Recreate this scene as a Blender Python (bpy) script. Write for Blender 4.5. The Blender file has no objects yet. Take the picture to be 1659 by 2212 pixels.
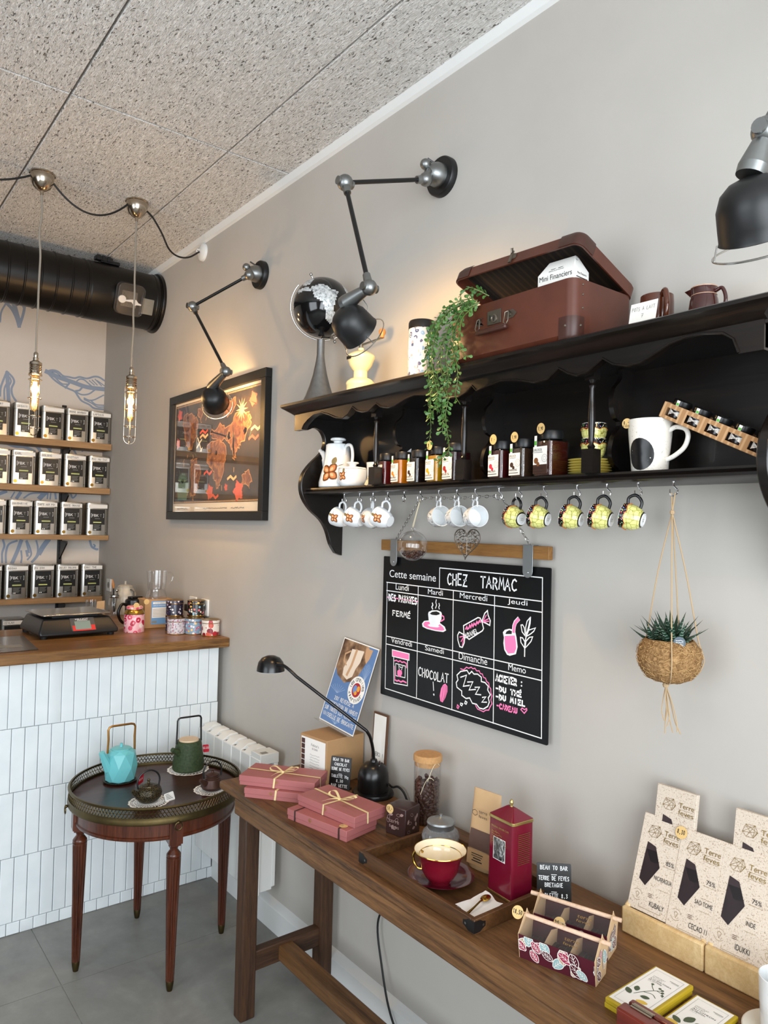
import bpy, bmesh, math, random
from mathutils import Vector as V, Matrix as MX
random.seed(7)
R = math.radians; PI = math.pi
S = bpy.context.scene; C = S.collection

# ---------------- camera, exposure, sky, daylight ----------------
cd = bpy.data.cameras.new('camera'); cam = bpy.data.objects.new('camera', cd); C.objects.link(cam)
cd.sensor_fit = 'AUTO'; cd.sensor_width = 36; cd.lens = 25.796; cd.clip_start = .05
def aim(yaw, pitch, roll):
    cy, sy, cp, sp, cr, sr = math.cos(yaw), math.sin(yaw), math.cos(pitch), math.sin(pitch), math.cos(roll), math.sin(roll)
    f = V((sy*cp, cy*cp, sp)); r = V((cy, -sy, 0)); u = r.cross(f)
    return (cr*r + sr*u), (-sr*r + cr*u), f
_r, _u, _f = aim(R(38.069), R(1.345), R(1.4235))
mw = MX(((_r.x, _u.x, -_f.x, -1.53), (_r.y, _u.y, -_f.y, 0), (_r.z, _u.z, -_f.z, 1.6), (0, 0, 0, 1)))
cam.matrix_world = mw; S.camera = cam
S.view_settings.view_transform = 'Standard'; S.view_settings.look = 'None'
S.view_settings.gamma = 1; S.view_settings.use_curve_mapping = False
S.view_settings.exposure = 0.13
w = bpy.data.worlds.new('sky'); S.world = w; w.use_nodes = True
w.node_tree.nodes['Background'].inputs[0].default_value = (.78, .86, 1, 1)
w.node_tree.nodes['Background'].inputs[1].default_value = 1.0
def area(name, loc, look, sx, sy, power, col):
    l = bpy.data.lights.new(name, 'AREA'); l.shape = 'RECTANGLE'; l.size = sx; l.size_y = sy; l.energy = power; l.color = col
    o = bpy.data.objects.new(name, l); C.objects.link(o); o.location = loc
    o.rotation_euler = (V(look) - V(loc)).to_track_quat('-Z', 'Y').to_euler(); return o
# daylight through the shop front (behind the camera) and the side window opposite the wall
area('shop_window_daylight', (-2.0, -1.75, 1.65), (-1.7, 3, 3.6), 3.2, 2.3, 160, (.88, .95, 1))
area('side_window_daylight', (-4.05, .7, 1.7), (0, .9, 2.4), 2.2, 2.0, 52, (.88, .95, 1))
def point(name, loc, power, col, rad=.02):
    l = bpy.data.lights.new(name, 'POINT'); l.energy = power; l.color = col; l.shadow_soft_size = rad
    o = bpy.data.objects.new(name, l); C.objects.link(o); o.location = loc; return o
def spot(name, loc, d, power, col, ang=130, blend=.5, rad=.02):
    l = bpy.data.lights.new(name, 'SPOT'); l.energy = power; l.color = col; l.spot_size = R(ang); l.spot_blend = blend; l.shadow_soft_size = rad
    o = bpy.data.objects.new(name, l); C.objects.link(o); o.location = loc
    o.rotation_euler = V(d).to_track_quat('-Z', 'Y').to_euler(); return o
WARM = (1, .62, .26)

# ---------------- materials ----------------
def lin(c):
    if isinstance(c, str): c = tuple(int(c[i:i+2], 16) for i in (0, 2, 4))
    def g(x):
        x /= 255; return x/12.92 if x <= .04045 else ((x+.055)/1.055)**2.4
    return (g(c[0]), g(c[1]), g(c[2]), 1)
MT = {}
class NT:
    """small helper around a material's node tree"""
    def __init__(s, name, rough=.5, metal=0, spec=.5, coat=0):
        s.m = bpy.data.materials.new(name); s.m.use_nodes = True; s.t = s.m.node_tree; s.n = s.t.nodes
        s.b = s.n['Principled BSDF']; MT[name] = s.m
        s.b.inputs['Roughness'].default_value = rough; s.b.inputs['Metallic'].default_value = metal
        s.b.inputs['Specular IOR Level'].default_value = spec; s.b.inputs['Coat Weight'].default_value = coat
        s.b.inputs['Coat Roughness'].default_value = .06
    def add(s, typ, **kw):
        nd = s.n.new(typ)
        for k, v in kw.items():
            if k[0] == 'i' and k[1:].isdigit(): s.inp(nd, int(k[1:]), v)
            else: setattr(nd, k, v)
        return nd
    def inp(s, nd, i, v):
        if isinstance(v, bpy.types.NodeSocket): s.t.links.new(v, nd.inputs[i])
        else: nd.inputs[i].default_value = v
    def co(s, scale=(1, 1, 1), rot=(0, 0, 0), loc=(0, 0, 0)):
        tc = s.add('ShaderNodeTexCoord'); mp = s.add('ShaderNodeMapping'); s.t.links.new(tc.outputs['Object'], mp.inputs[0])
        mp.inputs['Scale'].default_value = scale; mp.inputs['Rotation'].default_value = rot; mp.inputs['Location'].default_value = loc
        return mp.outputs[0]
    def noise(s, vec, scale, detail=3, rough=.55, dist=0):
        nd = s.add('ShaderNodeTexNoise'); s.inp(nd, 'Vector', vec); s.inp(nd, 'Scale', scale); s.inp(nd, 'Detail', detail); s.inp(nd, 'Roughness', rough); s.inp(nd, 'Distortion', dist)
        return nd.outputs[0]
    def voro(s, vec, scale, feature='F1', out='Distance', rnd=1):
        nd = s.add('ShaderNodeTexVoronoi', feature=feature); s.inp(nd, 'Vector', vec); s.inp(nd, 'Scale', scale); s.inp(nd, 'Randomness', rnd)
        return nd.outputs[out]
    def ramp(s, fac, stops, interp='LINEAR'):
        nd = s.add('ShaderNodeValToRGB'); nd.color_ramp.interpolation = interp; e = nd.color_ramp.elements
        while len(e) < len(stops): e.new(.5)
        for i, (p, c) in enumerate(stops): e[i].position = p; e[i].color = lin(c)
        s.t.links.new(fac, nd.inputs[0]); return nd.outputs[0]
    def mix(s, fac, a, b, mode='MIX'):
        nd = s.add('ShaderNodeMix', data_type='RGBA', blend_type=mode)
        s.inp(nd, 0, fac); s.inp(nd, 6, a); s.inp(nd, 7, b); return nd.outputs[2]
    def math(s, op, a, b=0.):
        nd = s.add('ShaderNodeMath', operation=op); s.inp(nd, 0, a); s.inp(nd, 1, b); return nd.outputs[0]
    def col(s, c):
        if isinstance(c, (str, tuple)): s.b.inputs['Base Color'].default_value = lin(c)
        else: s.t.links.new(c, s.b.inputs['Base Color'])
        return s
    def bump(s, h, strength=.3, dist=.002):
        nd = s.add('ShaderNodeBump'); nd.inputs['Strength'].default_value = strength; nd.inputs['Distance'].default_value = dist
        s.t.links.new(h, nd.inputs['Height']); s.t.links.new(nd.outputs[0], s.b.inputs['Normal']); return s
def mat(name, c, rough=.5, metal=0, spec=.5, coat=0, var=0, vs=40, bump=0, bs=150):
    if name in MT: return MT[name]
    k = NT(name, rough, metal, spec, coat); k.col(c)
    if var or bump:
        p = k.co()
        if var:
            a = lin(c); d = tuple(x*(1-var) for x in a[:3])+(1,)
            k.t.links.new(k.mix(k.noise(p, vs, 4), d, tuple(min(1, x*(1+var)) for x in a[:3])+(1,)), k.b.inputs['Base Color'])
        if bump: k.bump(k.noise(p, bs, 3), bump, .001)
    return k.m
def wood(name, c1, c2, axis=1, scale=9, rough=.45, coat=0, c3=None, knots=.35):
    k = NT(name, rough, 0, .4, coat); sc = [1., 1., 1.]; sc[axis] = .07
    p = k.co(tuple(sc)); n1 = k.noise(p, scale*4, 6, .6, 1.2); n2 = k.noise(p, scale*22, 3, .6)
    sc2 = [1., 1., 1.]; sc2[axis] = .35; n3 = k.noise(k.co(tuple(sc2)), scale*.6, 2)
    n4 = k.noise(p, scale*60, 2, .7); h = k.math('ADD', k.math('ADD', k.math('MULTIPLY', n1, .5), k.math('MULTIPLY', n2, .28)), k.math('MULTIPLY', n4, .22))
    c = k.ramp(h, [(.38, c1), (.62, c2)])
    c = k.mix(k.ramp(n3, [(.38, '000000'), (.66, 'bbbbbb')]), c, lin(c3 or c1)) if knots else c
    k.col(c); k.bump(h, .5, .0012); return k.m
def glass(name, tint=(1, 1, 1, 1), rough=0, gl=.12, fr=.45):
    """thin clear glass: see-through with a fresnel sheen"""
    k = NT(name); tr = k.add('ShaderNodeBsdfTransparent'); tr.inputs[0].default_value = tint
    gs = k.add('ShaderNodeBsdfGlossy'); gs.inputs['Roughness'].default_value = rough+.02
    lw = k.add('ShaderNodeLayerWeight'); lw.inputs[0].default_value = .35
    f = k.math('ADD', k.math('MULTIPLY', lw.outputs['Facing'], fr), gl*.5)
    mx = k.add('ShaderNodeMixShader'); k.t.links.new(f, mx.inputs[0]); k.t.links.new(tr.outputs[0], mx.inputs[1]); k.t.links.new(gs.outputs[0], mx.inputs[2])
    k.t.links.new(mx.outputs[0], k.n['Material Output'].inputs[0]); return k.m
def emit(name, c, st):
    k = NT(name); k.b.inputs['Emission Color'].default_value = lin(c); k.b.inputs['Emission Strength'].default_value = st; k.col(c); return k.m
def spots(name, base, cols, scale, size=.35, rough=.3, metal=0, edge=None):
    """printed flowers: coloured blobs in random cells on a ground colour"""
    k = NT(name, rough, metal, .5, .3); p = k.co(); d = k.voro(p, scale); cc = k.voro(p, scale, out='Color')
    sp = k.add('ShaderNodeSeparateColor'); k.t.links.new(cc, sp.inputs[0])
    n = len(cols); rc = k.ramp(sp.outputs[0], [(i/n, c) for i, c in enumerate(cols)], 'CONSTANT')
    wob = k.math('ADD', d, k.math('MULTIPLY', k.math('SUBTRACT', k.noise(p, scale*4, 2), .5), .25))
    m = k.math('LESS_THAN', wob, size); c = k.mix(m, lin(base), rc)
    if edge: c = k.mix(k.math('LESS_THAN', wob, size*.35), c, lin(edge))
    k.col(c); return k.m

# ---------------- mesh builder ----------------
FONT = None; _tc = {}
def glyphs(t):
    if t in _tc: return _tc[t]
    cu = bpy.data.curves.new('t', 'FONT'); cu.body = t; cu.size = 1; o = bpy.data.objects.new('t', cu)
    me = bpy.data.meshes.new_from_object(o)
    vs = [tuple(v.co) for v in me.vertices]; fs = [tuple(p.vertices) for p in me.polygons]
    bpy.data.objects.remove(o); bpy.data.curves.remove(cu); bpy.data.meshes.remove(me)
    xs = [v[0] for v in vs] or [0]; ys = [v[1] for v in vs] or [0]
    _tc[t] = (vs, fs, min(xs), max(xs), min(ys), max(ys)); return _tc[t]
HF = {  # single-stroke hand lettering on a 1 x 1 cell
 'A': ['0,0 .45,1 .9,0', '.2,.38 .72,.38'], 'B': ['.1,0 .1,1 .6,.95 .7,.75 .55,.55 .1,.52', '.55,.55 .8,.4 .75,.12 .5,0 .1,0'],
 'C': ['.85,.85 .6,1 .3,.9 .08,.55 .2,.15 .5,0 .88,.12'], 'D': ['.1,0 .1,1 .55,.9 .85,.5 .6,.1 .1,0'],
 'E': ['.8,1 .12,1 .12,0 .85,0', '.12,.52 .65,.52'], 'F': ['.85,1 .12,1 .12,0', '.12,.52 .65,.52'], 'G': ['.85,.85 .55,1 .15,.75 .1,.3 .45,0 .85,.15 .85,.45 .55,.45'],
 'H': ['.1,0 .1,1', '.85,0 .85,1', '.1,.5 .85,.5'], 'I': ['.45,0 .45,1'], 'J': ['.7,1 .7,.2 .45,0 .15,.15'], 'K': ['.1,0 .1,1', '.85,1 .12,.45 .88,0'],
 'L': ['.15,1 .12,0 .85,0'], 'M': ['.05,0 .2,1 .5,.35 .8,1 .95,0'], 'N': ['.1,0 .1,1 .82,0 .82,1'], 'O': ['.5,1 .15,.8 .1,.3 .45,0 .82,.2 .85,.75 .5,1'],
 'P': ['.12,0 .12,1 .65,.95 .8,.72 .6,.5 .12,.45'], 'R': ['.12,0 .12,1 .65,.95 .78,.72 .55,.5 .12,.46', '.4,.48 .85,0'], 'S': ['.8,.88 .5,1 .2,.85 .25,.6 .7,.42 .8,.18 .5,0 .12,.1'],
 'T': ['.02,1 .9,1', '.46,1 .46,0'], 'U': ['.1,1 .12,.2 .45,0 .8,.2 .82,1'], 'V': ['.05,1 .45,0 .88,1'], 'W': ['.02,1 .22,0 .48,.65 .72,0 .95,1'], 'X': ['.1,0 .85,1', '.1,1 .85,0'],
 'Y': ['.05,1 .45,.5 .88,1', '.45,.5 .42,0'], 'Z': ['.1,1 .85,1 .12,0 .9,0', '.25,.52 .7,.52'], '-': ['.2,.5 .75,.5'], '!': ['.4,1 .4,.3', '.4,.08 .42,0'], '.': ['.4,.05 .45,0'], ',': ['.5,.1 .35,-.15'],
 ':': ['.4,.75 .45,.7', '.4,.2 .45,.15'], '/': ['.1,0 .8,1'], '0': ['.5,1 .15,.7 .2,.2 .5,0 .8,.3 .78,.8 .5,1'], '1': ['.2,.75 .5,1 .5,0'], '2': ['.15,.8 .45,1 .78,.75 .12,0 .85,0'],
 '3': ['.15,.9 .6,1 .72,.75 .4,.52 .78,.28 .5,0 .12,.1'], '4': ['.65,0 .65,1 .1,.3 .9,.3'], '5': ['.8,1 .2,1 .2,.55 .65,.55 .75,.2 .4,0 .12,.1'], '6': ['.7,.95 .25,.6 .15,.2 .5,0 .8,.25 .5,.5 .2,.3'],
 '7': ['.1,1 .82,1 .4,0', '.25,.5 .75,.5'], '8': ['.5,.52 .2,.75 .5,1 .78,.75 .5,.52 .15,.25 .5,0 .82,.25 .5,.52'], '9': ['.8,.65 .5,.5 .2,.75 .5,1 .8,.8 .75,.3 .4,0'], 'a': ['.75,.55 .4,.6 .12,.3 .4,0 .75,.2 .75,.6 .78,0'],
 'e': ['.12,.32 .8,.34 .65,.6 .3,.58 .12,.3 .4,0 .8,.1'], 'f': ['.75,.95 .5,1 .35,.8 .35,0', '.1,.6 .7,.6'], 'r': ['.2,.6 .2,0', '.2,.4 .5,.62 .75,.55'], 's': ['.7,.55 .35,.6 .25,.42 .7,.25 .5,0 .2,.05'],
 'v': ['.1,.6 .45,0 .8,.6'], 'd': ['.75,1 .75,0', '.75,.5 .4,.6 .12,.3 .4,0 .75,.15'], 'g': ['.75,.6 .75,-.25 .3,-.25', '.75,.5 .4,.6 .12,.3 .4,.02 .75,.2'], '%': ['.1,0 .85,1', '.2,.9 .22,.8', '.75,.2 .77,.1'],
}
class G:
    def __init__(s): s.v = []; s.f = []; s.mi = []; s.k = 0; s.M = MX.Identity(4)
    def at(s, M=None): s.M = M or MX.Identity(4); return s
    def use(s, k): s.k = k; return s
    def add(s, vs, fs):
        b = len(s.v)
        for v in vs: s.v.append(tuple(s.M @ V((v[0], v[1], v[2] if len(v) > 2 else 0))))
        for f in fs: s.f.append(tuple(b+i for i in f)); s.mi.append(s.k)
        return s
    def box(s, x0, x1, y0, y1, z0, z1):
        return s.add([(x0,y0,z0),(x1,y0,z0),(x1,y1,z0),(x0,y1,z0),(x0,y0,z1),(x1,y0,z1),(x1,y1,z1),(x0,y1,z1)],
                     [(3,2,1,0),(4,5,6,7),(0,1,5,4),(1,2,6,5),(2,3,7,6),(3,0,4,7)])
    def frame_between(s, p0, p1):
        p0, p1 = V(p0), V(p1); d = p1-p0; z = d.normalized(); a = V((0,0,1)) if abs(z.z) < .95 else V((1,0,0))
        x = a.cross(z).normalized(); y = z.cross(x); return x, y, z, d.length
    def bar(s, p0, p1, w, h=None):
        """rectangular bar between two points"""
        h = h or w; x, y, z, L = s.frame_between(p0, p1); p0, p1 = V(p0), V(p1); vs = []
        for p in (p0, p1):
            for a, b in ((-1,-1),(1,-1),(1,1),(-1,1)): vs.append(p+x*a*w/2+y*b*h/2)
        return s.add(vs, [(3,2,1,0),(4,5,6,7),(0,1,5,4),(1,2,6,5),(2,3,7,6),(3,0,4,7)])
    def cyl(s, p0, p1, r0, r1=None, n=20, cap=True):
        r1 = r0 if r1 is None else r1; x, y, z, L = s.frame_between(p0, p1); vs = []
        for p, r in ((V(p0), r0), (V(p1), r1)):
            for i in range(n): a = 2*PI*i/n; vs.append(p+(x*math.cos(a)+y*math.sin(a))*r)
        fs = [(i, (i+1) % n, n+(i+1) % n, n+i) for i in range(n)]
        if cap: fs += [tuple(range(n-1, -1, -1)), tuple(range(n, 2*n))]
        return s.add(vs, fs)
    def lathe(s, prof, n=32, c=(0, 0, 0), a0=0, sq=None):
        """revolve (r, z) pairs about the z axis; ends with r>0 are left open unless a 0-radius point closes them"""
        vs = []; rings = []
        for r, z in prof:
            if r < 1e-6: rings.append([len(vs)]); vs.append((c[0], c[1], c[2]+z))
            else:
                rings.append(list(range(len(vs), len(vs)+n)))
                for i in range(n):
                    a = a0+2*PI*i/n; vs.append((c[0]+r*math.cos(a), c[1]+r*math.sin(a)*(sq or 1), c[2]+z))
        fs = []
        for A, B in zip(rings, rings[1:]):
            for i in range(n):
                j = (i+1) % n
                if len(A) == 1 and len(B) == 1: break
                if len(A) == 1: fs.append((A[0], B[j], B[i]))
                elif len(B) == 1: fs.append((A[i], A[j], B[0]))
                else: fs.append((A[i], A[j], B[j], B[i]))
        return s.add(vs, fs)
    def ball(s, c, r, n=16, sc=(1, 1, 1)):
        m = n//2; vs = [(c[0], c[1], c[2]-r*sc[2])]; 
        for k in range(1, m):
            t = -PI/2+PI*k/m
            for i in range(n): a = 2*PI*i/n; vs.append((c[0]+r*sc[0]*math.cos(t)*math.cos(a), c[1]+r*sc[1]*math.cos(t)*math.sin(a), c[2]+r*sc[2]*math.sin(t)))
        vs.append((c[0], c[1], c[2]+r*sc[2])); L = len(vs)-1; fs = []
        for i in range(n): fs.append((0, 1+(i+1) % n, 1+i)); fs.append((L, L-n+i, L-n+(i+1) % n))
        for k in range(m-2):
            for i in range(n): a = 1+k*n; fs.append((a+i, a+(i+1) % n, a+n+(i+1) % n, a+n+i))
        return s.add(vs, fs)
    def tube(s, pts, r, n=8, closed=False, cap=True):
        pts = [V(p) for p in pts]; L = len(pts); rr = r if isinstance(r, (list, tuple)) else [r]*L; vs = []; ref = None
        for i, p in enumerate(pts):
            a = pts[(i-1) % L] if (closed or i > 0) else p; b = pts[(i+1) % L] if (closed or i < L-1) else p
            t = (b-a); t = t.normalized() if t.length > 1e-9 else V((0, 0, 1))
            if ref is None: ref = V((0,0,1)) if abs(t.z) < .9 else V((1,0,0))
            x = ref-t*ref.dot(t); x = x.normalized() if x.length > 1e-6 else t.orthogonal().normalized(); ref = x; y = t.cross(x)
            for k in range(n): q = 2*PI*k/n; vs.append(p+(x*math.cos(q)+y*math.sin(q))*rr[i])
        fs = []
        for i in range(L if closed else L-1):
            j = (i+1) % L
            for k in range(n): fs.append((i*n+k, i*n+(k+1) % n, j*n+(k+1) % n, j*n+k))
        if cap and not closed: fs += [tuple(range(n-1, -1, -1)), tuple(range((L-1)*n, L*n))]
        return s.add(vs, fs)
    def prism(s, poly, t, z0=0):
        n = len(poly); vs = [(x, y, z0) for x, y in poly]+[(x, y, z0+t) for x, y in poly]
        ar = sum(poly[i][0]*poly[(i+1) % n][1]-poly[(i+1) % n][0]*poly[i][1] for i in range(n))
        if (ar < 0) != (t < 0): vs = [(x, y, z0) for x, y in poly[::-1]]+[(x, y, z0+t) for x, y in poly[::-1]]
        return s.add(vs, [tuple(range(n-1, -1, -1)), tuple(range(n, 2*n))]+[(i, (i+1) % n, n+(i+1) % n, n+i) for i in range(n)])
    def flat(s, poly, z=0):
        n = len(poly); ar = sum(poly[i][0]*poly[(i+1) % n][1]-poly[(i+1) % n][0]*poly[i][1] for i in range(n))
        if ar < 0: poly = poly[::-1]
        return s.add([(x, y, z) for x, y in poly], [tuple(range(n))])
    def rect(s, x0, x1, y0, y1, z=0): return s.flat([(x0, y0), (x1, y0), (x1, y1), (x0, y1)], z)
    def disc(s, x, y, r, z=0, n=20, ry=None): return s.flat([(x+r*math.cos(2*PI*i/n), y+(ry or r)*math.sin(2*PI*i/n)) for i in range(n)], z)
    def stroke(s, pts, w, z=0, closed=False):
        P = [V(p[:2]) for p in pts]; n = len(P); Lf = []; Rt = []
        for i in range(n):
            a = P[i-1] if (closed or i) else P[i]; b = P[(i+1) % n] if (closed or i < n-1) else P[i]
            d1 = (P[i]-a); d2 = (b-P[i]); d1 = d1.normalized() if d1.length > 1e-9 else d2.normalized(); d2 = d2.normalized() if d2.length > 1e-9 else d1
            t = d1+d2; t = t.normalized() if t.length > .3 else d1
            nn = V((-t.y, t.x)); k = w/2/max(.55, nn.dot(V((-d1.y, d1.x))))
            e = V((0, 0))
            if not closed and i == 0: e = -d1*w*.35
            if not closed and i == n-1: e = d2*w*.35
            Lf.append(P[i]+nn*k+e); Rt.append(P[i]-nn*k+e)
        vs = [(p.x, p.y, z) for p in Lf]+[(p.x, p.y, z) for p in Rt]
        return s.add(vs, [(n+i, n+(i+1) % n, (i+1) % n, i) for i in range(n if closed else n-1)])
    def text(s, t, x, y, h=None, w=None, z=0, al='l'):
        """printed lettering: h = height of the ink, w = width of the ink"""
        vs, fs, x0, x1, y0, y1 = glyphs(t)
        if not fs: return s
        sy = h/(y1-y0) if h else w/(x1-x0); sx = w/(x1-x0) if w else sy
        W = (x1-x0)*sx; ox = x-(W/2 if al == 'c' else W if al == 'r' else 0)
        yb = 0 if al != 'm' else 0
        return s.add([(ox+(v[0]-x0)*sx, y+(v[1]-y0)*sy, z) for v in vs], fs)
    def hand(s, t, x, y, h, w, lw, z=0, jit=.06):
        rnd = random.Random(len(t)*31+int(abs(x)*1e4) % 97); cw = w/max(1, len(t))
        for i, ch in enumerate(t):
            acc = ch in '\u00c9\u00e8\u00ea\u00e9'; c0 = {'\u00c9': 'E', '\u00ea': 'e', '\u00e9': 'e', '\u00e8': 'e'}.get(ch, ch)
            dy = rnd.uniform(-jit, jit)*h
            for st in HF.get(c0, HF.get(c0.upper(), [])) + (['.4,1.15 .7,1.4'] if acc else []):
                pts = [tuple(map(float, q.split(','))) for q in st.split()]
                s.stroke([(x+(i+p[0]*.88)*cw, y+dy+p[1]*h) for p in pts], lw, z)
        return s
    def scribble(s, x, y, w, h, lw, z=0, n=12):
        rnd = random.Random(int(x*9e3+y*7e3)); pts = [(x+w*i/n, y+h*(rnd.random() if i % 2 else rnd.random()*.5)) for i in range(n+1)]
        return s.stroke(pts, lw, z)
    def build(s, name, mats, parent=None, angle=40, bevel=0, seg=2, sub=0, kind=None):
        me = bpy.data.meshes.new(name); me.from_pydata(s.v, [], s.f)
        mats = mats if isinstance(mats, (list, tuple)) else [mats]
        for m in mats: me.materials.append(MT[m] if isinstance(m, str) else m)
        me.polygons.foreach_set('material_index', s.mi); me.polygons.foreach_set('use_smooth', [angle > 0]*len(s.f)); me.update()
        if angle > 0: me.set_sharp_from_angle(angle=R(angle))
        o = bpy.data.objects.new(name, me); C.objects.link(o)
        if parent: o.parent = parent
        if bevel:
            md = o.modifiers.new('bevel', 'BEVEL'); md.width = bevel; md.segments = seg; md.limit_method = 'ANGLE'; md.angle_limit = R(40); md.use_clamp_overlap = True
        if kind: o['kind'] = kind
        return o
def thing(name, label, cat, loc=(0, 0, 0), rz=0, group=None):
    o = bpy.data.objects.new(name, None); C.objects.link(o); o.location = loc; o.rotation_euler = (0, 0, rz); o.empty_display_size = .03
    o['label'] = label; o['category'] = cat
    if group: o['group'] = group
    return o
def tag(o, label, cat, group=None):
    o['label'] = label; o['category'] = cat
    if group: o['group'] = group
    return o
def dup(root, loc, rz=None, label=None):
    r = root.copy(); C.objects.link(r); r.location = loc
    if rz is not None: r.rotation_euler = (0, 0, rz)
    if label: r['label'] = label
    for ch in list(root.children):
        c = ch.copy(); C.objects.link(c); c.parent = r
        for g in list(ch.children):
            d = g.copy(); C.objects.link(d); d.parent = c
    return r
def basis(o, x, y, z):
    """matrix with origin o and columns x, y, z"""
    return MX(((x[0], y[0], z[0], o[0]), (x[1], y[1], z[1], o[1]), (x[2], y[2], z[2], o[2]), (0, 0, 0, 1)))
def FRONT(x=0, y=0, z=0): return basis((x, y, z), (1, 0, 0), (0, 0, 1), (0, -1, 0))   # drawing plane facing local -y
def SIDE(x=0, y=0, z=0): return basis((x, y, z), (0, 1, 0), (0, 0, 1), (1, 0, 0))      # drawing plane facing local +x
def WALL(y, z, x=0): return basis((x, y, z), (0, -1, 0), (0, 0, 1), (-1, 0, 0))         # drawing plane on the right wall
def arc(cx, cy, r, a0, a1, n=12): return [(cx+r*math.cos(R(a0+(a1-a0)*i/n)), cy+r*math.sin(R(a0+(a1-a0)*i/n))) for i in range(n+1)]
def rrect(w, d, r, n=5):
    o = []
    for cx, cy, a in ((w/2-r, d/2-r, 0), (-w/2+r, d/2-r, 90), (-w/2+r, -d/2+r, 180), (w/2-r, -d/2+r, 270)): o += arc(cx, cy, r, a, a+90, n)
    return o
def bez(pts, n=8):
    """smooth curve through points (Catmull-Rom)"""
    P = [V(p) for p in pts]; P = [P[0]*2-P[1]]+P+[P[-1]*2-P[-2]]; o = []
    for i in range(1, len(P)-2):
        for k in range(n):
            t = k/n; a, b, c, d = P[i-1], P[i], P[i+1], P[i+2]
            o.append(.5*((2*b)+(c-a)*t+(2*a-5*b+4*c-d)*t*t+(3*b-a-3*c+d)*t**3))
    return o+[P[-2]]
NEG = -PI/2    # things that face the room from the right wall
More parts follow.
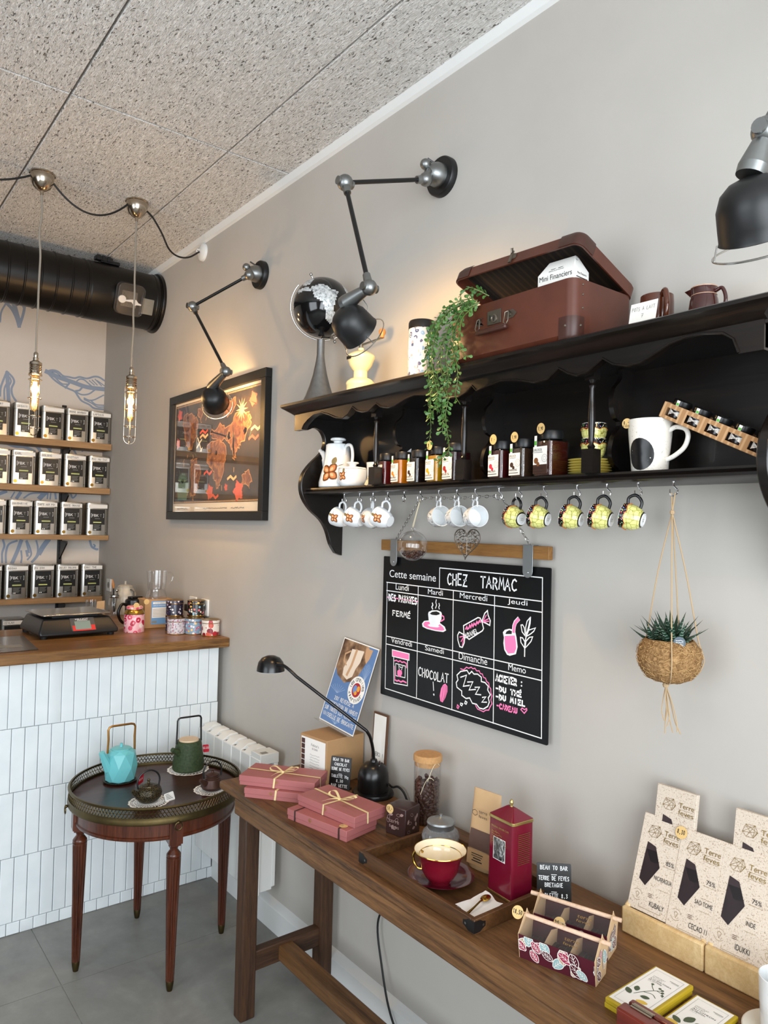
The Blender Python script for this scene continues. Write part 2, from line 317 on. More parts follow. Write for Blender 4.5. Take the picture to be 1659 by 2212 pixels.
BOARD=[
('w',0,2,[(0.2,0.2545),(0.2096,0.2638),(0.2292,0.2676),(0.2822,0.2656),(0.3036,0.257),(0.3097,0.2467),(0.2972,0.2404),(0.2617,0.2391),(0.2228,0.2408),(0.2029,0.245)]),
('p',0,2,[(0.2063,0.2544),(0.2147,0.2619),(0.2318,0.2638),(0.28,0.2622),(0.2967,0.2546),(0.3027,0.2474),(0.2924,0.2437),(0.2616,0.2423),(0.2252,0.2444),(0.2102,0.2475)]),
('w',0,2,[(0.2248,0.2533),(0.2369,0.2571),(0.2706,0.2579),(0.2814,0.2543),(0.2709,0.2507),(0.2372,0.2491)]),
('w',0,2,[(0.2273,0.2869),(0.2296,0.2936),(0.2452,0.3001),(0.2691,0.3025),(0.2858,0.2995),(0.2895,0.2935),(0.2877,0.2774),(0.2777,0.2587),(0.2613,0.2519),(0.2395,0.2542),(0.2304,0.2694)]),
('k',0,2,[(0.2346,0.2885),(0.2453,0.2953),(0.2645,0.2989),(0.2788,0.2963),(0.2801,0.2917),(0.2649,0.2869),(0.2456,0.2864)]),
('p',0.004,0,[(0.2885,0.2894),(0.2979,0.2864),(0.2994,0.2787),(0.289,0.2728),(0.2844,0.2714)]),
('w',0.0042,0,[(0.2456,0.322),(0.2482,0.3166),(0.2436,0.3097),(0.2474,0.3044)]),
('w',0.003,0,[(0.2632,0.3341),(0.2611,0.3259),(0.265,0.3182),(0.2605,0.3081)]),
('w',0.003,0,[(0.2755,0.324),(0.2781,0.3178),(0.2747,0.3127),(0.2772,0.3074)]),
('w',0.0035,1,[(0.3829,0.2696),(0.4407,0.2995),(0.4495,0.2988),(0.4564,0.2894),(0.4635,0.2713),(0.4593,0.2645),(0.4069,0.2332),(0.4,0.2363),(0.386,0.2442),(0.3829,0.268)]),
('w',0.0035,1,[(0.4564,0.2909),(0.4666,0.3141),(0.4771,0.323),(0.4796,0.3108),(0.4886,0.2962),(0.4869,0.2827),(0.4739,0.2867),(0.4586,0.2896)]),
('p',0.003,0,[(0.4607,0.2914),(0.4732,0.3101)]),
('p',0.003,0,[(0.4607,0.2906),(0.482,0.3009)]),
('p',0.003,0,[(0.4619,0.2892),(0.4833,0.294)]),
('w',0.0035,1,[(0.3895,0.2429),(0.3655,0.2491),(0.3593,0.239),(0.3609,0.2243),(0.3695,0.2069),(0.3801,0.2065),(0.3876,0.2205)]),
('p',0.003,0,[(0.387,0.2407),(0.3686,0.2346)]),
('p',0.003,0,[(0.386,0.2387),(0.3743,0.2224)]),
('p',0.003,0,[(0.3861,0.2351),(0.38,0.212)]),
('p',0.005,0,[(0.3923,0.2611),(0.3967,0.2681),(0.3992,0.2619),(0.4059,0.2659),(0.4079,0.2742),(0.4126,0.2684),(0.4168,0.2784),(0.4215,0.2726),(0.4257,0.2811),(0.4325,0.2771),(0.4367,0.2871),(0.4412,0.2829),(0.4476,0.2915),(0.451,0.288)]),
('w',0,2,[(0.5365,0.2695),(0.5434,0.2772),(0.5596,0.2822),(0.5736,0.2817),(0.5818,0.2752),(0.5861,0.2623),(0.5907,0.2375),(0.5853,0.2173),(0.5636,0.2095),(0.5534,0.211),(0.5429,0.2231),(0.5393,0.2409),(0.541,0.2563)]),
('p',0,2,[(0.5429,0.2604),(0.58,0.2667),(0.5845,0.2471),(0.5859,0.2323),(0.5793,0.2194),(0.5574,0.2146),(0.5469,0.2252),(0.5444,0.2416)]),
('k',0,2,[(0.5458,0.2661),(0.5497,0.2734),(0.5597,0.2785),(0.5698,0.2767),(0.572,0.2694)]),
('w',0.012,0,[(0.5749,0.2713),(0.5764,0.291),(0.581,0.3021),(0.5907,0.3114)]),
('p',0.009,0,[(0.5754,0.2759),(0.5768,0.2911),(0.582,0.3022),(0.5916,0.3115)]),
('w',0.0035,0,[(0.6156,0.2159),(0.6157,0.2513),(0.6208,0.2742),(0.6279,0.2972),(0.633,0.3206)]),
('w',0.003,1,[(0.633,0.3213),(0.6218,0.3097),(0.6175,0.293),(0.6188,0.2769),(0.6281,0.2898),(0.6325,0.3051),(0.6334,0.3213)]),
('w',0.003,1,[(0.6171,0.2693),(0.6052,0.2796),(0.6009,0.2969),(0.6067,0.2984),(0.6127,0.2909),(0.6171,0.2693)]),
('w',0.003,1,[(0.6209,0.2712),(0.6282,0.2869),(0.6507,0.2955),(0.6453,0.2861),(0.6341,0.2773),(0.621,0.2698)]),
('w',0.003,1,[(0.615,0.2379),(0.6021,0.251),(0.5998,0.264),(0.6076,0.2636),(0.6156,0.2543),(0.616,0.2396)]),
('w',0.003,1,[(0.6169,0.2397),(0.6194,0.2563),(0.6306,0.2681),(0.6419,0.271),(0.6365,0.2586),(0.6273,0.2485),(0.617,0.2382)]),
('p',0,2,[(0.0568,0.1532),(0.1425,0.1522),(0.1433,0.1323),(0.0577,0.1327)]),
('w',0.003,1,[(0.0568,0.1532),(0.1425,0.1522),(0.1423,0.1321),(0.0577,0.1321)]),
('w',0.003,0,[(0.0648,0.1321),(0.0692,0.0473),(0.1375,0.0512),(0.1345,0.1309)]),
('p',0.004,0,[(0.0692,0.1191),(0.0799,0.1225),(0.0882,0.1193),(0.0987,0.1237),(0.1069,0.1199),(0.1174,0.1232),(0.1296,0.1201),(0.1301,0.1068)]),
('p',0.005,0,[(0.0742,0.0584),(0.0852,0.0569),(0.0931,0.0601),(0.104,0.0569),(0.1144,0.0621),(0.1303,0.0599)]),
('p',0.003,0,[(0.0698,0.1021),(0.0741,0.0618)]),
('w',0.0025,1,[(0.076,0.1116),(0.1247,0.1109),(0.1245,0.074),(0.078,0.0727)]),
('p',0,2,[(0.085,0.0892),(0.0944,0.0959),(0.1079,0.093),(0.1098,0.0849),(0.1033,0.0737),(0.0927,0.0712),(0.0855,0.0774)]),
('w',0.0025,0,[(0.0944,0.0959),(0.0913,0.1089),(0.1022,0.1022),(0.1127,0.1073),(0.1062,0.0961)]),
('w',0.003,0,[(0.2575,0.0843),(0.2608,0.0592)]),
('w',0.005,0,[(0.2616,0.0482),(0.2626,0.0462)]),
('p',0,2,[(0.3115,0.0892),(0.3209,0.083),(0.3215,0.0675),(0.3129,0.047),(0.3019,0.0316),(0.2915,0.0334),(0.2882,0.0485),(0.2935,0.0717),(0.3024,0.0844)]),
('k',0.0012,0,[(0.3103,0.0842),(0.3123,0.0658),(0.304,0.0359)]),
('k',0.0012,0,[(0.3039,0.0815),(0.3009,0.0605),(0.2971,0.0345)]),
('k',0.0012,0,[(0.3164,0.0822),(0.3183,0.0669),(0.3084,0.043)]),
('w',0.0035,1,[(0.3653,0.1096),(0.358,0.1006),(0.3615,0.0874),(0.3817,0.0804),(0.3821,0.0682),(0.3997,0.0624),(0.4146,0.0669),(0.4257,0.054),(0.4426,0.0544),(0.4533,0.0461),(0.4698,0.0466),(0.4859,0.0572),(0.4916,0.0701),(0.4872,0.081),(0.495,0.0914),(0.4845,0.1026),(0.4862,0.1133),(0.4738,0.1213),(0.4593,0.1217),(0.459,0.1336),(0.4442,0.14),(0.4295,0.1375),(0.4208,0.1436),(0.4104,0.1343),(0.4015,0.1434),(0.3885,0.1397),(0.3755,0.136),(0.3604,0.1227)]),
('p',0.003,0,[(0.3752,0.1437),(0.3884,0.1428),(0.399,0.1522),(0.4077,0.1505),(0.4183,0.1553),(0.4248,0.1518),(0.4332,0.1547),(0.4397,0.1483),(0.4502,0.15),(0.4545,0.1433),(0.4628,0.1432),(0.4672,0.135),(0.4755,0.1335),(0.4798,0.1254),(0.488,0.1224),(0.4903,0.1125),(0.4965,0.1078),(0.4968,0.0976),(0.5011,0.0896),(0.4974,0.0772),(0.5017,0.0678),(0.494,0.056),(0.4902,0.0478),(0.4781,0.0453),(0.4701,0.0392),(0.4576,0.041),(0.4472,0.0419),(0.4385,0.0506)]),
('w',0.0035,0,[(0.376,0.1192),(0.3998,0.1294),(0.3878,0.0953),(0.4123,0.1022)]),
('w',0.0035,0,[(0.4047,0.1105),(0.426,0.1149),(0.4118,0.089),(0.4371,0.0953)]),
('w',0.0035,0,[(0.4349,0.1009),(0.4528,0.1047),(0.4376,0.0818),(0.4584,0.0843)]),
('w',0.0035,0,[(0.4648,0.0781),(0.4782,0.0822),(0.4631,0.0645),(0.4815,0.0681)]),
('p',0.003,1,[(0.3654,0.0373),(0.3721,0.034),(0.3679,0.027),(0.3634,0.0292)]),
('w',0.003,1,[(0.3784,0.0451),(0.3872,0.0447),(0.383,0.0378),(0.3777,0.0397)]),
('w',0.003,1,[(0.3978,0.0551),(0.4043,0.0527),(0.4011,0.046),(0.395,0.0472)]),
('p',0.003,1,[(0.6186,0.0662),(0.6066,0.0735),(0.6109,0.0786),(0.6191,0.076),(0.6262,0.0803),(0.6274,0.0764)]),
('p',0.0035,0,[(0.0238,0.3211),(0.0912,0.321),(0.1787,0.3206)]),
('w',0.0028,0,[(0.0185,0.3696),(0.669,0.3666)]),
('w',0.0028,0,[(0.0196,0.3424),(0.6697,0.3385)]),
('w',0.0028,0,[(0.0256,0.1932),(0.6734,0.1886)]),
('w',0.0028,0,[(0.0252,0.1676),(0.6741,0.1623)]),
('w',0.0028,0,[(0.0243,0.0225),(0.6778,0.0143)]),
('w',0.0028,0,[(0.2754,0.4313),(0.6708,0.4282)]),
('w',0.0028,0,[(0.0219,0.3699),(0.0243,0.0225)]),
('w',0.0028,0,[(0.1784,0.3672),(0.1824,0.022)]),
('w',0.0028,0,[(0.3373,0.3661),(0.3422,0.0177)]),
('w',0.0028,0,[(0.5032,0.3655),(0.508,0.0153)]),
('w',0.0028,0,[(0.6708,0.4282),(0.6778,0.0143)]),
('w',0.0028,0,[(0.2754,0.4313),(0.2758,0.3688)]),
]
PRINTED=[
('Cette semaine', (0.0334, 0.3862), 0.2262, 0.0223),
('Lundi', (0.067, 0.3449), 0.0657, 0.0178),
('Mardi', (0.2244, 0.344), 0.0676, 0.0149),
('Mercredi', (0.3651, 0.3441), 0.1104, 0.0149),
('Jeudi', (0.5522, 0.3419), 0.0699, 0.0165),
('Vendredi', (0.0506, 0.1711), 0.1042, 0.0164),
('Samedi', (0.2174, 0.1706), 0.0849, 0.014),
('Dimanche', (0.3665, 0.1663), 0.1142, 0.0185),
('Memo', (0.5594, 0.1662), 0.0616, 0.0162),
]
HAND=[
('w', 0.0045, 'CHEZ', (0.3102, 0.3849), 0.088, 0.0323),
('w', 0.0045, 'TARMAC', (0.4484, 0.3861), 0.1393, 0.0307),
('w', 0.005, 'DES PATATES', (0.0316, 0.3119), 0.144, 0.0196),
('w', 0.0035, 'FERMÉ', (0.0529, 0.2648), 0.0952, 0.0157),
('w', 0.0035, 'CHOCOLAT', (0.1884, 0.0923), 0.1394, 0.0256),
('w', 0.0045, 'ACHETER :', (0.5147, 0.1342), 0.0995, 0.0174),
('w', 0.0045, '-DU THÉ', (0.514, 0.107), 0.0965, 0.0129),
('w', 0.0045, '-DU MIEL', (0.5147, 0.085), 0.1083, 0.013),
('p', 0.004, '-CADEAU', (0.5187, 0.0603), 0.0775, 0.0132),
]
MURAL=[
(0.012,[(-0.366,2.555),(-0.331,2.569),(-0.296,2.565),(-0.264,2.542),(-0.228,2.54),(-0.192,2.538),(-0.161,2.55),(-0.115,2.547),(-0.069,2.566),(-0.036,2.566),(-0.002,2.549)]),
(0.028,[(-0.366,2.555),(-0.295,2.53),(-0.205,2.51),(-0.113,2.49),(-0.0,2.491)]),
(0.012,[(-0.366,2.555),(-0.321,2.512),(-0.276,2.483),(-0.23,2.464),(-0.189,2.45),(-0.166,2.42),(-0.142,2.394),(-0.095,2.376),(-0.062,2.356),(-0.0,2.356)]),
(0.01,[(-0.185,2.456),(-0.162,2.44),(-0.134,2.436),(-0.097,2.448),(-0.061,2.48)]),
(0.012,[(-0.223,2.503),(-0.24,2.477),(-0.248,2.466)]),
(0.012,[(-0.136,2.494),(-0.158,2.464),(-0.176,2.457)]),
(0.009,[(-0.129,2.415),(-0.096,2.405),(-0.064,2.412),(-0.031,2.433),(-0.004,2.451)]),
(0.009,[(-0.128,2.406),(-0.081,2.388),(-0.043,2.368),(-0.001,2.371)]),
(0.009,[(-0.178,2.521),(-0.16,2.536),(-0.133,2.535),(-0.104,2.515),(-0.085,2.501)]),
(0.007,[(-0.1,2.535),(-0.067,2.511)]),
(0.007,[(-0.082,2.542),(-0.048,2.513)]),
(0.007,[(-0.063,2.55),(-0.02,2.512)]),
(0.007,[(-0.049,2.542),(-0.001,2.515)]),
(0.009,[(-0.087,2.406),(-0.053,2.382),(-0.001,2.383)]),
(0.009,[(-0.34,2.559),(-0.305,2.557),(-0.282,2.537),(-0.304,2.538),(-0.331,2.553)]),
(0.009,[(-0.312,2.523),(-0.271,2.491),(-0.236,2.491)]),
(0.02,[(-0.648,2.978),(-0.606,2.941),(-0.576,2.911),(-0.55,2.862),(-0.534,2.812)]),
(0.016,[(-0.534,2.812),(-0.524,2.848),(-0.51,2.915),(-0.506,2.981)]),
(0.018,[(-0.534,2.819),(-0.559,2.905),(-0.582,2.969)]),
(0.01,[(-0.614,2.94),(-0.637,2.885),(-0.642,2.821)]),
(0.01,[(-0.51,2.929),(-0.533,2.98)]),
(0.012,[(-0.528,2.843),(-0.542,2.886),(-0.57,2.981)]),
(0.012,[(-0.594,2.52),(-0.61,2.47),(-0.625,2.414),(-0.627,2.364)]),
(0.012,[(-0.594,2.52),(-0.562,2.49),(-0.551,2.46),(-0.564,2.418),(-0.558,2.377),(-0.537,2.344)]),
(0.022,[(-0.592,2.513),(-0.584,2.415),(-0.578,2.343)]),
(0.01,[(-0.586,2.46),(-0.604,2.412),(-0.602,2.345)]),
(0.01,[(-0.578,2.488),(-0.569,2.462),(-0.581,2.429)]),
(0.012,[(-0.581,1.475),(-0.572,1.439),(-0.583,1.394),(-0.581,1.336)]),
(0.012,[(-0.503,1.471),(-0.548,1.448),(-0.562,1.394),(-0.56,1.336)]),
(0.022,[(-0.478,1.471),(-0.497,1.408),(-0.524,1.335)]),
(0.01,[(-0.445,1.472),(-0.427,1.431),(-0.417,1.385),(-0.437,1.353)]),
(0.01,[(-0.449,1.467),(-0.43,1.398)]),
(0.014,[(-0.445,1.408),(-0.438,1.376)]),
(0.01,[(-0.39,1.472),(-0.38,1.431),(-0.383,1.385),(-0.411,1.339)]),
(0.03,[(-0.321,1.477),(-0.346,1.44),(-0.37,1.394)]),
(0.015,[(-0.37,1.394),(-0.39,1.362),(-0.411,1.339)]),
(0.01,[(-0.476,1.408),(-0.471,1.367),(-0.474,1.335)]),
(0.014,[(-0.061,1.475),(-0.048,1.437),(-0.021,1.42),(-0.01,1.419)]),
(0.01,[(-0.036,1.451),(-0.027,1.442),(-0.036,1.432)]),
(0.01,[(-0.192,1.781),(-0.18,1.754),(-0.162,1.769),(-0.158,1.783)]),
(0.02,[(-0.493,1.771),(-0.512,1.738)]),
(0.03,[(-0.349,1.778),(-0.378,1.744)]),
(0.01,[(-0.471,1.74),(-0.43,1.77),(-0.357,1.778)]),
(0.008,[(-0.526,1.774),(-0.545,1.737)]),
(0.008,[(-0.331,1.779),(-0.334,1.742)]),
(0.008,[(-0.314,1.78),(-0.317,1.74)]),
(0.012,[(-0.288,1.781),(-0.282,1.744)]),
(0.02,[(-0.607,1.761),(-0.575,1.776)]),
(0.02,[(-0.593,2.08),(-0.535,2.061),(-0.481,2.061),(-0.422,2.039)]),
(0.02,[(-0.52,2.083),(-0.419,2.076),(-0.383,2.042)]),
(0.014,[(-0.419,2.085),(-0.35,2.073),(-0.323,2.042)]),
(0.012,[(-0.384,2.081),(-0.323,2.061)]),
(0.012,[(-0.186,2.073),(-0.167,2.041)]),
(0.008,[(-0.131,2.063),(-0.108,2.075)]),
]

# ---------------- shared materials ----------------
def mk_shared():
    k = NT('plaster', .75, 0, .25); p = k.co(); n = k.noise(p, 2.2, 4, .6)
    k.col(k.ramp(n, [(.3, 'b6b1aa'), (.7, 'bcb7b0')])); k.bump(k.noise(p, 220, 2), .05, .0006)
    k = NT('mural_wall', .7, 0, .25); k.col(k.ramp(k.noise(k.co(), 3, 3), [(.3, 'd6ccc2'), (.7, 'dcd3c9')]))
    mat('white_paint', 'e2e2de', .45, bump=.03); mat('white_gloss', 'e6e7e5', .3)
    # wood-wool ceiling boards
    k = NT('wood_wool', .9, 0, .1); hs = []
    for a, sc in ((0, 1), (.9, 1.15), (1.9, .95), (2.6, 1.1)):
        hs.append(k.noise(k.co((1, .16, 1), (0, 0, a), (a, a*2, 0)), 210*sc, 2, .5, 1.2))
    m = k.math('MAXIMUM', k.math('MAXIMUM', hs[0], hs[1]), k.math('MAXIMUM', hs[2], hs[3]))
    hole = k.noise(k.co((1, .4, 1), (0, 0, .6)), 170, 2, .5, .8); hk = k.ramp(hole, [(.32, 'ffffff'), (.38, '000000')])
    c = k.ramp(m, [(.5, 'c9c6c1'), (.7, 'f8f7f5')])
    c = k.mix(hk, c, lin('6f6a65'))
    big = k.noise(k.co(), 3, 3); c = k.mix(k.ramp(big, [(.35, '000000'), (.75, '444444')]), c, lin('d6d0c8'))
    k.col(c); k.bump(k.math('SUBTRACT', m, k.math('MULTIPLY', hk, .5)), 1, .006)
    # grey stone floor
    k = NT('stone_tile', .42, 0, .4); p = k.co(); n = k.noise(p, 2.6, 6, .65, .6); n2 = k.noise(p, 14, 5, .6)
    c = k.ramp(k.math('ADD', k.math('MULTIPLY', n, .7), k.math('MULTIPLY', n2, .3)), [(.32, '75736f'), (.55, '8a8882'), (.75, 'a29f98')])
    vein = k.ramp(k.noise(k.co((1, 1, 1), (0, 0, .5)), 1.7, 5, .6, 2.2), [(.485, '000000'), (.5, '1c1c1c'), (.515, '000000')])
    k.col(k.mix(vein, c, lin('3f3f3d'))); k.bump(n2, .06, .002)
    mat('grout', 'a4a49f', .8); mat('tile_grout', 'd0d4d4', .6)
    k = NT('white_tile', .16, 0, .5); p = k.co(); k.col(k.ramp(k.noise(p, 9, 2), [(.3, 'e2e8ea'), (.7, 'ebf0f1')])); k.bump(k.noise(p, 26, 2), .15, .004)
    wood('oak_shelf', '8d6a45', 'b08a5f', 0, 6, .5, 0, 'a27c53')
    wood('counter_wood', '4c2f17', 'a2753f', 0, 5, .38, .05, '714a24')
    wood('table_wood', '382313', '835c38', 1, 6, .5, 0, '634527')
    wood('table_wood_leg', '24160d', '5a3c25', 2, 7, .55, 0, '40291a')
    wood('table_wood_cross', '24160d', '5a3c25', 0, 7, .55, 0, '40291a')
    wood('mahogany', '2d1309', '63301a', 2, 5, .32, .2, '4a2110')
    wood('mahogany_top', '2c110b', '44201a', 0, 4, .3, .08, '381711')
    wood('rail_oak', '7a5228', 'a3763f', 1, 6, .5, 0, '8c6232')
    wood('bamboo', 'c4a06b', 'e0c594', 1, 5, .4, .1, 'd0ae79')
    wood('dowel', 'c9a588', 'e2c6ad', 1, 8, .6, 0, 'd8b99e')
    wood('tray_wood', '38220f', '664324', 1, 6, .5, 0, '4f3219')
    # near-black waxed oak of the wall rack
    k = NT('black_oak', .3, 0, .45, .15); n = k.noise(k.co((1, .06, 1)), 60, 5, .65, .8); k.col(k.ramp(n, [(.3, '0a0808'), (.62, '15100d'), (.8, '2b1c11')])); k.bump(n, .22, .001)
    mat('black_matt', '0f0f10', .42, bump=.04, bs=300); mat('black_satin', '0c0c0d', .28); mat('black_plastic', '17181a', .38); mat('black_rubber', '0b0b0b', .6)
    mat('steel', 'b9b8b4', .25, 1); mat('cast_metal', '8f9190', .38, 1, var=.12, vs=60, bump=.12, bs=120); mat('chrome', 'd8d8d8', .08, 1)
    mat('nickel', 'b7ac9c', .2, 1); mat('brass_dark', '5d5034', .42, 1, var=.3, vs=45, bump=.2); mat('brass', 'b08d45', .28, 1); mat('gold', 'c8a04a', .18, 1)
    mat('galvanised', 'a9aeb0', .38, .9, var=.12, vs=25)
    mat('paper', 'f1eee8', .7); mat('cream_paper', 'e9dcb8', .7); mat('price_tan', 'd9b678', .6); mat('ink', '18181a', .6); mat('chalk_white', 'f4f4f4', .7); mat('chalk_pink', 'ff7fb6', .7)
    mat('porcelain', 'e6e9ea', .14, coat=.2); mat('brown_glaze', '6b3f1c', .2); mat('orange_glaze', 'c97b45', .3); mat('peach_glaze', 'e8b58d', .3); mat('olive_glaze', '7a6a40', .3)
    mat('kraft', 'b08a60', .75, var=.06, vs=120); mat('label_black', '0f0f0f', .4); mat('label_grey', '8b8b86', .5); mat('label_lime', 'c6cf7c', .5); mat('green_mark', '5fae4a', .5)
    glass('clear_glass'); glass('clear_plastic', (.93, .91, .9, 1), .04, .1)
    mat('red_tag', 'd0243a', .4); mat('rope', 'b29875', .9, bump=.3)
mk_shared()

# ---------------- the room ----------------
def setting():
    def st(name, g, m, **k):
        o = g.build(name, m, **k); o['kind'] = 'structure'; return o
    g = G(); g.box(-4.3, .1, -2, 5.2, -.1, -.003); g.use(1); xs = [-4.79+.8*i for i in range(7)]; ys = [-2.116+.8*i for i in range(10)]
    for x in xs:
        for y in ys:
            a, b, c, d = max(x, -4.3)+.0015, min(x+.8, .1)-.0015, max(y, -2)+.0015, min(y+.8, 5.2)-.0015
            if b > a and d > c: g.box(a, b, c, d, -.004, 0)
    st('floor', g, ['grout', 'stone_tile'], angle=0)
    g = G(); g.box(-4.3, .1, -2, 5.2, 3.075, 3.15); g.use(1); xs = [.02, -.292, -.876, -1.46, -2.04, -2.63, -3.21, -3.8, -4.3]
    for i in range(8):
        gap = .008 if i == 2 else .006
        for y0, y1 in ((-2, -.6), (-.6, .62), (.62, 2.62), (2.62, 4.62), (4.62, 5.2)):
            x1, x0 = xs[i]-gap/2, xs[i+1]+.003; y0 += .003; y1 -= .003; b = .0025
            v = [(x0, y0, 3.075), (x1, y0, 3.075), (x1, y1, 3.075), (x0, y1, 3.075), (x0, y0, 3.055+b), (x1, y0, 3.055+b), (x1, y1, 3.055+b), (x0, y1, 3.055+b), (x0+b, y0+b, 3.055), (x1-b, y0+b, 3.055), (x1-b, y1-b, 3.055), (x0+b, y1-b, 3.055)]
            g.add(v, [(0, 1, 5, 4), (1, 2, 6, 5), (2, 3, 7, 6), (3, 0, 4, 7), (4, 5, 9, 8), (5, 6, 10, 9), (6, 7, 11, 10), (7, 4, 8, 11), (8, 9, 10, 11)])
    st('ceiling', g, ['black_rubber', 'wood_wool'], angle=0)
    st('wall_right', G().box(0, .1, -2, 5.125, 0, 3.075), 'plaster')
    wb = st('wall_back', G().box(-4.2, 0, 5.025, 5.125, 0, 3.075), 'mural_wall')
    mat('mural_blue', '8f9cb0', .7)
    g = G().at(basis((0, 5.0245, 0), (1, 0, 0), (0, 0, 1), (0, -1, 0)))
    for si, (wd, p) in enumerate(MURAL):
        q = [tuple(a) for a in bez([(x, z, 0) for x, z in p if x < .05], 5)] if len(p) > 2 else p
        q = [(min(a[0], -.002), a[1]) for a in q]; g.stroke(q, wd, .00004*si)
    g.build('leaf_mural', 'mural_blue', wb, angle=0)
    g = G(); g.box(-4.3, -4.2, -2, -.5, 0, 3.075); g.box(-4.3, -4.2, 1.9, 5.2, 0, 3.075); g.box(-4.3, -4.2, -.5, 1.9, 0, .6); g.box(-4.3, -4.2, -.5, 1.9, 2.75, 3.075); mat('low_bounce_wall', '5a5149', .7); st('wall_left', g, 'low_bounce_wall')  # unseen left wall; dark colour invented to cut fill light and darken reflections
    g = G(); g.box(-4.3, -3.8, -2, -1.9, 0, 3.075); g.box(-.25, .1, -2, -1.9, 0, 3.075); g.box(-3.8, -.25, -2, -1.9, 0, .35); g.box(-3.8, -.25, -2, -1.9, 2.85, 3.075); st('wall_front', g, 'plaster')
    g = G(); 
    for x in (-3.8, -2.65, -1.45, -.29): g.box(x, x+.04, -1.98, -1.92, .35, 2.85)
    g.box(-3.8, -.25, -1.98, -1.92, .35, .4); g.box(-3.8, -.25, -1.98, -1.92, 2.8, 2.85); st('window_1', g, 'black_matt')
    g = G()
    for y in (-.5, .68, 1.86): g.box(-4.28, -4.22, y, y+.04, .6, 2.75)
    g.box(-4.28, -4.22, -.5, 1.9, .6, .65); g.box(-4.28, -4.22, -.5, 1.9, 2.7, 2.75); st('window_2', g, 'black_matt')
    # plinth with a sloping top, cornice strip under the ceiling
    g = G(); pr = [(0, 0), (-.034, 0), (-.034, .09), (-.03, .094), (0, .103)]
    g.at(basis((0, 5.02, 0), (1, 0, 0), (0, 0, 1), (0, -1, 0))).prism(pr, 7); st('baseboard_right', g, 'white_gloss')
    g = G().at(basis((0, 5.02, 3.055), (1, 0, 0), (0, 0, 1), (0, -1, 0))).prism([(0, 0), (-.022, 0), (-.022, -.006), (-.012, -.022), (-.012, -.026), (0, -.032)], 7); st('trim_1', g, 'white_gloss')
    # cable rosette high on the wall
    t = thing('cable_rosette', 'round white plastic cable rosette high on the wall where the black cable ends', 'cable cover', (0, 3.489, 2.979))
    g = G().at(basis((0, 0, 0), (0, 1, 0), (0, 0, 1), (1, 0, 0))); g.lathe([(0, -.022), (.03, -.02), (.043, -.012), (.045, 0)], 28); g.build('cover', 'white_gloss', t)
    g = G().tube([(-.02, .005, .012), (-.032, .008, .012), (-.034, .012, .004), (-.02, .012, -.004)], .003, 6); g.build('hook', 'white_gloss', t)
setting()

# ---------------- counter and its back wall ----------------
def counter():
    t = thing('shop_counter', 'shop counter front clad in upright glossy white tiles', 'counter', (0, 3.118, 0))
    G().box(-4.15, -.03, .012, .07, 0, 1.045).build('backing', 'tile_grout', t)
    g = G(); rnd = random.Random(3); zs = [1.043, .793, .546, .296, .047, 0]
    for r in range(5):
        x = -.028 - (.0, .033, .019, .007, .028)[r]; z1, z0 = zs[r]-.001, zs[r+1]+.001
        if x < -.03:
            v = rnd.uniform(-.001, .001); g.box(x+.001, -.028, v, .014, z0, z1)
        while x > -2.6:
            a = [rnd.uniform(-.0012, .0012) for _ in range(4)]; x0, x1 = x-.0475, x-.001; e = .0025
            vs = [(x0, e, z0), (x1, e, z0), (x1, e, z1), (x0, e, z1), (x0+e, a[0], z0+e), (x1-e, a[1], z0+e), (x1-e, a[2], z1-e), (x0+e, a[3], z1-e), (x0, .013, z0), (x1, .013, z0), (x1, .013, z1), (x0, .013, z1)]
            g.add(vs, [(4, 5, 6, 7), (0, 1, 5, 4), (1, 2, 6, 5), (2, 3, 7, 6), (3, 0, 4, 7), (8, 9, 1, 0), (9, 10, 2, 1), (10, 11, 3, 2), (11, 8, 0, 3)]); x -= .0485
    g.build('tiled_front', 'white_tile', t, angle=30)
    g = G(); g.prism([(-4.15, 3.07), (0, 3.07), (0, 4.36), (-.37, 4.36), (-.37, 3.78), (-4.15, 3.78)], .042, 1.046)
    tag(g.build('counter_worktop', 'counter_wood', bevel=.004), 'thick brown wooden worktop on top of the white tiled counter', 'worktop')
    # slotted rail
    t = thing('shelf_rail', 'black slotted metal upright holding the tea tin shelves', 'shelf rail', (-.252, 5.02, .9))
    g = G().box(-.013, .013, -.012, .004, 0, 1.45); g.use(1)
    for i in range(60): g.box(-.008, -.003, -.0126, -.01, .02+.024*i, .034+.024*i); g.box(.003, .008, -.0126, -.01, .02+.024*i, .034+.024*i)
    g.build('slotted_upright', ['black_matt', 'black_rubber'], t)
    for i, z in enumerate((2.105, 1.818, 1.516, 1.126, .8)):
        nm = ['topmost wooden tea shelf, level with the bottoms of the hanging bulbs', 'second wooden tea shelf from the top', 'third wooden tea shelf, above the open gap showing the mural', 'fourth wooden tea shelf, just above the weighing scale', 'lowest wooden tea shelf, behind the weighing scale'][i]
        x1 = (-.003, -.003, -.003, -.03, -.45)[i]
        t = thing('wall_shelf', nm, 'shelf', (-.9, 4.825, z), group='oak tea tin shelves')
        G().box(-1.2, .9+x1, 0, .198, -(.04, .038, .031, .034, .034)[i], 0).build('board', 'oak_shelf', t, bevel=.002)
        for bx in (.648, -.352):
            g = G().at(SIDE(bx-.004)).prism([(.198, -.04), (.198, -.16), (.18, -.16), (.02, -.055), (.02, -.04)], .008); g.build('bracket', 'black_matt', t)
counter()
k = NT('tin_metal', .3, 1, .5); n = k.noise(k.co((1, 1, .1)), 30, 2); k.col(k.ramp(n, [(.3, 'b4b1aa'), (.7, 'cfccc6')]))

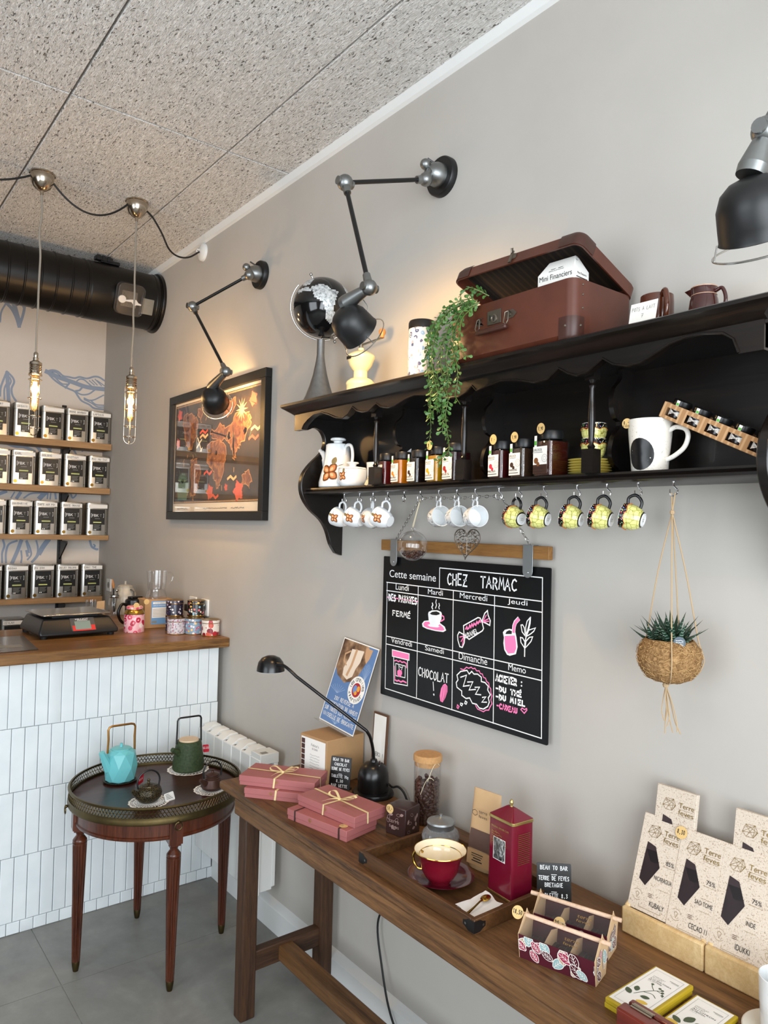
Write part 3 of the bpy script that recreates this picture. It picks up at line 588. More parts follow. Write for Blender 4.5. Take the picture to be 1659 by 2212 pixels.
def tea_tins():
    def body():
        g = G(); P = rrect(.134, .134, .02); L = rrect(.1365, .1365, .021); g.prism(P, .168, 0)
        for z in (.002, .028): g.tube([(x*1.004, y*1.004, z) for x, y in P], .0012, 4, True)
        return g
    base = None
    names = [['THE VERT', 'JASMIN', '', 'ROUGE BOURBON', 'LAPSANG'], ['SENCHA', 'EARL', 'OOLONG', 'VIETNAM', 'PAI MU TAN'], ['BLANC', 'MANDARINE', 'TARTE AUX POM', 'DOUCE ORANGE', ''], ['NOEL', 'ASSAM', 'PU ERH', 'MILKY OOLONG', 'CHAI THE'], ['', 'CEYLAN']]
    xs = [[-.668, -.513, -.361, -.213, -.07], [-.656, -.515, -.366, -.219, -.07], [-.667, -.525, -.38, -.231, -.072], [-.677, -.535, -.388, -.243, -.093], [-.69, -.545]]
    zs = [2.105, 1.818, 1.516, 1.126, .8]; rown = ['top', 'second', 'third', 'fourth', 'lowest']
    ordn = {5: ['leftmost', 'second from the left', 'middle', 'second from the right', 'rightmost'], 2: ['left of the pair', 'right of the pair']}
    lab = None; bm = lidm = labm = None
    for r in range(5):
        for i, x in enumerate(xs[r]):
            t = thing('tea_tin', 'silver tea tin, %s on the %s tea shelf%s' % (ordn[len(xs[r])][i], rown[r], ' behind the scale' if r == 4 else ''), 'tea tin', (x, 4.905, zs[r]), R(random.Random(r*7+i).uniform(-2.5, 2.5)), 'silver tea tins with black labels')
            if bm is None:
                b = body().build('body', 'tin_metal', t, bevel=.001, seg=1); bm = b.data
                g = G(); g.prism(rrect(.1375, .1375, .021), .036, .168); g.prism(rrect(.1335, .1335, .02), .003, .203); l = g.build('lid', 'tin_metal', t, bevel=.0015); lidm = l.data
                g = G().at(FRONT(0, -.0674)); g.flat([(-.0465, .068), (-.0465, .166), (.0465, .166), (.0465, .068), (.026, .068), (.026, .029), (-.026, .029), (-.026, .068)])
                g.use(1); z = .0006; g.text('[', -.039, .113, .026, .004, z); g.text('FBK', -.033, .118, .0165, .041, z); g.text(']', .0355, .113, .026, .004, z); g.use(2); g.text('T', .0135, .118, .0165, .013, z)
                g.rect(-.016, .016, .105, .108, z); g.use(3); g.rect(-.025, .025, .079, .086, z)
                g.use(2)
                for q in range(6): g.rect(-.02, .02-.004*(q % 3), .0655-.0055*q, .0672-.0055*q, z)
                g.use(1); g.rect(-.02, -.016, .032, .038, z); g.rect(-.012, -.006, .032, .038, z)
                g.use(4); g.disc(-.045, .018, .0105, z+.0002); g.use(0); g.disc(.054, .016, .0025, z)
                labm = g.build('label', ['label_black', 'chalk_white', 'label_grey', 'label_lime', 'brass'], t, angle=0).data
            else:
                for nm_, me in (('body', bm), ('lid', lidm), ('label', labm)):
                    o = bpy.data.objects.new(nm_, me); C.objects.link(o); o.parent = t
                    if nm_ != 'label': md = o.modifiers.new('bevel', 'BEVEL'); md.width = .001; md.segments = 1; md.limit_method = 'ANGLE'; md.angle_limit = R(40)
            g = G().at(FRONT(0, -.0692)); g.rect(-.055, .06, .173, .196); g.use(1)
            s = names[r][i]
            if s: g.hand(s, -.05, .179, .011, min(.1, .0095*len(s)), .0016, .0003)
            g.build('name_strip', ['paper', 'ink'], t, angle=0)
tea_tins()

def duct():
    t = thing('ventilation_duct', 'fat black spiral ventilation duct running under the ceiling to the side wall', 'duct', (0, 4.13, 2.862))
    Mx = basis((0, 0, 0), (0, 1, 0), (0, 0, 1), (1, 0, 0)); r = .152; pr = [(r, -4.1)]; x = -4.1
    while x < -.42: pr += [(r, x), (r+.004, x+.004), (r+.004, x+.008), (r, x+.012)]; x += .075
    pr += [(r, -.4), (r+.003, -.395), (r+.004, -.3), (r+.002, -.29), (r+.002, -.05), (r+.005, -.045), (r+.005, -.03), (r+.002, -.025), (r+.002, -.012)]
    k = NT('duct_black', .35, .3, .5); k.col('131110'); k.bump(k.noise(k.co(), 30, 3), .1, .003)
    G().at(Mx).lathe(pr, 56).build('pipe', 'duct_black', t, angle=25)
    G().at(Mx).lathe([(r, -.02), (r+.013, -.018), (r+.016, -.008), (r+.014, -.001), (r, -.001)], 56).build('end_collar', 'duct_black', t)
    g = G(); g.box(-.33, -.23, -.06, 0, .15, .166); g.box(-.36, -.27, -.065, -.03, .158, .178)
    for i in range(3): g.box(-.355+.028*i, -.34+.028*i, -.07, -.06, .155, .182)
    g.build('clip', 'black_plastic', t)
    # damper control under a clear cover, facing the room
    N = V((0, -.93, -.37)).normalized(); up = V((1, 0, 0)).cross(N)*-1; up = up.normalized() if up.z > 0 else -up.normalized()
    B = basis(N*(r+.006)+V((-.205, 0, .01)), (1, 0, 0), up, N)
    g = G().at(B).prism(rrect(.15, .17, .03), .012, -.004); b = g.build('damper_control', 'black_plastic', t, bevel=.002)
    G().at(B).prism(rrect(.085, .085, .004), .008, .0).at(B @ MX.Translation((.1, -.02, 0))).prism(rrect(.075, .085, .004), .006, 0).build('mounting_plate', 'cast_metal', t, bevel=.001)
    g = G().at(B @ MX.Translation((-.04, -.005, .012))).prism([(.02*math.cos(a*.2618), .02*math.sin(a*.2618)) for a in range(24)], .01); g.build('dial', 'white_gloss', b)
    g = G().at(B @ MX.Translation((.03, -.01, .012))).prism([(-.05, .005), (-.02, .012), (.005, .014), (.018, .0), (.035, -.004), (.034, -.011), (.01, -.012), (-.002, -.02), (-.018, -.002), (-.05, -.003)], .008); g.build('lever', 'white_gloss', b)
    g = G().at(B).prism(rrect(.145, .165, .03), .034, .008); o = g.build('clear_cover', 'clear_plastic', b, bevel=.004)
duct()

# ---------------- pendant lamps ----------------
def pendants():
    k = NT('pendant_cord', .7); k.col('8e8578')
    glass('amber_glass', (1, .86, .6, 1), 0, .1); emit('filament', (255, 196, 110), 40); emit('bulb_core', (255, 206, 120), 18)
    root = thing('pendant_lamp', 'left pendant lamp with glowing tube bulb in wire cage, in front of the tea tins', 'pendant lamp', (-.808, 3.3, 3.055), 0, 'caged tube pendant lamps')
    g = G(); g.lathe([(.05, 0), (.051, -.006), (.047, -.008), (.047, -.014), (.045, -.035), (.034, -.058), (.016, -.072), (.008, -.075), (.007, -.09), (0, -.09)], 32); g.build('canopy', 'nickel', root)
    zt = -.763; rnd = random.Random(2)
    pts = [(0, 0, -.085)]+[(rnd.uniform(-.005, .005), rnd.uniform(-.004, .004), -.09-(.67)*i/8) for i in range(1, 8)]+[(0, 0, zt)]
    G().tube(bez(pts, 5), .0042, 8).build('cord', 'pendant_cord', root)
    z = zt; g = G().lathe([(0, z+.01), (.005, z+.01), (.009, z+.004), (.009, z-.006), (.008, z-.012), (.011, z-.014), (.011, z-.026), (.017, z-.03), (.024, z-.034), (.025, z-.044), (.022, z-.047), (.0245, z-.051), (.022, z-.056), (.0245, z-.061), (.022, z-.066), (.0245, z-.071), (.0225, z-.077), (.026, z-.08), (.026, z-.084), (0, z-.084)], 28)
    g.build('socket', 'nickel', root)
    zc = z-.084; zb = z-.338; g = G(); r = .0245
    for a in (0, PI/2):
        c, s = math.cos(a+.6), math.sin(a+.6); p = [(c*r, s*r, zc)]+[(c*r, s*r, zc-.02*i) for i in range(1, 10)]
        p += [(c*r*math.cos(q), s*r*math.cos(q), zb+.026-.026*math.sin(q)) for q in [PI*i/10 for i in range(11)]]
        p += [(-c*r, -s*r, zc-.02*i) for i in range(9, -1, -1)]; g.tube(p, .0017, 6)
    for zz, rr in ((zc-.003, .026), (zc-.022, .026), (zc-.1, .0255), (zc-.175, .0255), (zc-.222, .0255)): g.tube([(rr*math.cos(i*PI/14), rr*math.sin(i*PI/14), zz) for i in range(28)], .0016, 6, True)
    g.build('wire_cage', 'nickel', root)
    b = G().lathe([(.011, zc), (.0165, zc-.015), (.0165, zc-.135), (.012, zc-.15), (0, zc-.155)], 20).build('bulb', 'amber_glass', root)
    g = G()
    for i in range(6): a = i*PI/3; g.tube([(.007*math.cos(a), .007*math.sin(a), zc-.03), (.010*math.cos(a+.4), .010*math.sin(a+.4), zc-.13)], .0011, 5)
    g.build('filament', 'filament', b)
    G().lathe([(0, zc-.035), (.0085, zc-.04), (.0085, zc-.115), (0, zc-.122)], 12).build('glow_tube', 'bulb_core', b)
    dup(root, (-.409, 3.3, 3.055), .7, 'right pendant lamp with glowing tube bulb in wire cage, nearer the framed map')
    for x in (-.808, -.409): point('pendant_light', (x, 3.3, 2.15), 10, WARM, .03)
    g = G()
    def sag(a, b, s, n=16): return [(a[0]+(b[0]-a[0])*i/n, a[1]+(b[1]-a[1])*i/n, a[2]+(b[2]-a[2])*i/n-s*(1-(2*i/n-1)**2)) for i in range(n+1)]
    g.tube(sag((-1.3, 3.3, 3.03), (-.852, 3.3, 3.033), .07), .0042, 8)
    g.tube(sag((-.768, 3.292, 3.025), (-.45, 3.292, 3.03), .09), .0042, 8)
    g.tube([tuple(p) for p in bez([(-.368, 3.3, 3.028), (-.33, 3.31, 3.005), (-.28, 3.33, 2.955), (-.23, 3.36, 2.9), (-.16, 3.42, 2.9), (-.09, 3.46, 2.925), (-.024, 3.49, 2.977)], 6)], .0042, 8)
    tag(g.build('ceiling_cable', 'black_rubber'), 'black electric cable swagging between the pendant lamp canopies under the ceiling', 'cable')
pendants()

# ---------------- articulated wall lamps ----------------
def wall_lamp(label, base, knuckle, elbow, joint, shade, d, roll=0, power=10):
    O = V((0, base[0], base[1])); L = lambda p: V(p)-O
    t = thing('wall_lamp', label, 'wall lamp', O, 0, 'articulated wall lamps')
    B = basis((0, 0, 0), (0, 1, 0), (0, 0, 1), (-1, 0, 0)) ; B = basis((0, 0, 0), (0, -1, 0), (0, 0, 1), (-1, 0, 0))
    G().at(B).lathe([(.061, 0), (.061, .018), (.058, .022), (0, .022)], 40).build('wall_plate', 'black_matt', t)
    g = G().at(B).lathe([(.038, .021), (.036, .04), (.028, .058), (.016, .07), (0, .073)], 28).at()
    k = L(knuckle); e = L(elbow); j = L(joint); s = L(shade); d = V(d).normalized()
    g.ball((-.075, .004, .02), .017, 16); g.ball(k, .021, 18); g.cyl((-.06, 0, .004), k, .013, .013, 14)
    ua = (e-k).normalized(); g.cyl(k, k+ua*.034, .0135, .0115, 14); b = g.build('wall_knuckle', 'cast_metal', t)
    G().cyl((-.022, .02, .045), (-.045, .03, .058), .0035, .0035, 8).build('switch', 'black_plastic', b)
    G().cyl(k+ua*.03, e-ua*.012, .0065, .0065, 12).build('upper_arm', 'black_satin', t)
    la = (j-e).normalized(); g = G().ball(e, .023, 20); g.cyl(e, e+la*.042, .0135, .0105, 14); g.cyl(e-V((.026, 0, 0)), e+V((.026, 0, 0)), .012, .012, 14); g.build('elbow_joint', 'cast_metal', t)
    G().cyl(e+la*.038, j-la*.036, .0065, .0065, 12).build('lower_arm', 'black_satin', t)
    g = G().ball(j, .021, 20); g.cyl(j-la*.044, j, .0105, .0125, 14); g.cyl(j-V((.024, 0, 0)), j+V((.024, 0, 0)), .011, .011, 14); g.build('lower_joint', 'cast_metal', t)
    # shade frame: z axis opens along d
    x = V((0, 0, 1)).cross(d).normalized(); y = d.cross(x); M = basis(s, x, y, d); rs = .054
    sh = G().at(M).lathe([(0, -.046), (.014, -.0455), (.03, -.041), (.044, -.029), (.0525, -.008), (rs, .02), (rs+.0005, .036), (rs+.002, .04), (rs, .041), (rs-.002, .036), (.0515, .0), (.043, -.026), (.028, -.039), (0, -.043)], 44).build('shade', 'black_matt', t)
    top = s+V((0, 0, .044))-d*.018; nk = (top-j).normalized()
    g = G(); g.cyl(j, j+nk*.02, .011, .014, 18); g.cyl(j+nk*.018, top, .0145, .022, 22); g.cyl(top, top+nk*.014, .022, .021, 22); g.build('socket_housing', 'cast_metal', t)
    g = G().at(M); n = 40; g.tube([((rs+.012)*math.cos(2*PI*i/n), (rs+.012)*math.sin(2*PI*i/n), .058) for i in range(n)], .0017, 6, True)
    for a in (90, 210, 330): c, q = math.cos(R(a)), math.sin(R(a)); g.tube([((rs+.012)*c, (rs+.012)*q, .058), ((rs+.004)*c, (rs+.004)*q, .035)], .0015, 5)
    g.tube([(0, rs+.002, .03), (0, rs+.026, .02), (0, rs+.03, -.01), (0, rs+.005, -.025)], .0016, 5); g.build('wire_ring', 'steel', t)
    b = G().at(M).ball((0, 0, .008), .02, 14).build('bulb', 'lamp_bulb', t)
    spot('wall_lamp_light', O+s+d*.034, d, power, WARM, 165, .5, .02)
emit('lamp_bulb', (255, 200, 120), 9)
wall_lamp('black jointed wall lamp leaning over the globe, its shade turned to the wall', (1.69, 2.705), (-.095, 1.668, 2.662), (-.37, 1.697, 2.576), (-.40, 1.528, 2.229), (-.40, 1.607, 2.152), (.84, .06, -.5), power=13)
wall_lamp('black jointed wall lamp hanging over the framed map', (2.863, 2.70), (-.1, 2.79, 2.66), (-.25, 3.018, 2.546), (-.21, 2.753, 2.227), (-.21, 2.862, 2.13), (.62, .7, -.3), power=15)
wall_lamp('black jointed wall lamp cut off by the right edge, above the dark red creamer', (.52, 2.70), (-.1, .49, 2.66), (-.40, .30, 2.57), (-.45, .497, 2.195), (-.45, .512, 2.085), (.5, .1, -.8), power=2)

# ---------------- framed map ----------------
def poster():
    t = thing('framed_map', 'large framed illustrated world map with dark background in a black frame', 'framed picture', (0, 3.797, 1.624))
    B = WALL(0, 0); g = G().at(B); W, H = 1.052, .649
    for a in ((0, W, 0, .04), (0, W, H-.04, H), (0, .04, .04, H-.04), (W-.04, W, .04, H-.04)): g.box(a[0], a[1], a[2], a[3], .001, .032)
    g.build('frame', 'black_matt', t, bevel=.0015)
    k = NT('map_ground', .35, 0, .5); n = k.noise(k.co((1, 1, 1)), 14, 4); k.col(k.ramp(n, [(.35, '2a2522'), (.55, '3b312a'), (.7, '4c3a2d')]))
    k = NT('map_land', .35, 0, .5); n = k.noise(k.co(), 26, 5, .7, 1); k.col(k.ramp(n, [(.35, '4b2a1c'), (.5, '7c4a2c'), (.62, 'a8713f'), (.72, 'c89a5e')]))
    mat('map_edge', 'c08a5a', .4); mat('map_coral', 'd9604a', .4, var=.25, vs=40); mat('map_peach', 'f0c08a', .4); mat('map_green', '5f7f6a', .4); mat('map_paper', 'efe3cf', .5)
    g = G().at(B @ MX.Translation((0, 0, .011))); g.rect(.03, W-.03, .03, H-.03); z = .0005
    g.use(1); g.rect(.047, W-.047, .083, H-.052, z)
    g.use(2); 
    for i in range(76): x = .055+.0124*i; g.disc(x, .09, .0035, z*1.5, 6); g.disc(x, H-.06, .0035, z*1.5, 6)
    for y in (.087, H-.057): g.stroke([(.05, y), (W-.05, y)], .0012, z*2)
    rnd = random.Random(5)
    def blob(p, m, j=.012, ed=True):
        q = []
        for i in range(len(p)):
            a, b = p[i], p[(i+1) % len(p)]
            for kk in range(5): f = kk/5; q.append((a[0]+(b[0]-a[0])*f+rnd.uniform(-j, j), a[1]+(b[1]-a[1])*f+rnd.uniform(-j, j)))
        g.use(m); g.flat(q, z*2)
        if ed: g.use(4); g.stroke(q, .004, z*3, True)
    for p in ([(.161,.535),(.259,.54),(.327,.501),(.318,.41),(.258,.362),(.191,.381),(.15,.471)], [(.263,.296),(.326,.299),(.385,.238),(.352,.162),(.302,.1),(.268,.125),(.26,.23)], [(.458,.367),(.587,.376),(.665,.333),(.649,.274),(.601,.167),(.56,.149),(.54,.23),(.456,.291)],
              [(.483,.428),(.581,.45),(.679,.429),(.709,.372),(.601,.375),(.5,.395)], [(.679,.429),(.75,.5),(.869,.48),(.9,.43),(.814,.346),(.77,.33),(.74,.27),(.715,.32),(.668,.381)], [(.822,.206),(.884,.215),(.92,.185),(.898,.145),(.825,.165)], [(.336,.56),(.384,.555),(.367,.484),(.332,.533)], [(.62,.53),(.748,.56),(.726,.507),(.65,.48)]): blob(p, 3)
    for x, y, r in ((.911,.535,.04),(.1,.545,.035),(.49,.135,.042),(.79,.132,.055),(.088,.399,.03),(.663,.152,.02),(.2,.52,.012),(.68,.4,.018),(.55,.32,.014),(.84,.4,.02)): blob([(x+r*math.cos(a)*(1 if i % 2 else .65), y+r*math.sin(a)*(1 if i % 2 else .65)) for i, a in enumerate([PI*k/5 for k in range(10)])], 5, .004, False)
    g.use(6); sx, sy = .803, .5; g.flat([(sx+(.058 if i % 2 == 0 else .02)*math.cos(PI*i/12), sy+(.058 if i % 2 == 0 else .02)*math.sin(PI*i/12)) for i in range(24)], z*4)
    g.use(0); px, py = .359, .375
    g.flat([(px-.03, py+.035), (px-.02, py+.037), (px+.03, py-.035), (px+.025, py-.04)], z*4); g.flat([(px-.035, py-.012), (px-.03, py-.02), (px+.03, py+.022), (px+.024, py+.028)], z*4.5); g.flat([(px+.01, py-.04), (px+.04, py-.02), (px+.036, py-.015), (px+.008, py-.034)], z*5)
    for i, (x, y) in enumerate(((.362,.43),(.364,.408),(.423,.225),(.681,.19),(.5,.108),(.9,.4),(.88,.36))): g.use(5 if i % 2 == 0 else 6); g.stroke([(x, y), (x+.03, y+.012), (x+.06, y-.004), (x+.085, y+.008)], .012, z*4)
    g.use(7); g.flat([(.085, .19), (.24, .19), (.22, .10), (.105, .10)], z*3)
    for i in range(11): a = .3+2.5*i/10; g.stroke([(.16, .19), (.16+.06*math.cos(a), .19+.05*math.sin(a))], .008, z*3)
    for i in range(26): g.use(rnd.choice((4, 6, 7))); x, y = rnd.uniform(.1, .95), rnd.uniform(.12, .56); g.stroke([(x, y), (x+rnd.uniform(-.02, .02), y+rnd.uniform(.01, .03))], .0035, z*3.5)
    g.use(8); 
    for x in (.1, .42, .55, .72): g.scribble(x, .053, .13, .008, .0018, z*2, 26)
    g.build('map_print', ['map_paper', 'map_ground', 'map_peach', 'map_land', 'map_edge', 'map_coral', 'map_peach', 'map_green', 'ink'], t, angle=0)
    G().at(B).box(.038, W-.038, .038, H-.038, .015, .017).build('glazing', 'picture_glass', t)
glass('picture_glass', (1, 1, 1, 1), 0, .02, .28)
poster()

# ---------------- dark wall rack ----------------
def rack():
    t = thing('wall_rack', 'long black wooden wall rack with scalloped valance and turned spindles', 'wall rack', (0, 1.4, 0))
    y0, y1 = .61, 2.216
    SPF = [(0, 2.0), (-.2, 2.0), (-.2, 1.938), (-.158, 1.942), (-.131, 1.953), (-.105, 1.945), (-.088, 1.92), (-.088, 1.893), (-.103, 1.865), (-.145, 1.825), (-.174, 1.786), (-.182, 1.744), (-.172, 1.703), (-.14, 1.662), (-.095, 1.627), (-.069, 1.59), (-.051, 1.542), (-.028, 1.51), (0, 1.5)]
    sm = [(a, b) for a, b in SPF[:4]]+[(p.x, p.y) for p in bez([(a, b, 0) for a, b in SPF[3:18]], 3)][1:]+[SPF[18]]
    for y in (y1, y0+.022): G().at(basis((0, y-1.4, 0), (1, 0, 0), (0, 0, 1), (0, -1, 0))).prism(sm, .022).build('side_panel', 'black_oak', t, bevel=.003)
    G().box(-.012, 0, y0-1.4+.02, y1-1.4-.02, 1.737, 2.0).build('back_board', 'black_oak', t)
    g = G().at(basis((0, y1-1.4-.022, 0), (1, 0, 0), (0, 0, 1), (0, -1, 0))).prism([(-.0, 1.714), (-.156, 1.714), (-.163, 1.718), (-.163, 1.724), (-.158, 1.727), (-.163, 1.731), (-.162, 1.736), (0, 1.736)], y1-y0-.044); g.build('bottom_shelf', 'black_oak', t)
    pr = [(0, 2.028), (-.236, 2.028), (-.241, 2.025), (-.241, 2.018), (-.232, 2.014), (-.226, 2.009), (-.214, 1.998), (-.2, 1.991), (-.199, 1.985), (0, 1.985)]
    g = G(); n = len(pr); L = [(x, y1-1.4+max(0, -x-.2)*.85, z) for x, z in pr]; Q = [(x, y0-1.4-max(0, -x-.2)*.85, z) for x, z in pr]
    L = [(x, (y1-1.4+(.036 if z > 2.01 else .02 if z > 2.0 else .005)), z) for x, y, z in L]; Q = [(x, (y0-1.4-(.036 if z > 2.01 else .02 if z > 2.0 else .005)), z) for x, y, z in Q]
    g.add(L+Q, [tuple(range(n)), tuple(range(2*n-1, n-1, -1))]+[(i, n+i, n+(i+1) % n, (i+1) % n) for i in range(n)]); g.build('cornice', 'black_oak', t, angle=25)
    half = [(2.216, 1.937), (2.165, 1.937), (2.153, 1.952), (2.126, 1.967), (2.09, 1.98), (2.045, 1.981), (2.0, 1.969), (1.957, 1.954), (1.923, 1.949), (1.891, 1.96), (1.868, 1.979), (1.844, 1.964), (1.812, 1.957), (1.782, 1.957), (1.745, 1.975), (1.724, 1.963), (1.688, 1.956), (1.654, 1.959), (1.607, 1.972), (1.569, 1.978), (1.524, 1.973), (1.47, 1.958), (1.432, 1.951), (1.391, 1.949), (1.36, 1.959), (1.341, 1.972), (1.325, 1.957), (1.29, 1.964), (1.243, 1.970), (1.188, 1.964), (1.135, 1.951), (1.098, 1.953), (1.066, 1.974), (1.038, 1.957), (1.014, 1.949), (.987, 1.953), (.948, 1.976), (.922, 1.959), (.886, 1.95), (.857, 1.952), (.828, 1.964), (.792, 1.979), (.756, 1.986), (.726, 1.986), (.685, 1.979), (.665, 1.964), (.655, 1.937), (.61, 1.937)]
    poly = [(-(y-1.4), z) for y, z in half]+[(-(.61-1.4), 2.0), (-(2.216-1.4), 2.0)]
    g = G().at(basis((-.182, 0, 0), (0, -1, 0), (0, 0, 1), (-1, 0, 0))).prism(poly, .02); v = g.build('valance', 'black_oak', t, angle=30)
    g = G(); g.tube([(-.203, y-1.4, z+.002) for y, z in half[1:-1]], .0028, 6); g.build('valance_bead', 'black_oak', v)
    for y in (1.795, 1.408, 1.003):
        g = G().box(-.177, -.147, y-1.415, y-1.385, 1.736, 1.79); g.box(-.174, -.15, y-1.412, y-1.388, 1.945, 1.99)
        g.lathe([(.006, 0), (.009, .006), (.005, .012), (.006, .02), (.0075, .05), (.0085, .07), (.007, .1), (.005, .135), (.008, .142), (.005, .148), (.009, .156)], 14, (-.162, y-1.4, 1.79)); g.build('spindle', 'black_oak', t)
        g = G().at(basis((0, y-1.4+.006, 0), (1, 0, 0), (0, 0, 1), (0, -1, 0)))
        e = [(-.055, 1.99), (-.06, 1.96), (-.085, 1.935), (-.092, 1.9), (-.08, 1.87), (-.062, 1.862), (-.066, 1.845), (-.085, 1.825), (-.095, 1.79), (-.085, 1.765), (-.06, 1.75), (-.05, 1.737)]
        g.prism([(-.01, 1.99)]+[(p.x, p.y) for p in bez([(a, b, 0) for a, b in e], 3)]+[(-.01, 1.737)], .012); g.build('partition', 'black_oak', t)
rack()
HY = [2.018, 1.931, 1.859, 1.783, 1.704, 1.63, 1.549, 1.475, 1.404, 1.318, 1.25, 1.17, 1.071, .99, .911, .828]
def hooks():
    use = ['holding the leftmost brown-flower cup', 'holding the second brown-flower cup', 'holding the third brown-flower cup', 'holding the fourth brown-flower cup', 'left empty, between the brown-flower cups and the chain', 'where the chalkboard chain and the glass ball string hang', 'holding the leftmost white cup with open rim', 'holding the middle white cup with open rim', 'holding the rightmost white cup with open rim', 'at the right bend of the chalkboard chain', 'holding the leftmost yellow honeycomb cup', 'holding the second yellow honeycomb cup', 'holding the middle yellow honeycomb cup', 'holding the fourth yellow honeycomb cup', 'holding the rightmost yellow honeycomb cup', 'holding the hanging succulent planter']
    for i, y in enumerate(HY):
        t = thing('cup_hook', 'small steel screw hook %s' % use[i], 'hook', (-.12, y, 1.714), R((20, 10, 30, 5, -15, 25, 10, 0, 10, 35, 20, 10, 0, 15, 5, 10)[i]), 'cup hooks under the wall rack')
        G().tube([(0, 0, .001), (0, 0, -.008), (0, -.003, -.012), (0, -.008, -.017), (0, -.009, -.022), (0, -.006, -.028), (0, 0, -.031), (0, .006, -.028), (0, .008, -.022), (0, .008, -.016)], .0016, 8).build('hook', 'chrome', t)
        G().cyl((0, 0, 0), (0, 0, -.0015), .004, .004, 10).build('collar', 'chrome', t)
hooks()

# ---------------- cups ----------------
def prad(prof, z):
    for (r0, z0), (r1, z1) in zip(prof, prof[1:]):
        if min(z0, z1) <= z <= max(z0, z1) and z1 != z0: return r0+(r1-r0)*(z-z0)/(z1-z0)
    return prof[-1][0]
def decal(g, prof, poly, a0, off=.0006):
    """paint a small polygon (arc length, height) onto a revolved outer profile"""
    cx = sum(p[0] for p in poly)/len(poly); cz = sum(p[1] for p in poly)/len(poly); vs = []
    def P(u, z): r = prad(prof, z)+off; a = a0+u/max(r, .004); return (r*math.cos(a), r*math.sin(a), z)
    vs.append(P(cx, cz)); n = len(poly)
    for f in (.5, 1.0):
        for u, z in poly: vs.append(P(cx+(u-cx)*f, cz+(z-cz)*f))
    fs = [(0, 1+i, 1+(i+1) % n) for i in range(n)]+[(1+i, 1+n+i, 1+n+(i+1) % n, 1+(i+1) % n) for i in range(n)]
    g.add(vs, fs)
def leafp(u, z, ang, L, W, n=5):
    c, s = math.cos(ang), math.sin(ang); o = []
    for i in range(n+1): t = i/n; w = W*math.sin(PI*(t*.9+.05))**.8; o.append((L*t, w))
    q = o+[(a, -b) for a, b in o[::-1]]
    return [(u+c*a-s*b, z+s*a+c*b) for a, b in q]
def flower(g, prof, u, z, s, a0, m=(0, 1, 2, 3)):
    for i in range(4):
        a = PI/4+i*PI/2+.15
        g.use(m[0]); decal(g, prof, leafp(u, z, a, s, s*.42), a0, .0005)
        g.use(m[1]); decal(g, prof, leafp(u+.12*s*math.cos(a), z+.12*s*math.sin(a), a, s*.72, s*.26), a0, .0009)
        g.use(m[2]); decal(g, prof, leafp(u+.2*s*math.cos(a), z+.2*s*math.sin(a), a, s*.4, s*.14), a0, .0013)
    g.use(m[3]); decal(g, prof, leafp(u+s*.25, z+s*.75, 1.2, s*.75, s*.26), a0, .0006); g.use(m[0]); decal(g, prof, leafp(u+s*.3, z+s*.45, .35, s*1.1, s*.035), a0, .0006)
DEC = ['brown_glaze', 'orange_glaze', 'peach_glaze', 'olive_glaze']
def handle_loop(r0, z0, z1, out, rr, n=8):
    zc, h = (z0+z1)/2, (z1-z0)/2
    return [tuple(p) for p in bez([(r0-.002, 0, z1), (r0+out*.6, 0, z1+h*.12), (r0+out, 0, zc+h*.35), (r0+out*.9, 0, zc-h*.4), (r0+out*.45, 0, z0), (r0-.004, 0, z0)], n)]
def hang_matrix(loc, d):
    """cup hanging by its handle: local +x points up, the foot (local -z) points along d"""
    z = -V(d).normalized(); x = (V((0, 0, 1))-z*z.z).normalized(); y = z.cross(x); return basis(loc, x, y, z)
def hang(t, loc, d, hx, sc=1):
    M = hang_matrix((0, 0, 0), d) @ MX.Scale(sc, 4); off = M @ V((hx, 0, .03)); t.matrix_world = MX.Translation(V(loc)-off) @ M
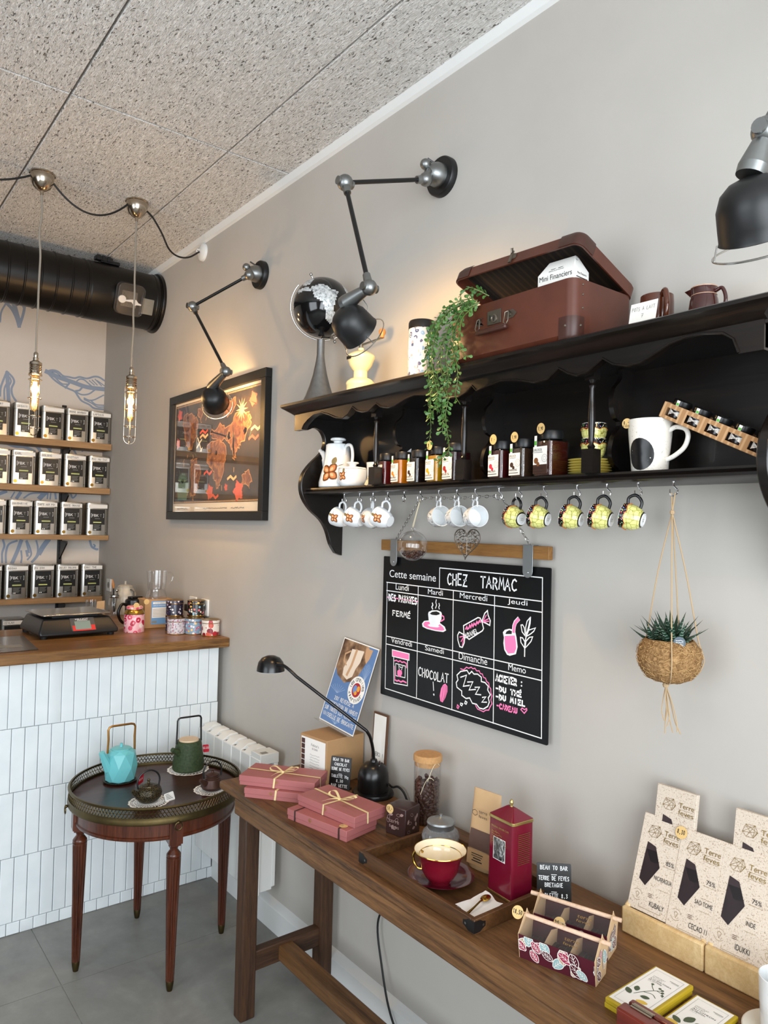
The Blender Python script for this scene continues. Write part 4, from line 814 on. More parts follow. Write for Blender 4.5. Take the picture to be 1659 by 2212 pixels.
def cups():
    prof = [(0, .0), (.017, .0), (.0175, .004), (.023, .009), (.028, .02), (.0315, .035), (.033, .055)]
    inn = [(.0305, .054), (.029, .035), (.0255, .02), (.019, .01), (0, .008)]
    def cupA(label, y, d):
        t = thing('coffee_cup', label, 'cup', (0, 0, 0), 0, 'small brown-flower cups on hooks')
        G().lathe(prof+inn, 32).build('cup_body', 'porcelain', t); G().tube(handle_loop(.031, .016, .046, .024, 0), .0034, 8).build('handle', 'porcelain', t)
        g = G(); g.at(); 
        for a in (PI*.5, -PI*.5, PI*.85): flower(g, prof, 0, .03, .017, a)
        g.build('painted_flower', DEC, t, angle=0)
        hang(t, (-.12, y, 1.684), d, .053); return t
    for i, (d, l) in enumerate((((.15, -.95, -.3), 'leftmost of the white cups with brown flowers, hanging under the rack'), ((.15, -.95, -.3), 'second from left of the white cups with brown flowers on hooks'), ((-.45, -.85, -.2), 'third white brown-flower cup, turned to show its round foot'), ((.2, -.93, -.3), 'rightmost of the white cups with brown flowers, beside the empty hook'))): cupA(l, HY[i], d)
    profB = [(0, 0), (.024, 0), (.03, .005), (.032, .02), (.0325, .05)]; mat('grey_print', '9aa0a4', .4); mat('gilt', 'b99a55', .3, 1)
    for i, l in enumerate(('white cup with open rim to the room, leftmost of three on the chain hooks', 'white cup with open rim to the room, middle of three on the chain hooks', 'white cup with open rim to the room, rightmost of three above the metal heart')):
        t = thing('tea_cup', l, 'cup', (0, 0, 0), 0, 'white open-rim cups on hooks')
        G().lathe(profB+[(.0325, .0515), (.0308, .0505), (.03, .02), (.027, .008), (0, .006)], 36).build('cup_body', 'porcelain', t)
        g = G().tube(handle_loop(.031, .014, .044, .02, 0), .0028, 8); g.tube([(.05, 0, .042), (.058, 0, .047)], .0028, 6); g.tube([(.05, 0, .016), (.058, 0, .012)], .0028, 6); g.build('handle', 'porcelain', t)
        g = G()
        for a in (PI*.5, PI*.75, PI, PI*1.25, PI*1.5):
            for k_ in range(7): decal(g, profB, leafp(random.uniform(-.012, .012), .008+.005*k_, random.uniform(.4, 2.6), .008, .0018), a)
        g.build('grey_sprigs', 'grey_print', t, angle=0)
        hang(t, (-.12, HY[6+i], 1.684), (.35, .93, -.12), .05, .9)
    # yellow honeycomb cups with a black flowered rim band
    k = NT('honeycomb', .15, 0, .5, .3); e = k.voro(k.co(), 78, 'DISTANCE_TO_EDGE', rnd=.4); k.col(k.ramp(e, [(.02, '8c8a3c'), (.05, 'd8d783'), (.5, 'dfde90')]))
    spots('black_floral', '0b0b0c', ['7fa0d8', 'e86a86', 'f2e9a0', 'd23a34', 'ffffff', '6fae6a'], 230, .34, .15); mat('orange_line', 'd0722e', .3)
    pc = [(0, .0), (.0185, .0), (.0195, .003), (.0215, .005), (.027, .012), (.0325, .024), (.0345, .036), (.034, .047), (.033, .057)]
    def cupC(t, s=1):
        g = G(); g.lathe(pc[3:], 48); 
        # scalloped band
        nm = 48; b = []; z2 = .057
        g2 = G(); lo = [.039+.006*abs(math.sin(i*PI/8)) for i in range(nm)]; vs = []
        for i in range(nm):
            a = 2*PI*i/nm
            for z in (lo[i], (lo[i]+z2)/2, z2): r = prad(pc, z)+.0006; vs.append((r*math.cos(a), r*math.sin(a), z))
        g2.add(vs, [(3*i+q, 3*((i+1) % nm)+q, 3*((i+1) % nm)+q+1, 3*i+q+1) for i in range(nm) for q in (0, 1)])
        g3 = [(prad(pc, lo[i % nm])*math.cos(2*PI*i/nm)*1.03, prad(pc, lo[i % nm])*math.sin(2*PI*i/nm)*1.03, lo[i % nm]) for i in range(nm)]
        g.build('cup_body', 'honeycomb', t); g2.use(1).tube(g3, .0009, 4, True); g2.use(2).lathe([(.033, .0565), (.033, .058), (.031, .0565), (.0322, .036), (.03, .024), (.024, .013), (0, .01)], 48); g2.build('flowered_rim', ['black_floral', 'orange_line', 'porcelain'], t)
        g = G().lathe([(0, .0015), (.0125, .0015), (.0135, 0), (.0175, 0), (.018, .003), (.0185, .0035)], 32); g.use(1).lathe([(.018, .0028), (.0215, .0052), (.0225, .0062)], 32)
        g.use(2).at(basis((0, 0, .0012), (0, 1, 0), (1, 0, 0), (0, 0, -1))); g.scribble(-.006, .001, .012, .004, .0008, 0, 9); g.scribble(-.005, -.005, .01, .004, .0008, 0, 8); g.build('foot', ['porcelain', 'black_satin', 'label_grey'], t)
        G().tube(handle_loop(.032, .016, .05, .027, 0), .0042, 10).build('handle', 'black_satin', t)
    for i, (d, l) in enumerate((((-.1, -.97, -.2), 'leftmost yellow honeycomb cup, in front of the chain'), ((.22, -.95, -.2), 'second yellow honeycomb cup from the left, beside the chain'), ((.25, -.94, -.22), 'middle yellow honeycomb cup of the five on hooks'), ((.25, -.94, -.22), 'fourth yellow honeycomb cup from the left on the hooks'), ((.28, -.93, -.22), 'rightmost yellow honeycomb cup, nearest the hanging planter'))):
        t = thing('honeycomb_cup', l, 'cup', (0, 0, 0), 0, 'yellow honeycomb cups'); cupC(t); hang(t, (-.12, HY[10+i], 1.684), d, .057, .82)
    # two more stacked on saucers inside the rack
    mat('saucer_yellow', 'd8c766', .25, coat=.3)
    for i in range(6):
        t = thing('saucer', 'yellow saucer, %s of six beside the rack spindle' % ('bottom one', 'second from the bottom', 'third from the bottom', 'fourth from the bottom', 'fifth from the bottom', 'top one')[i], 'saucer', (-.085, 1.062, 1.7365+.0062*i), 0, 'stacked yellow saucers')
        G().lathe([(0, 0), (.024, 0), (.035, .003), (.05, .0068), (.051, .0078), (.035, .0055), (.022, .003), (0, .003)], 36).build('saucer_dish', 'saucer_yellow', t)
    for i in range(2):
        t = thing('honeycomb_cup', ('lower', 'upper')[i]+' of two stacked yellow honeycomb cups behind the right spindle', 'cup', (-.085, 1.052, 1.7745+.036*i), R(60), 'stacked yellow honeycomb cups'); t.scale = (.85, .85, .85); cupC(t)
cups()

# ---------------- things standing on top of the rack ----------------
RT = 2.0285
def rack_top():
    # globe
    t = thing('desk_globe', 'black desk globe with silver continents on a silver trumpet stand', 'globe', (-.12, 2.188, RT))
    mat('globe_black', '0d0d0e', .12, coat=.4); mat('stand_silver', '8f9090', .35, .9, var=.25, vs=70)
    k = NT('globe_land', .45, .3); k.col(k.ramp(k.noise(k.co(), 90, 5, .7), [(.35, '6f7376'), (.5, 'c9cccc'), (.65, 'e4e6e6')]))
    G().lathe([(0, 0), (.064, 0), (.064, .01), (.06, .016), (.05, .036), (.037, .072), (.025, .115), (.0165, .16), (.0135, .185), (.0135, .238), (.0, .238)], 36).build('stand', 'stand_silver', t)
    c = V((0, -.006, .352)); r = .105; f = V((-1.41, -2.18, -.775)).normalized(); rt = f.cross(V((0, 0, 1))).normalized()*-1; rt = V((0, 0, 1)).cross(f).normalized(); up = f.cross(rt)
    lands = [[(-.39,.64),(-.13,.75),(.13,.71),(.22,.61),(.5,.54),(.38,.17),(.38,-.21),(.27,-.53),(.13,-.39),(.06,.07),(-.04,.21),(-.27,.31)], [(-.85,.5),(-.6,.62),(-.36,.6),(-.4,.5),(-.6,.52),(-.8,.42)], [(-.75,.75),(-.5,.92),(-.3,.9),(-.45,.72),(-.62,.66)], [(.55,1.0),(.9,.75),(.95,.4),(.8,.45),(.6,.8)], [(.3,-.9),(.55,-.8),(.45,-.7)]]
    def inside(p, x, y):
        q = False
        for i in range(len(p)):
            a, b = p[i], p[i-1]
            if (a[1] > y) != (b[1] > y) and x < (b[0]-a[0])*(y-a[1])/(b[1]-a[1])+a[0]: q = not q
        return q
    g = G(); B = basis(c, rt, up, f); g.at(B); n, m = 120, 60; ring = []; vs = [(0, -r, 0)]
    for a in range(1, m):
        la = -PI/2+PI*a/m
        for b in range(n): lo = 2*PI*b/n; vs.append((r*math.cos(la)*math.sin(lo), r*math.sin(la), r*math.cos(la)*math.cos(lo)))
    vs.append((0, r, 0)); b0 = len(g.v); g.add(vs, [])
    def face(ix):
        cx = sum(vs[i][0] for i in ix)/len(ix)/r; cy = sum(vs[i][1] for i in ix)/len(ix)/r; cz = sum(vs[i][2] for i in ix)/len(ix)
        u, v = cx, cy
        if cz < 0: land = (math.sin(cx*5+1)*math.cos(cy*4)+math.sin(cx*9+cy*7)*.4) > .35
        else: land = any(inside(p, u, v) for p in lands)
        g.f.append(tuple(b0+i for i in ix)); g.mi.append(1 if land else 0)
    for b in range(n): face((0, 1+(b+1) % n, 1+b)); face((len(vs)-1, len(vs)-1-n+b, len(vs)-1-n+(b+1) % n))
    for a in range(m-2):
        for b in range(n): face((1+a*n+b, 1+a*n+(b+1) % n, 1+(a+1)*n+(b+1) % n, 1+(a+1)*n+b))
    g.use(2).at(B @ MX.Translation((0, 0, 0)))
    sp = g.build('sphere', ['globe_black', 'globe_land'], t, angle=60)
    ax = (up*.93-rt*.37).normalized(); g = G(); q = ax.cross(f).normalized(); rr = r+.008
    side = (q if q.dot(rt) < 0 else -q)
    arcp = [c+(ax*math.cos(a)+side*math.sin(a))*rr for a in [R(180-i*8) for i in range(-1, 20)]]
    g.tube([c-ax*(r-.002), c-ax*(r+.02)], .003, 8); g.ball(c-ax*(r+.02), .006, 10); g.tube([c+ax*(r-.002), c+ax*(r+.012)], .003, 8); g.ball(c+ax*(r+.014), .006, 10)
    g.tube(arcp, .0026, 8); g.tube([c-ax*rr*1+side*0, c-V((0, 0, rr-.004)), V((0, 0, .236))], .004, 8); g.build('meridian_arc', 'steel', t)
    # hand coffee grinder
    t = thing('coffee_grinder', 'cream enamel hand coffee grinder with wooden crank knob', 'coffee grinder', (-.13, 1.93, RT)); mat('cream_enamel', 'ecdfb0', .3, coat=.3)
    G().lathe([(0, 0), (.045, 0), (.0455, .036), (.047, .038), (.047, .045), (.044, .05), (.034, .058), (.023, .061), (.0225, .084), (.027, .088), (.037, .102), (.043, .12), (.0465, .126), (.0465, .133), (.042, .138), (.025, .148), (.01, .151), (.009, .16), (0, .16)], 40).build('body', 'cream_enamel', t)
    g = G(); g.cyl((0, 0, .157), (0, 0, .174), .008, .007, 14); g.ball((0, 0, .177), .006, 12); cr = V((.02, -.085, .012)); g.bar((0, 0, .17), V((0, 0, .17))+cr, .009, .003); g.build('crank', 'nickel', t)
    mat('knob_wood', 'b5793f', .4, var=.15, vs=60); e = V((0, 0, .17))+cr
    G().lathe([(0, 0), (.007, 0), (.0065, .006), (.011, .014), (.0115, .021), (.008, .028), (0, .03)], 18, e).build('crank_knob', 'knob_wood', t)
    G().at(basis((0, 0, 0), (1, 0, 0), (0, 1, 0), (0, 0, 1))).box(-.047, -.046, -.01, .014, .118, .128).build('maker_badge', 'label_black', t)
    # blue tin
    t = thing('patterned_tin', 'tall blue and white patterned tin with black lid beside the trailing plant', 'tin', (-.115, 1.645, RT))
    spots('blue_print', '9aa2b6', ['5f7fb0', '2e3c66', 'c9c0c4', '7f6a86', '8fa6c8', '39406a'], 75, .5, .25, 0, 'c8ccd8')
    G().lathe([(0, 0), (.039, 0), (.04, .003), (.04, .165), (.039, .168), (0, .168)], 40).build('body', 'blue_print', t); G().lathe([(.0405, .165), (.0405, .184), (.038, .19), (0, .19)], 40).build('lid', 'black_satin', t)
    g = G(); pt = [(.0402, 0), (.0402, .2)]
    for a in (PI*1.05, PI*1.45):
        g.use(0); decal(g, pt, [(.026*math.cos(i*.314), .1+.036*math.sin(i*.314)) for i in range(20)], a, .0004); g.use(1); decal(g, pt, [(.022*math.cos(i*.314), .1+.031*math.sin(i*.314)) for i in range(20)], a, .0008); g.use(2); decal(g, pt, [(.006*math.cos(i*.63), .075+.006*math.sin(i*.63)) for i in range(10)], a, .0012)
    mat('teal_dot', '5b8fa3', .3); mat('medallion_blue', 'a7b0c6', .3); g.build('medallion', ['medallion_blue', 'blue_print', 'teal_dot'], t)
    # suitcase, lid ajar
    t = thing('suitcase', 'small worn brown vintage suitcase standing open on top of the wall rack', 'suitcase', (-.124, 1.201, RT), NEG)
    k = NT('brown_fibre', .38, 0, .5, .15); n = k.noise(k.co(), 9, 4); s_ = k.noise(k.co((1, 1, .2), (.4, .3, .2)), 70, 4, .8)
    c_ = k.ramp(n, [(.3, '4a2418'), (.7, '5f3020')]); k.col(k.mix(k.ramp(s_, [(.68, '000000'), (.76, '777777')]), c_, lin('8a5a42'))); k.bump(k.noise(k.co(), 300, 2), .08, .0006)
    mat('fibre_corner', '41231a', .42, var=.2, vs=50); k = NT('striped_lining', .85); k.col(k.ramp(k.math('SINE', k.math('MULTIPLY', k.co((1, 0, 0)), 900)), [(.3, '1a130d'), (.7, '302316')])); mat('patina', '7d7468', .35, .9, var=.2)
    W, D_, H = .40, .222, .134
    def shell(w, d, h, th, top=False):
        g = G(); P = rrect(w, d, .022); Q = rrect(w-2*th, d-2*th, .018); n = len(P); b = .01
        lo = [(x*(1-b/w*2), y*(1-b/d*2), 0) for x, y in P]; vs = lo+[(x, y, b) for x, y in P]+[(x, y, h) for x, y in P]+[(x, y, h) for x, y in Q]+[(x, y, th) for x, y in Q]
        fs = [tuple(range(n-1, -1, -1)), tuple(range(4*n, 5*n))]
        for k_ in range(4): fs += [(k_*n+i, k_*n+(i+1) % n, (k_+1)*n+(i+1) % n, (k_+1)*n+i) for i in range(n)]
        return g.add(vs, fs)
    g = shell(W, D_, H, .005); bd = g.build('body', 'brown_fibre', t, angle=30)
    def corner(par, z0, z1, zf):
        for sx in (-1, 1):
            g = G(); P = [p for p in arc(sx*(W/2-.022), -D_/2+.022, .0235, *((270, 360) if sx > 0 else (180, 270)), 6)]
            A = [(sx*(W/2-.04), -D_/2-.0012)]; Bq = [(sx*(W/2+.0012), -D_/2+.036)]
            L = (A+P+Bq) if sx > 0 else (Bq+P+A); n = len(L)
            g.add([(x, y, z0) for x, y in L]+[(x, y, z1) for x, y in L]+[(x*.985, y*.97, zf) for x, y in L], [(i, i+1, n+i+1, n+i) for i in range(n-1)]+[(i+(2*n if zf > z0 else 2*n), i+1+2*n, i+1+(n if zf > z1 else 0), i+(n if zf > z1 else 0)) for i in range(n-1)])
            g.use(1)
            for q in (1, n-2): g.ball((L[q][0]*1.003, L[q][1]*1.003, (z0+z1)/2), .003, 8)
            g.build('corner_guard', ['fibre_corner', 'patina'], par)
    corner(bd, .008, .05, .001)
    for sx in (-1, 1):
        g = G()
        for z in (.07, .1, .122): g.ball((sx*(W/2+.0005), -D_/2+.03, z), .0025, 8)
        g.build('rivet_row', 'patina', bd)
    B = basis((-.035, -D_/2, .09), (1, 0, 0), (0, 0, 1), (0, -1, 0))
    g = G().at(B); g.box(-.022, .022, -.014, .02, 0, .003); g.lathe([(.011, .003), (.011, .005), (.007, .006), (.006, .004), (0, .004)], 20); g.use(1); g.box(-.015, -.0125, -.004, .01, .003, .0034); g.box(-.001, .001, -.006, .004, .0042, .0046); g.build('lock_plate', ['patina', 'black_rubber'], bd, bevel=.0008)
    for sx in (-1, 1):
        x = sx*.048; g = G().at(B); g.flat([(x-.01, -.01), (x+.012, -.01), (x+.02*sx+.004, 0), (x+.012, .01), (x-.01, .01)], .0015); g.lathe([(.005, .001), (.005, .004), (0, .005)], 12, (x, 0, 0)); g.tube([(x, .008, .003), (x-.006*sx, .004, .01), (x-.008*sx, -.02, .012), (x, -.026, .012), (x+.006*sx, -.018, .012), (x+.004*sx, .004, .008)], .0016, 6, True); g.build('handle_ring', 'patina', bd)
    G().at(B).box(-.05, .05, -.036, -.024, .006, .018).build('carry_handle', 'fibre_corner', bd, bevel=.004)
    # lid: hinged along the back edge
    lh = .036; ld = shell(W+.006, D_+.006, lh, .004).build('lid', ['brown_fibre', 'striped_lining'], t, angle=30)
    for p in ld.data.polygons:
        c0 = p.center
        if abs(c0.z-.004) < 1e-4: p.material_index = 1
    hx = R(21.5); Rm = MX.Rotation(-hx, 4, 'X') @ MX.Rotation(R(2.6), 4, 'Y')
    ld.matrix_local = MX.Translation((0, D_/2, H+.002)) @ Rm @ MX.Translation((0, -D_/2, lh)) @ MX.Rotation(PI, 4, 'Y')
    for sx in (-1, 1):
        g = G(); P = [p for p in arc(sx*(W/2-.019), -D_/2+.019, .0235, *((270, 360) if sx > 0 else (180, 270)), 6)]; A = [(sx*(W/2-.055), -D_/2-.0045)]; Bq = [(sx*(W/2+.0045), -D_/2+.05)]; L = (A+P+Bq) if sx > 0 else (Bq+P+A); n = len(L)
        g.add([(x, y, .012) for x, y in L]+[(x, y, lh-.001) for x, y in L]+[(x*.97, y*.95, -.0005) for x, y in L], [(i, i+1, n+i+1, n+i) for i in range(n-1)]+[(2*n+i, 2*n+i+1, i+1, i) for i in range(n-1)]); g.build('corner_guard', 'fibre_corner', ld)
    g = G().at(basis((.0, -D_/2-.004, .018), (-1, 0, 0), (0, 0, -1), (0, -1, 0))); g.lathe([(.008, 0), (.008, .002), (0, .003)], 14, (.006, 0, 0)); g.box(-.004, .004, -.018, .014, .002, .005); g.tube([(0, .012, .004), (0, .02, .008), (0, .016, .012), (0, .008, .006)], .002, 6); g.build('hasp', 'patina', ld)
    # gable box of little cakes inside it
    t = thing('cake_box', 'white gable-top cake box with black script lettering standing inside the open suitcase', 'cake box', (-.172, 1.082, RT+.0055), NEG+R(4))
    w, d, h = .05, .03, .166
    vs = [(-w, -d, 0), (w, -d, 0), (w, d, 0), (-w, d, 0), (-w, -d, h), (w, -d, h), (w, d, h), (-w, d, h), (-w*.72, -.004, h+.036), (w*.72, -.004, h+.036), (w*.72, .004, h+.036), (-w*.72, .004, h+.036)]
    G().add(vs, [(3,2,1,0),(0,1,5,4),(1,2,6,5),(2,3,7,6),(3,0,4,7),(4,5,9,8),(5,6,10,9),(6,7,11,10),(7,4,8,11),(8,9,10,11)]).build('carton', 'paper', t, bevel=.002)
    g = G().at(FRONT(0, -d-.0006)); g.text('Mini Financiers', 0, h-.016, .012, .088, 0, 'c'); g.text('AUX AMANDES', 0, h-.036, .007, .075, 0, 'c'); g.at(SIDE(w+.0006, 0, 0)); g.text('Nos Desserts', 0, h-.012, .005, .036, 0, 'c')
    for i in range(3): g.rect(-.022, .022, h-.02-.006*i, h-.018-.006*i)
    n = V((0, -.036, .03)).normalized(); up = V((0, .03, .036)).normalized(); g.at(basis((0, -d-.0005, h), (1, 0, 0), up, n)); g.text('BB', 0, .012, .026, .036, .0006, 'c'); g.text('BISCUITERIE', 0, .004, .004, .04, .0006, 'c')
    for sx in (-1, 1):
        for i in range(3): g.stroke([(sx*(.028+.008*i), .045), (sx*(.05), .022+.008*i)], .0008, .0006)
    g.build('lettering', 'ink', t, angle=0)
    # brown glazed mug, card and creamer
    mat('brown_mug', '53250f', .15, coat=.5, var=.35, vs=25); mat('wine_glaze', '3c1714', .15, coat=.5, var=.2, vs=30); mat('glaze_rim', 'c9a184', .25)
    t = thing('glazed_mug', 'brown glazed mug with looped handle beside the suitcase', 'mug', (-.10, .885, RT), R(-130))
    G().lathe([(0, 0), (.032, 0), (.035, .01), (.035, .075), (.034, .09), (.032, .09), (.031, .012), (0, .01)], 32).build('mug_body', 'brown_mug', t); G().tube(handle_loop(.035, .02, .084, .026, 0), [.006]*41, 10).build('handle', 'brown_mug', t)
    t = thing('creamer', 'small dark red glazed creamer with pale rim near the rack top right end', 'creamer', (-.12, .768, RT), R(-88)); t.scale = (.9, .9, .9)
    pc = [(0, 0), (.027, 0), (.032, .008), (.033, .03), (.03, .055), (.0265, .066), (.0275, .083)]
    g = G().lathe(pc+[(.025, .083), (.0245, .066), (.028, .05), (.03, .02), (0, .01)], 32); g.add([(-.02, -.016, .083), (-.02, .016, .083), (-.046, 0, .085), (-.025, 0, .062), (-.026, -.011, .066), (-.026, .011, .066)], [(0, 2, 4), (2, 1, 5), (4, 2, 3), (3, 2, 5)]); g.use(1).tube([(.0275*math.cos(i*.2), .0275*math.sin(i*.2), .0835) for i in range(32)], .0012, 5, True); g.use(1).tube([(.0272*math.cos(i*.2), .0272*math.sin(i*.2), .066) for i in range(32)], .0009, 5, True)
    g.build('creamer_body', ['wine_glaze', 'glaze_rim'], t); G().tube(handle_loop(.029, .02, .072, .02, 0), .0042, 10).build('handle', 'wine_glaze', t)
    t = thing('price_card', 'white handwritten price card leaning by the brown mug on the rack top', 'price card', (-.195, .862, RT), NEG)
    M = MX.Rotation(R(-12), 4, 'X') @ FRONT(0, 0, .001); g = G().at(M).box(-.031, .031, 0, .056, -.0006, 0); g.use(1).hand('POTS A LAIT', -.027, .038, .008, .054, .0009, .0003); g.hand('7', -.004, .022, .008, .007, .0009, .0003); g.build('card', ['paper', 'label_grey'], t, angle=0)
rack_top()

# ---------------- trailing artificial plant ----------------
def trailing():
    t = thing('trailing_plant', 'artificial trailing green plant spilling out of the suitcase over the rack', 'plant', (-.232, 1.29, 2.175))
    O = V((-.232, 1.29, 2.175)); rnd = random.Random(11)
    ST = [[(1.303,2.181),(1.339,2.168),(1.385,2.146),(1.416,2.122),(1.431,2.085),(1.432,2.041),(1.421,1.985),(1.413,1.94),(1.414,1.897),(1.41,1.864),(1.418,1.81)], [(1.292,2.176),(1.332,2.147),(1.362,2.115),(1.382,2.076),(1.39,2.034),(1.376,1.978),(1.359,1.933),(1.367,1.891),(1.356,1.837),(1.351,1.805),(1.372,1.785),(1.397,1.772)], [(1.288,2.167),(1.32,2.128),(1.346,2.101),(1.354,2.075),(1.338,2.047),(1.343,2.026),(1.364,1.998),(1.378,1.957),(1.39,1.926),(1.376,1.882),(1.378,1.85)],
          [(1.291,2.157),(1.299,2.123),(1.307,2.093),(1.312,2.067),(1.302,2.045),(1.275,2.021)], [(1.286,2.17),(1.314,2.152),(1.337,2.11),(1.348,2.059),(1.334,2.025),(1.327,1.982),(1.335,1.941),(1.319,1.918)], [(1.315,2.179),(1.363,2.158),(1.407,2.137),(1.428,2.106),(1.44,2.076),(1.432,2.019),(1.42,1.963),(1.438,1.932),(1.431,1.918)], [(1.297,2.175),(1.348,2.155),(1.381,2.127),(1.405,2.089),(1.413,2.049),(1.402,1.993),(1.387,1.947),(1.402,1.906),(1.424,1.898)],
          [(1.29,2.17),(1.34,2.14),(1.375,2.1),(1.398,2.06),(1.404,2.01),(1.395,1.96),(1.38,1.92),(1.372,1.88)], [(1.3,2.178),(1.35,2.16),(1.4,2.12),(1.42,2.07),(1.425,2.02),(1.41,1.97),(1.4,1.93),(1.395,1.9)], [(1.28,2.165),(1.31,2.14),(1.345,2.085),(1.36,2.04),(1.355,2.0),(1.35,1.96)], [(1.27,2.19),(1.29,2.2),(1.31,2.195),(1.33,2.185)], [(1.255,2.178),(1.27,2.19),(1.285,2.185),(1.3,2.16)]]
    mat('stem_green', '5a6b2c', .5); k = NT('leaf_green', .42, 0, .5); k.col(k.ramp(k.noise(k.co(), 25, 2), [(.3, '355a27'), (.55, '4c7434'), (.75, '6a8c48')])); k.b.inputs['Subsurface Weight'].default_value = 0
    gs = G(); gl = G()
    for si, s_ in enumerate(ST):
        x0 = -.262-.012*rnd.random()-(.012 if si % 3 == 0 else 0)
        P = bez([(x0+(.03 if i == 0 else 0), y, z) for i, (y, z) in enumerate(s_)], 8); P = [V(p)-O for p in P]; gs.tube(P, [.0016*(1-.55*i/len(P)) for i in range(len(P))], 5)
        acc = 0
        for a, b in zip(P, P[1:]):
            acc += (b-a).length
            if acc < .0085: continue
            acc = 0; tg = (b-a).normalized(); az = rnd.uniform(0, PI)
            for q in (0, 1):
                n0 = tg.orthogonal().normalized(); n0.rotate(MX.Rotation(az+q*PI+rnd.uniform(-.4, .4), 3, tg)); L = rnd.uniform(.013, .019); d = (n0*.8+tg*.55+V((-.1, 0, -.1))).normalized()
                sd = d.cross(n0.cross(d)+V((rnd.uniform(-.5, .5), rnd.uniform(-.5, .5), .3))).normalized(); nn = sd.cross(d)
                wv = L*.27; c = a
                pts = [c, c+d*L*.35+sd*wv*.35, c+d*L*.72+sd*wv+nn*.0006, c+d*L*.96+sd*wv*.5, c+d*L*.96-sd*wv*.5, c+d*L*.72-sd*wv+nn*.0006, c+d*L*.35-sd*wv*.35, c+d*L*.65-nn*.0012]
                gl.add(pts, [(0, 1, 7), (1, 2, 7), (2, 3, 7), (3, 4, 7), (4, 5, 7), (5, 6, 7), (6, 0, 7)])
    gs.build('stems', 'stem_green', t); gl.build('leaves', 'leaf_green', t, angle=60)
trailing()

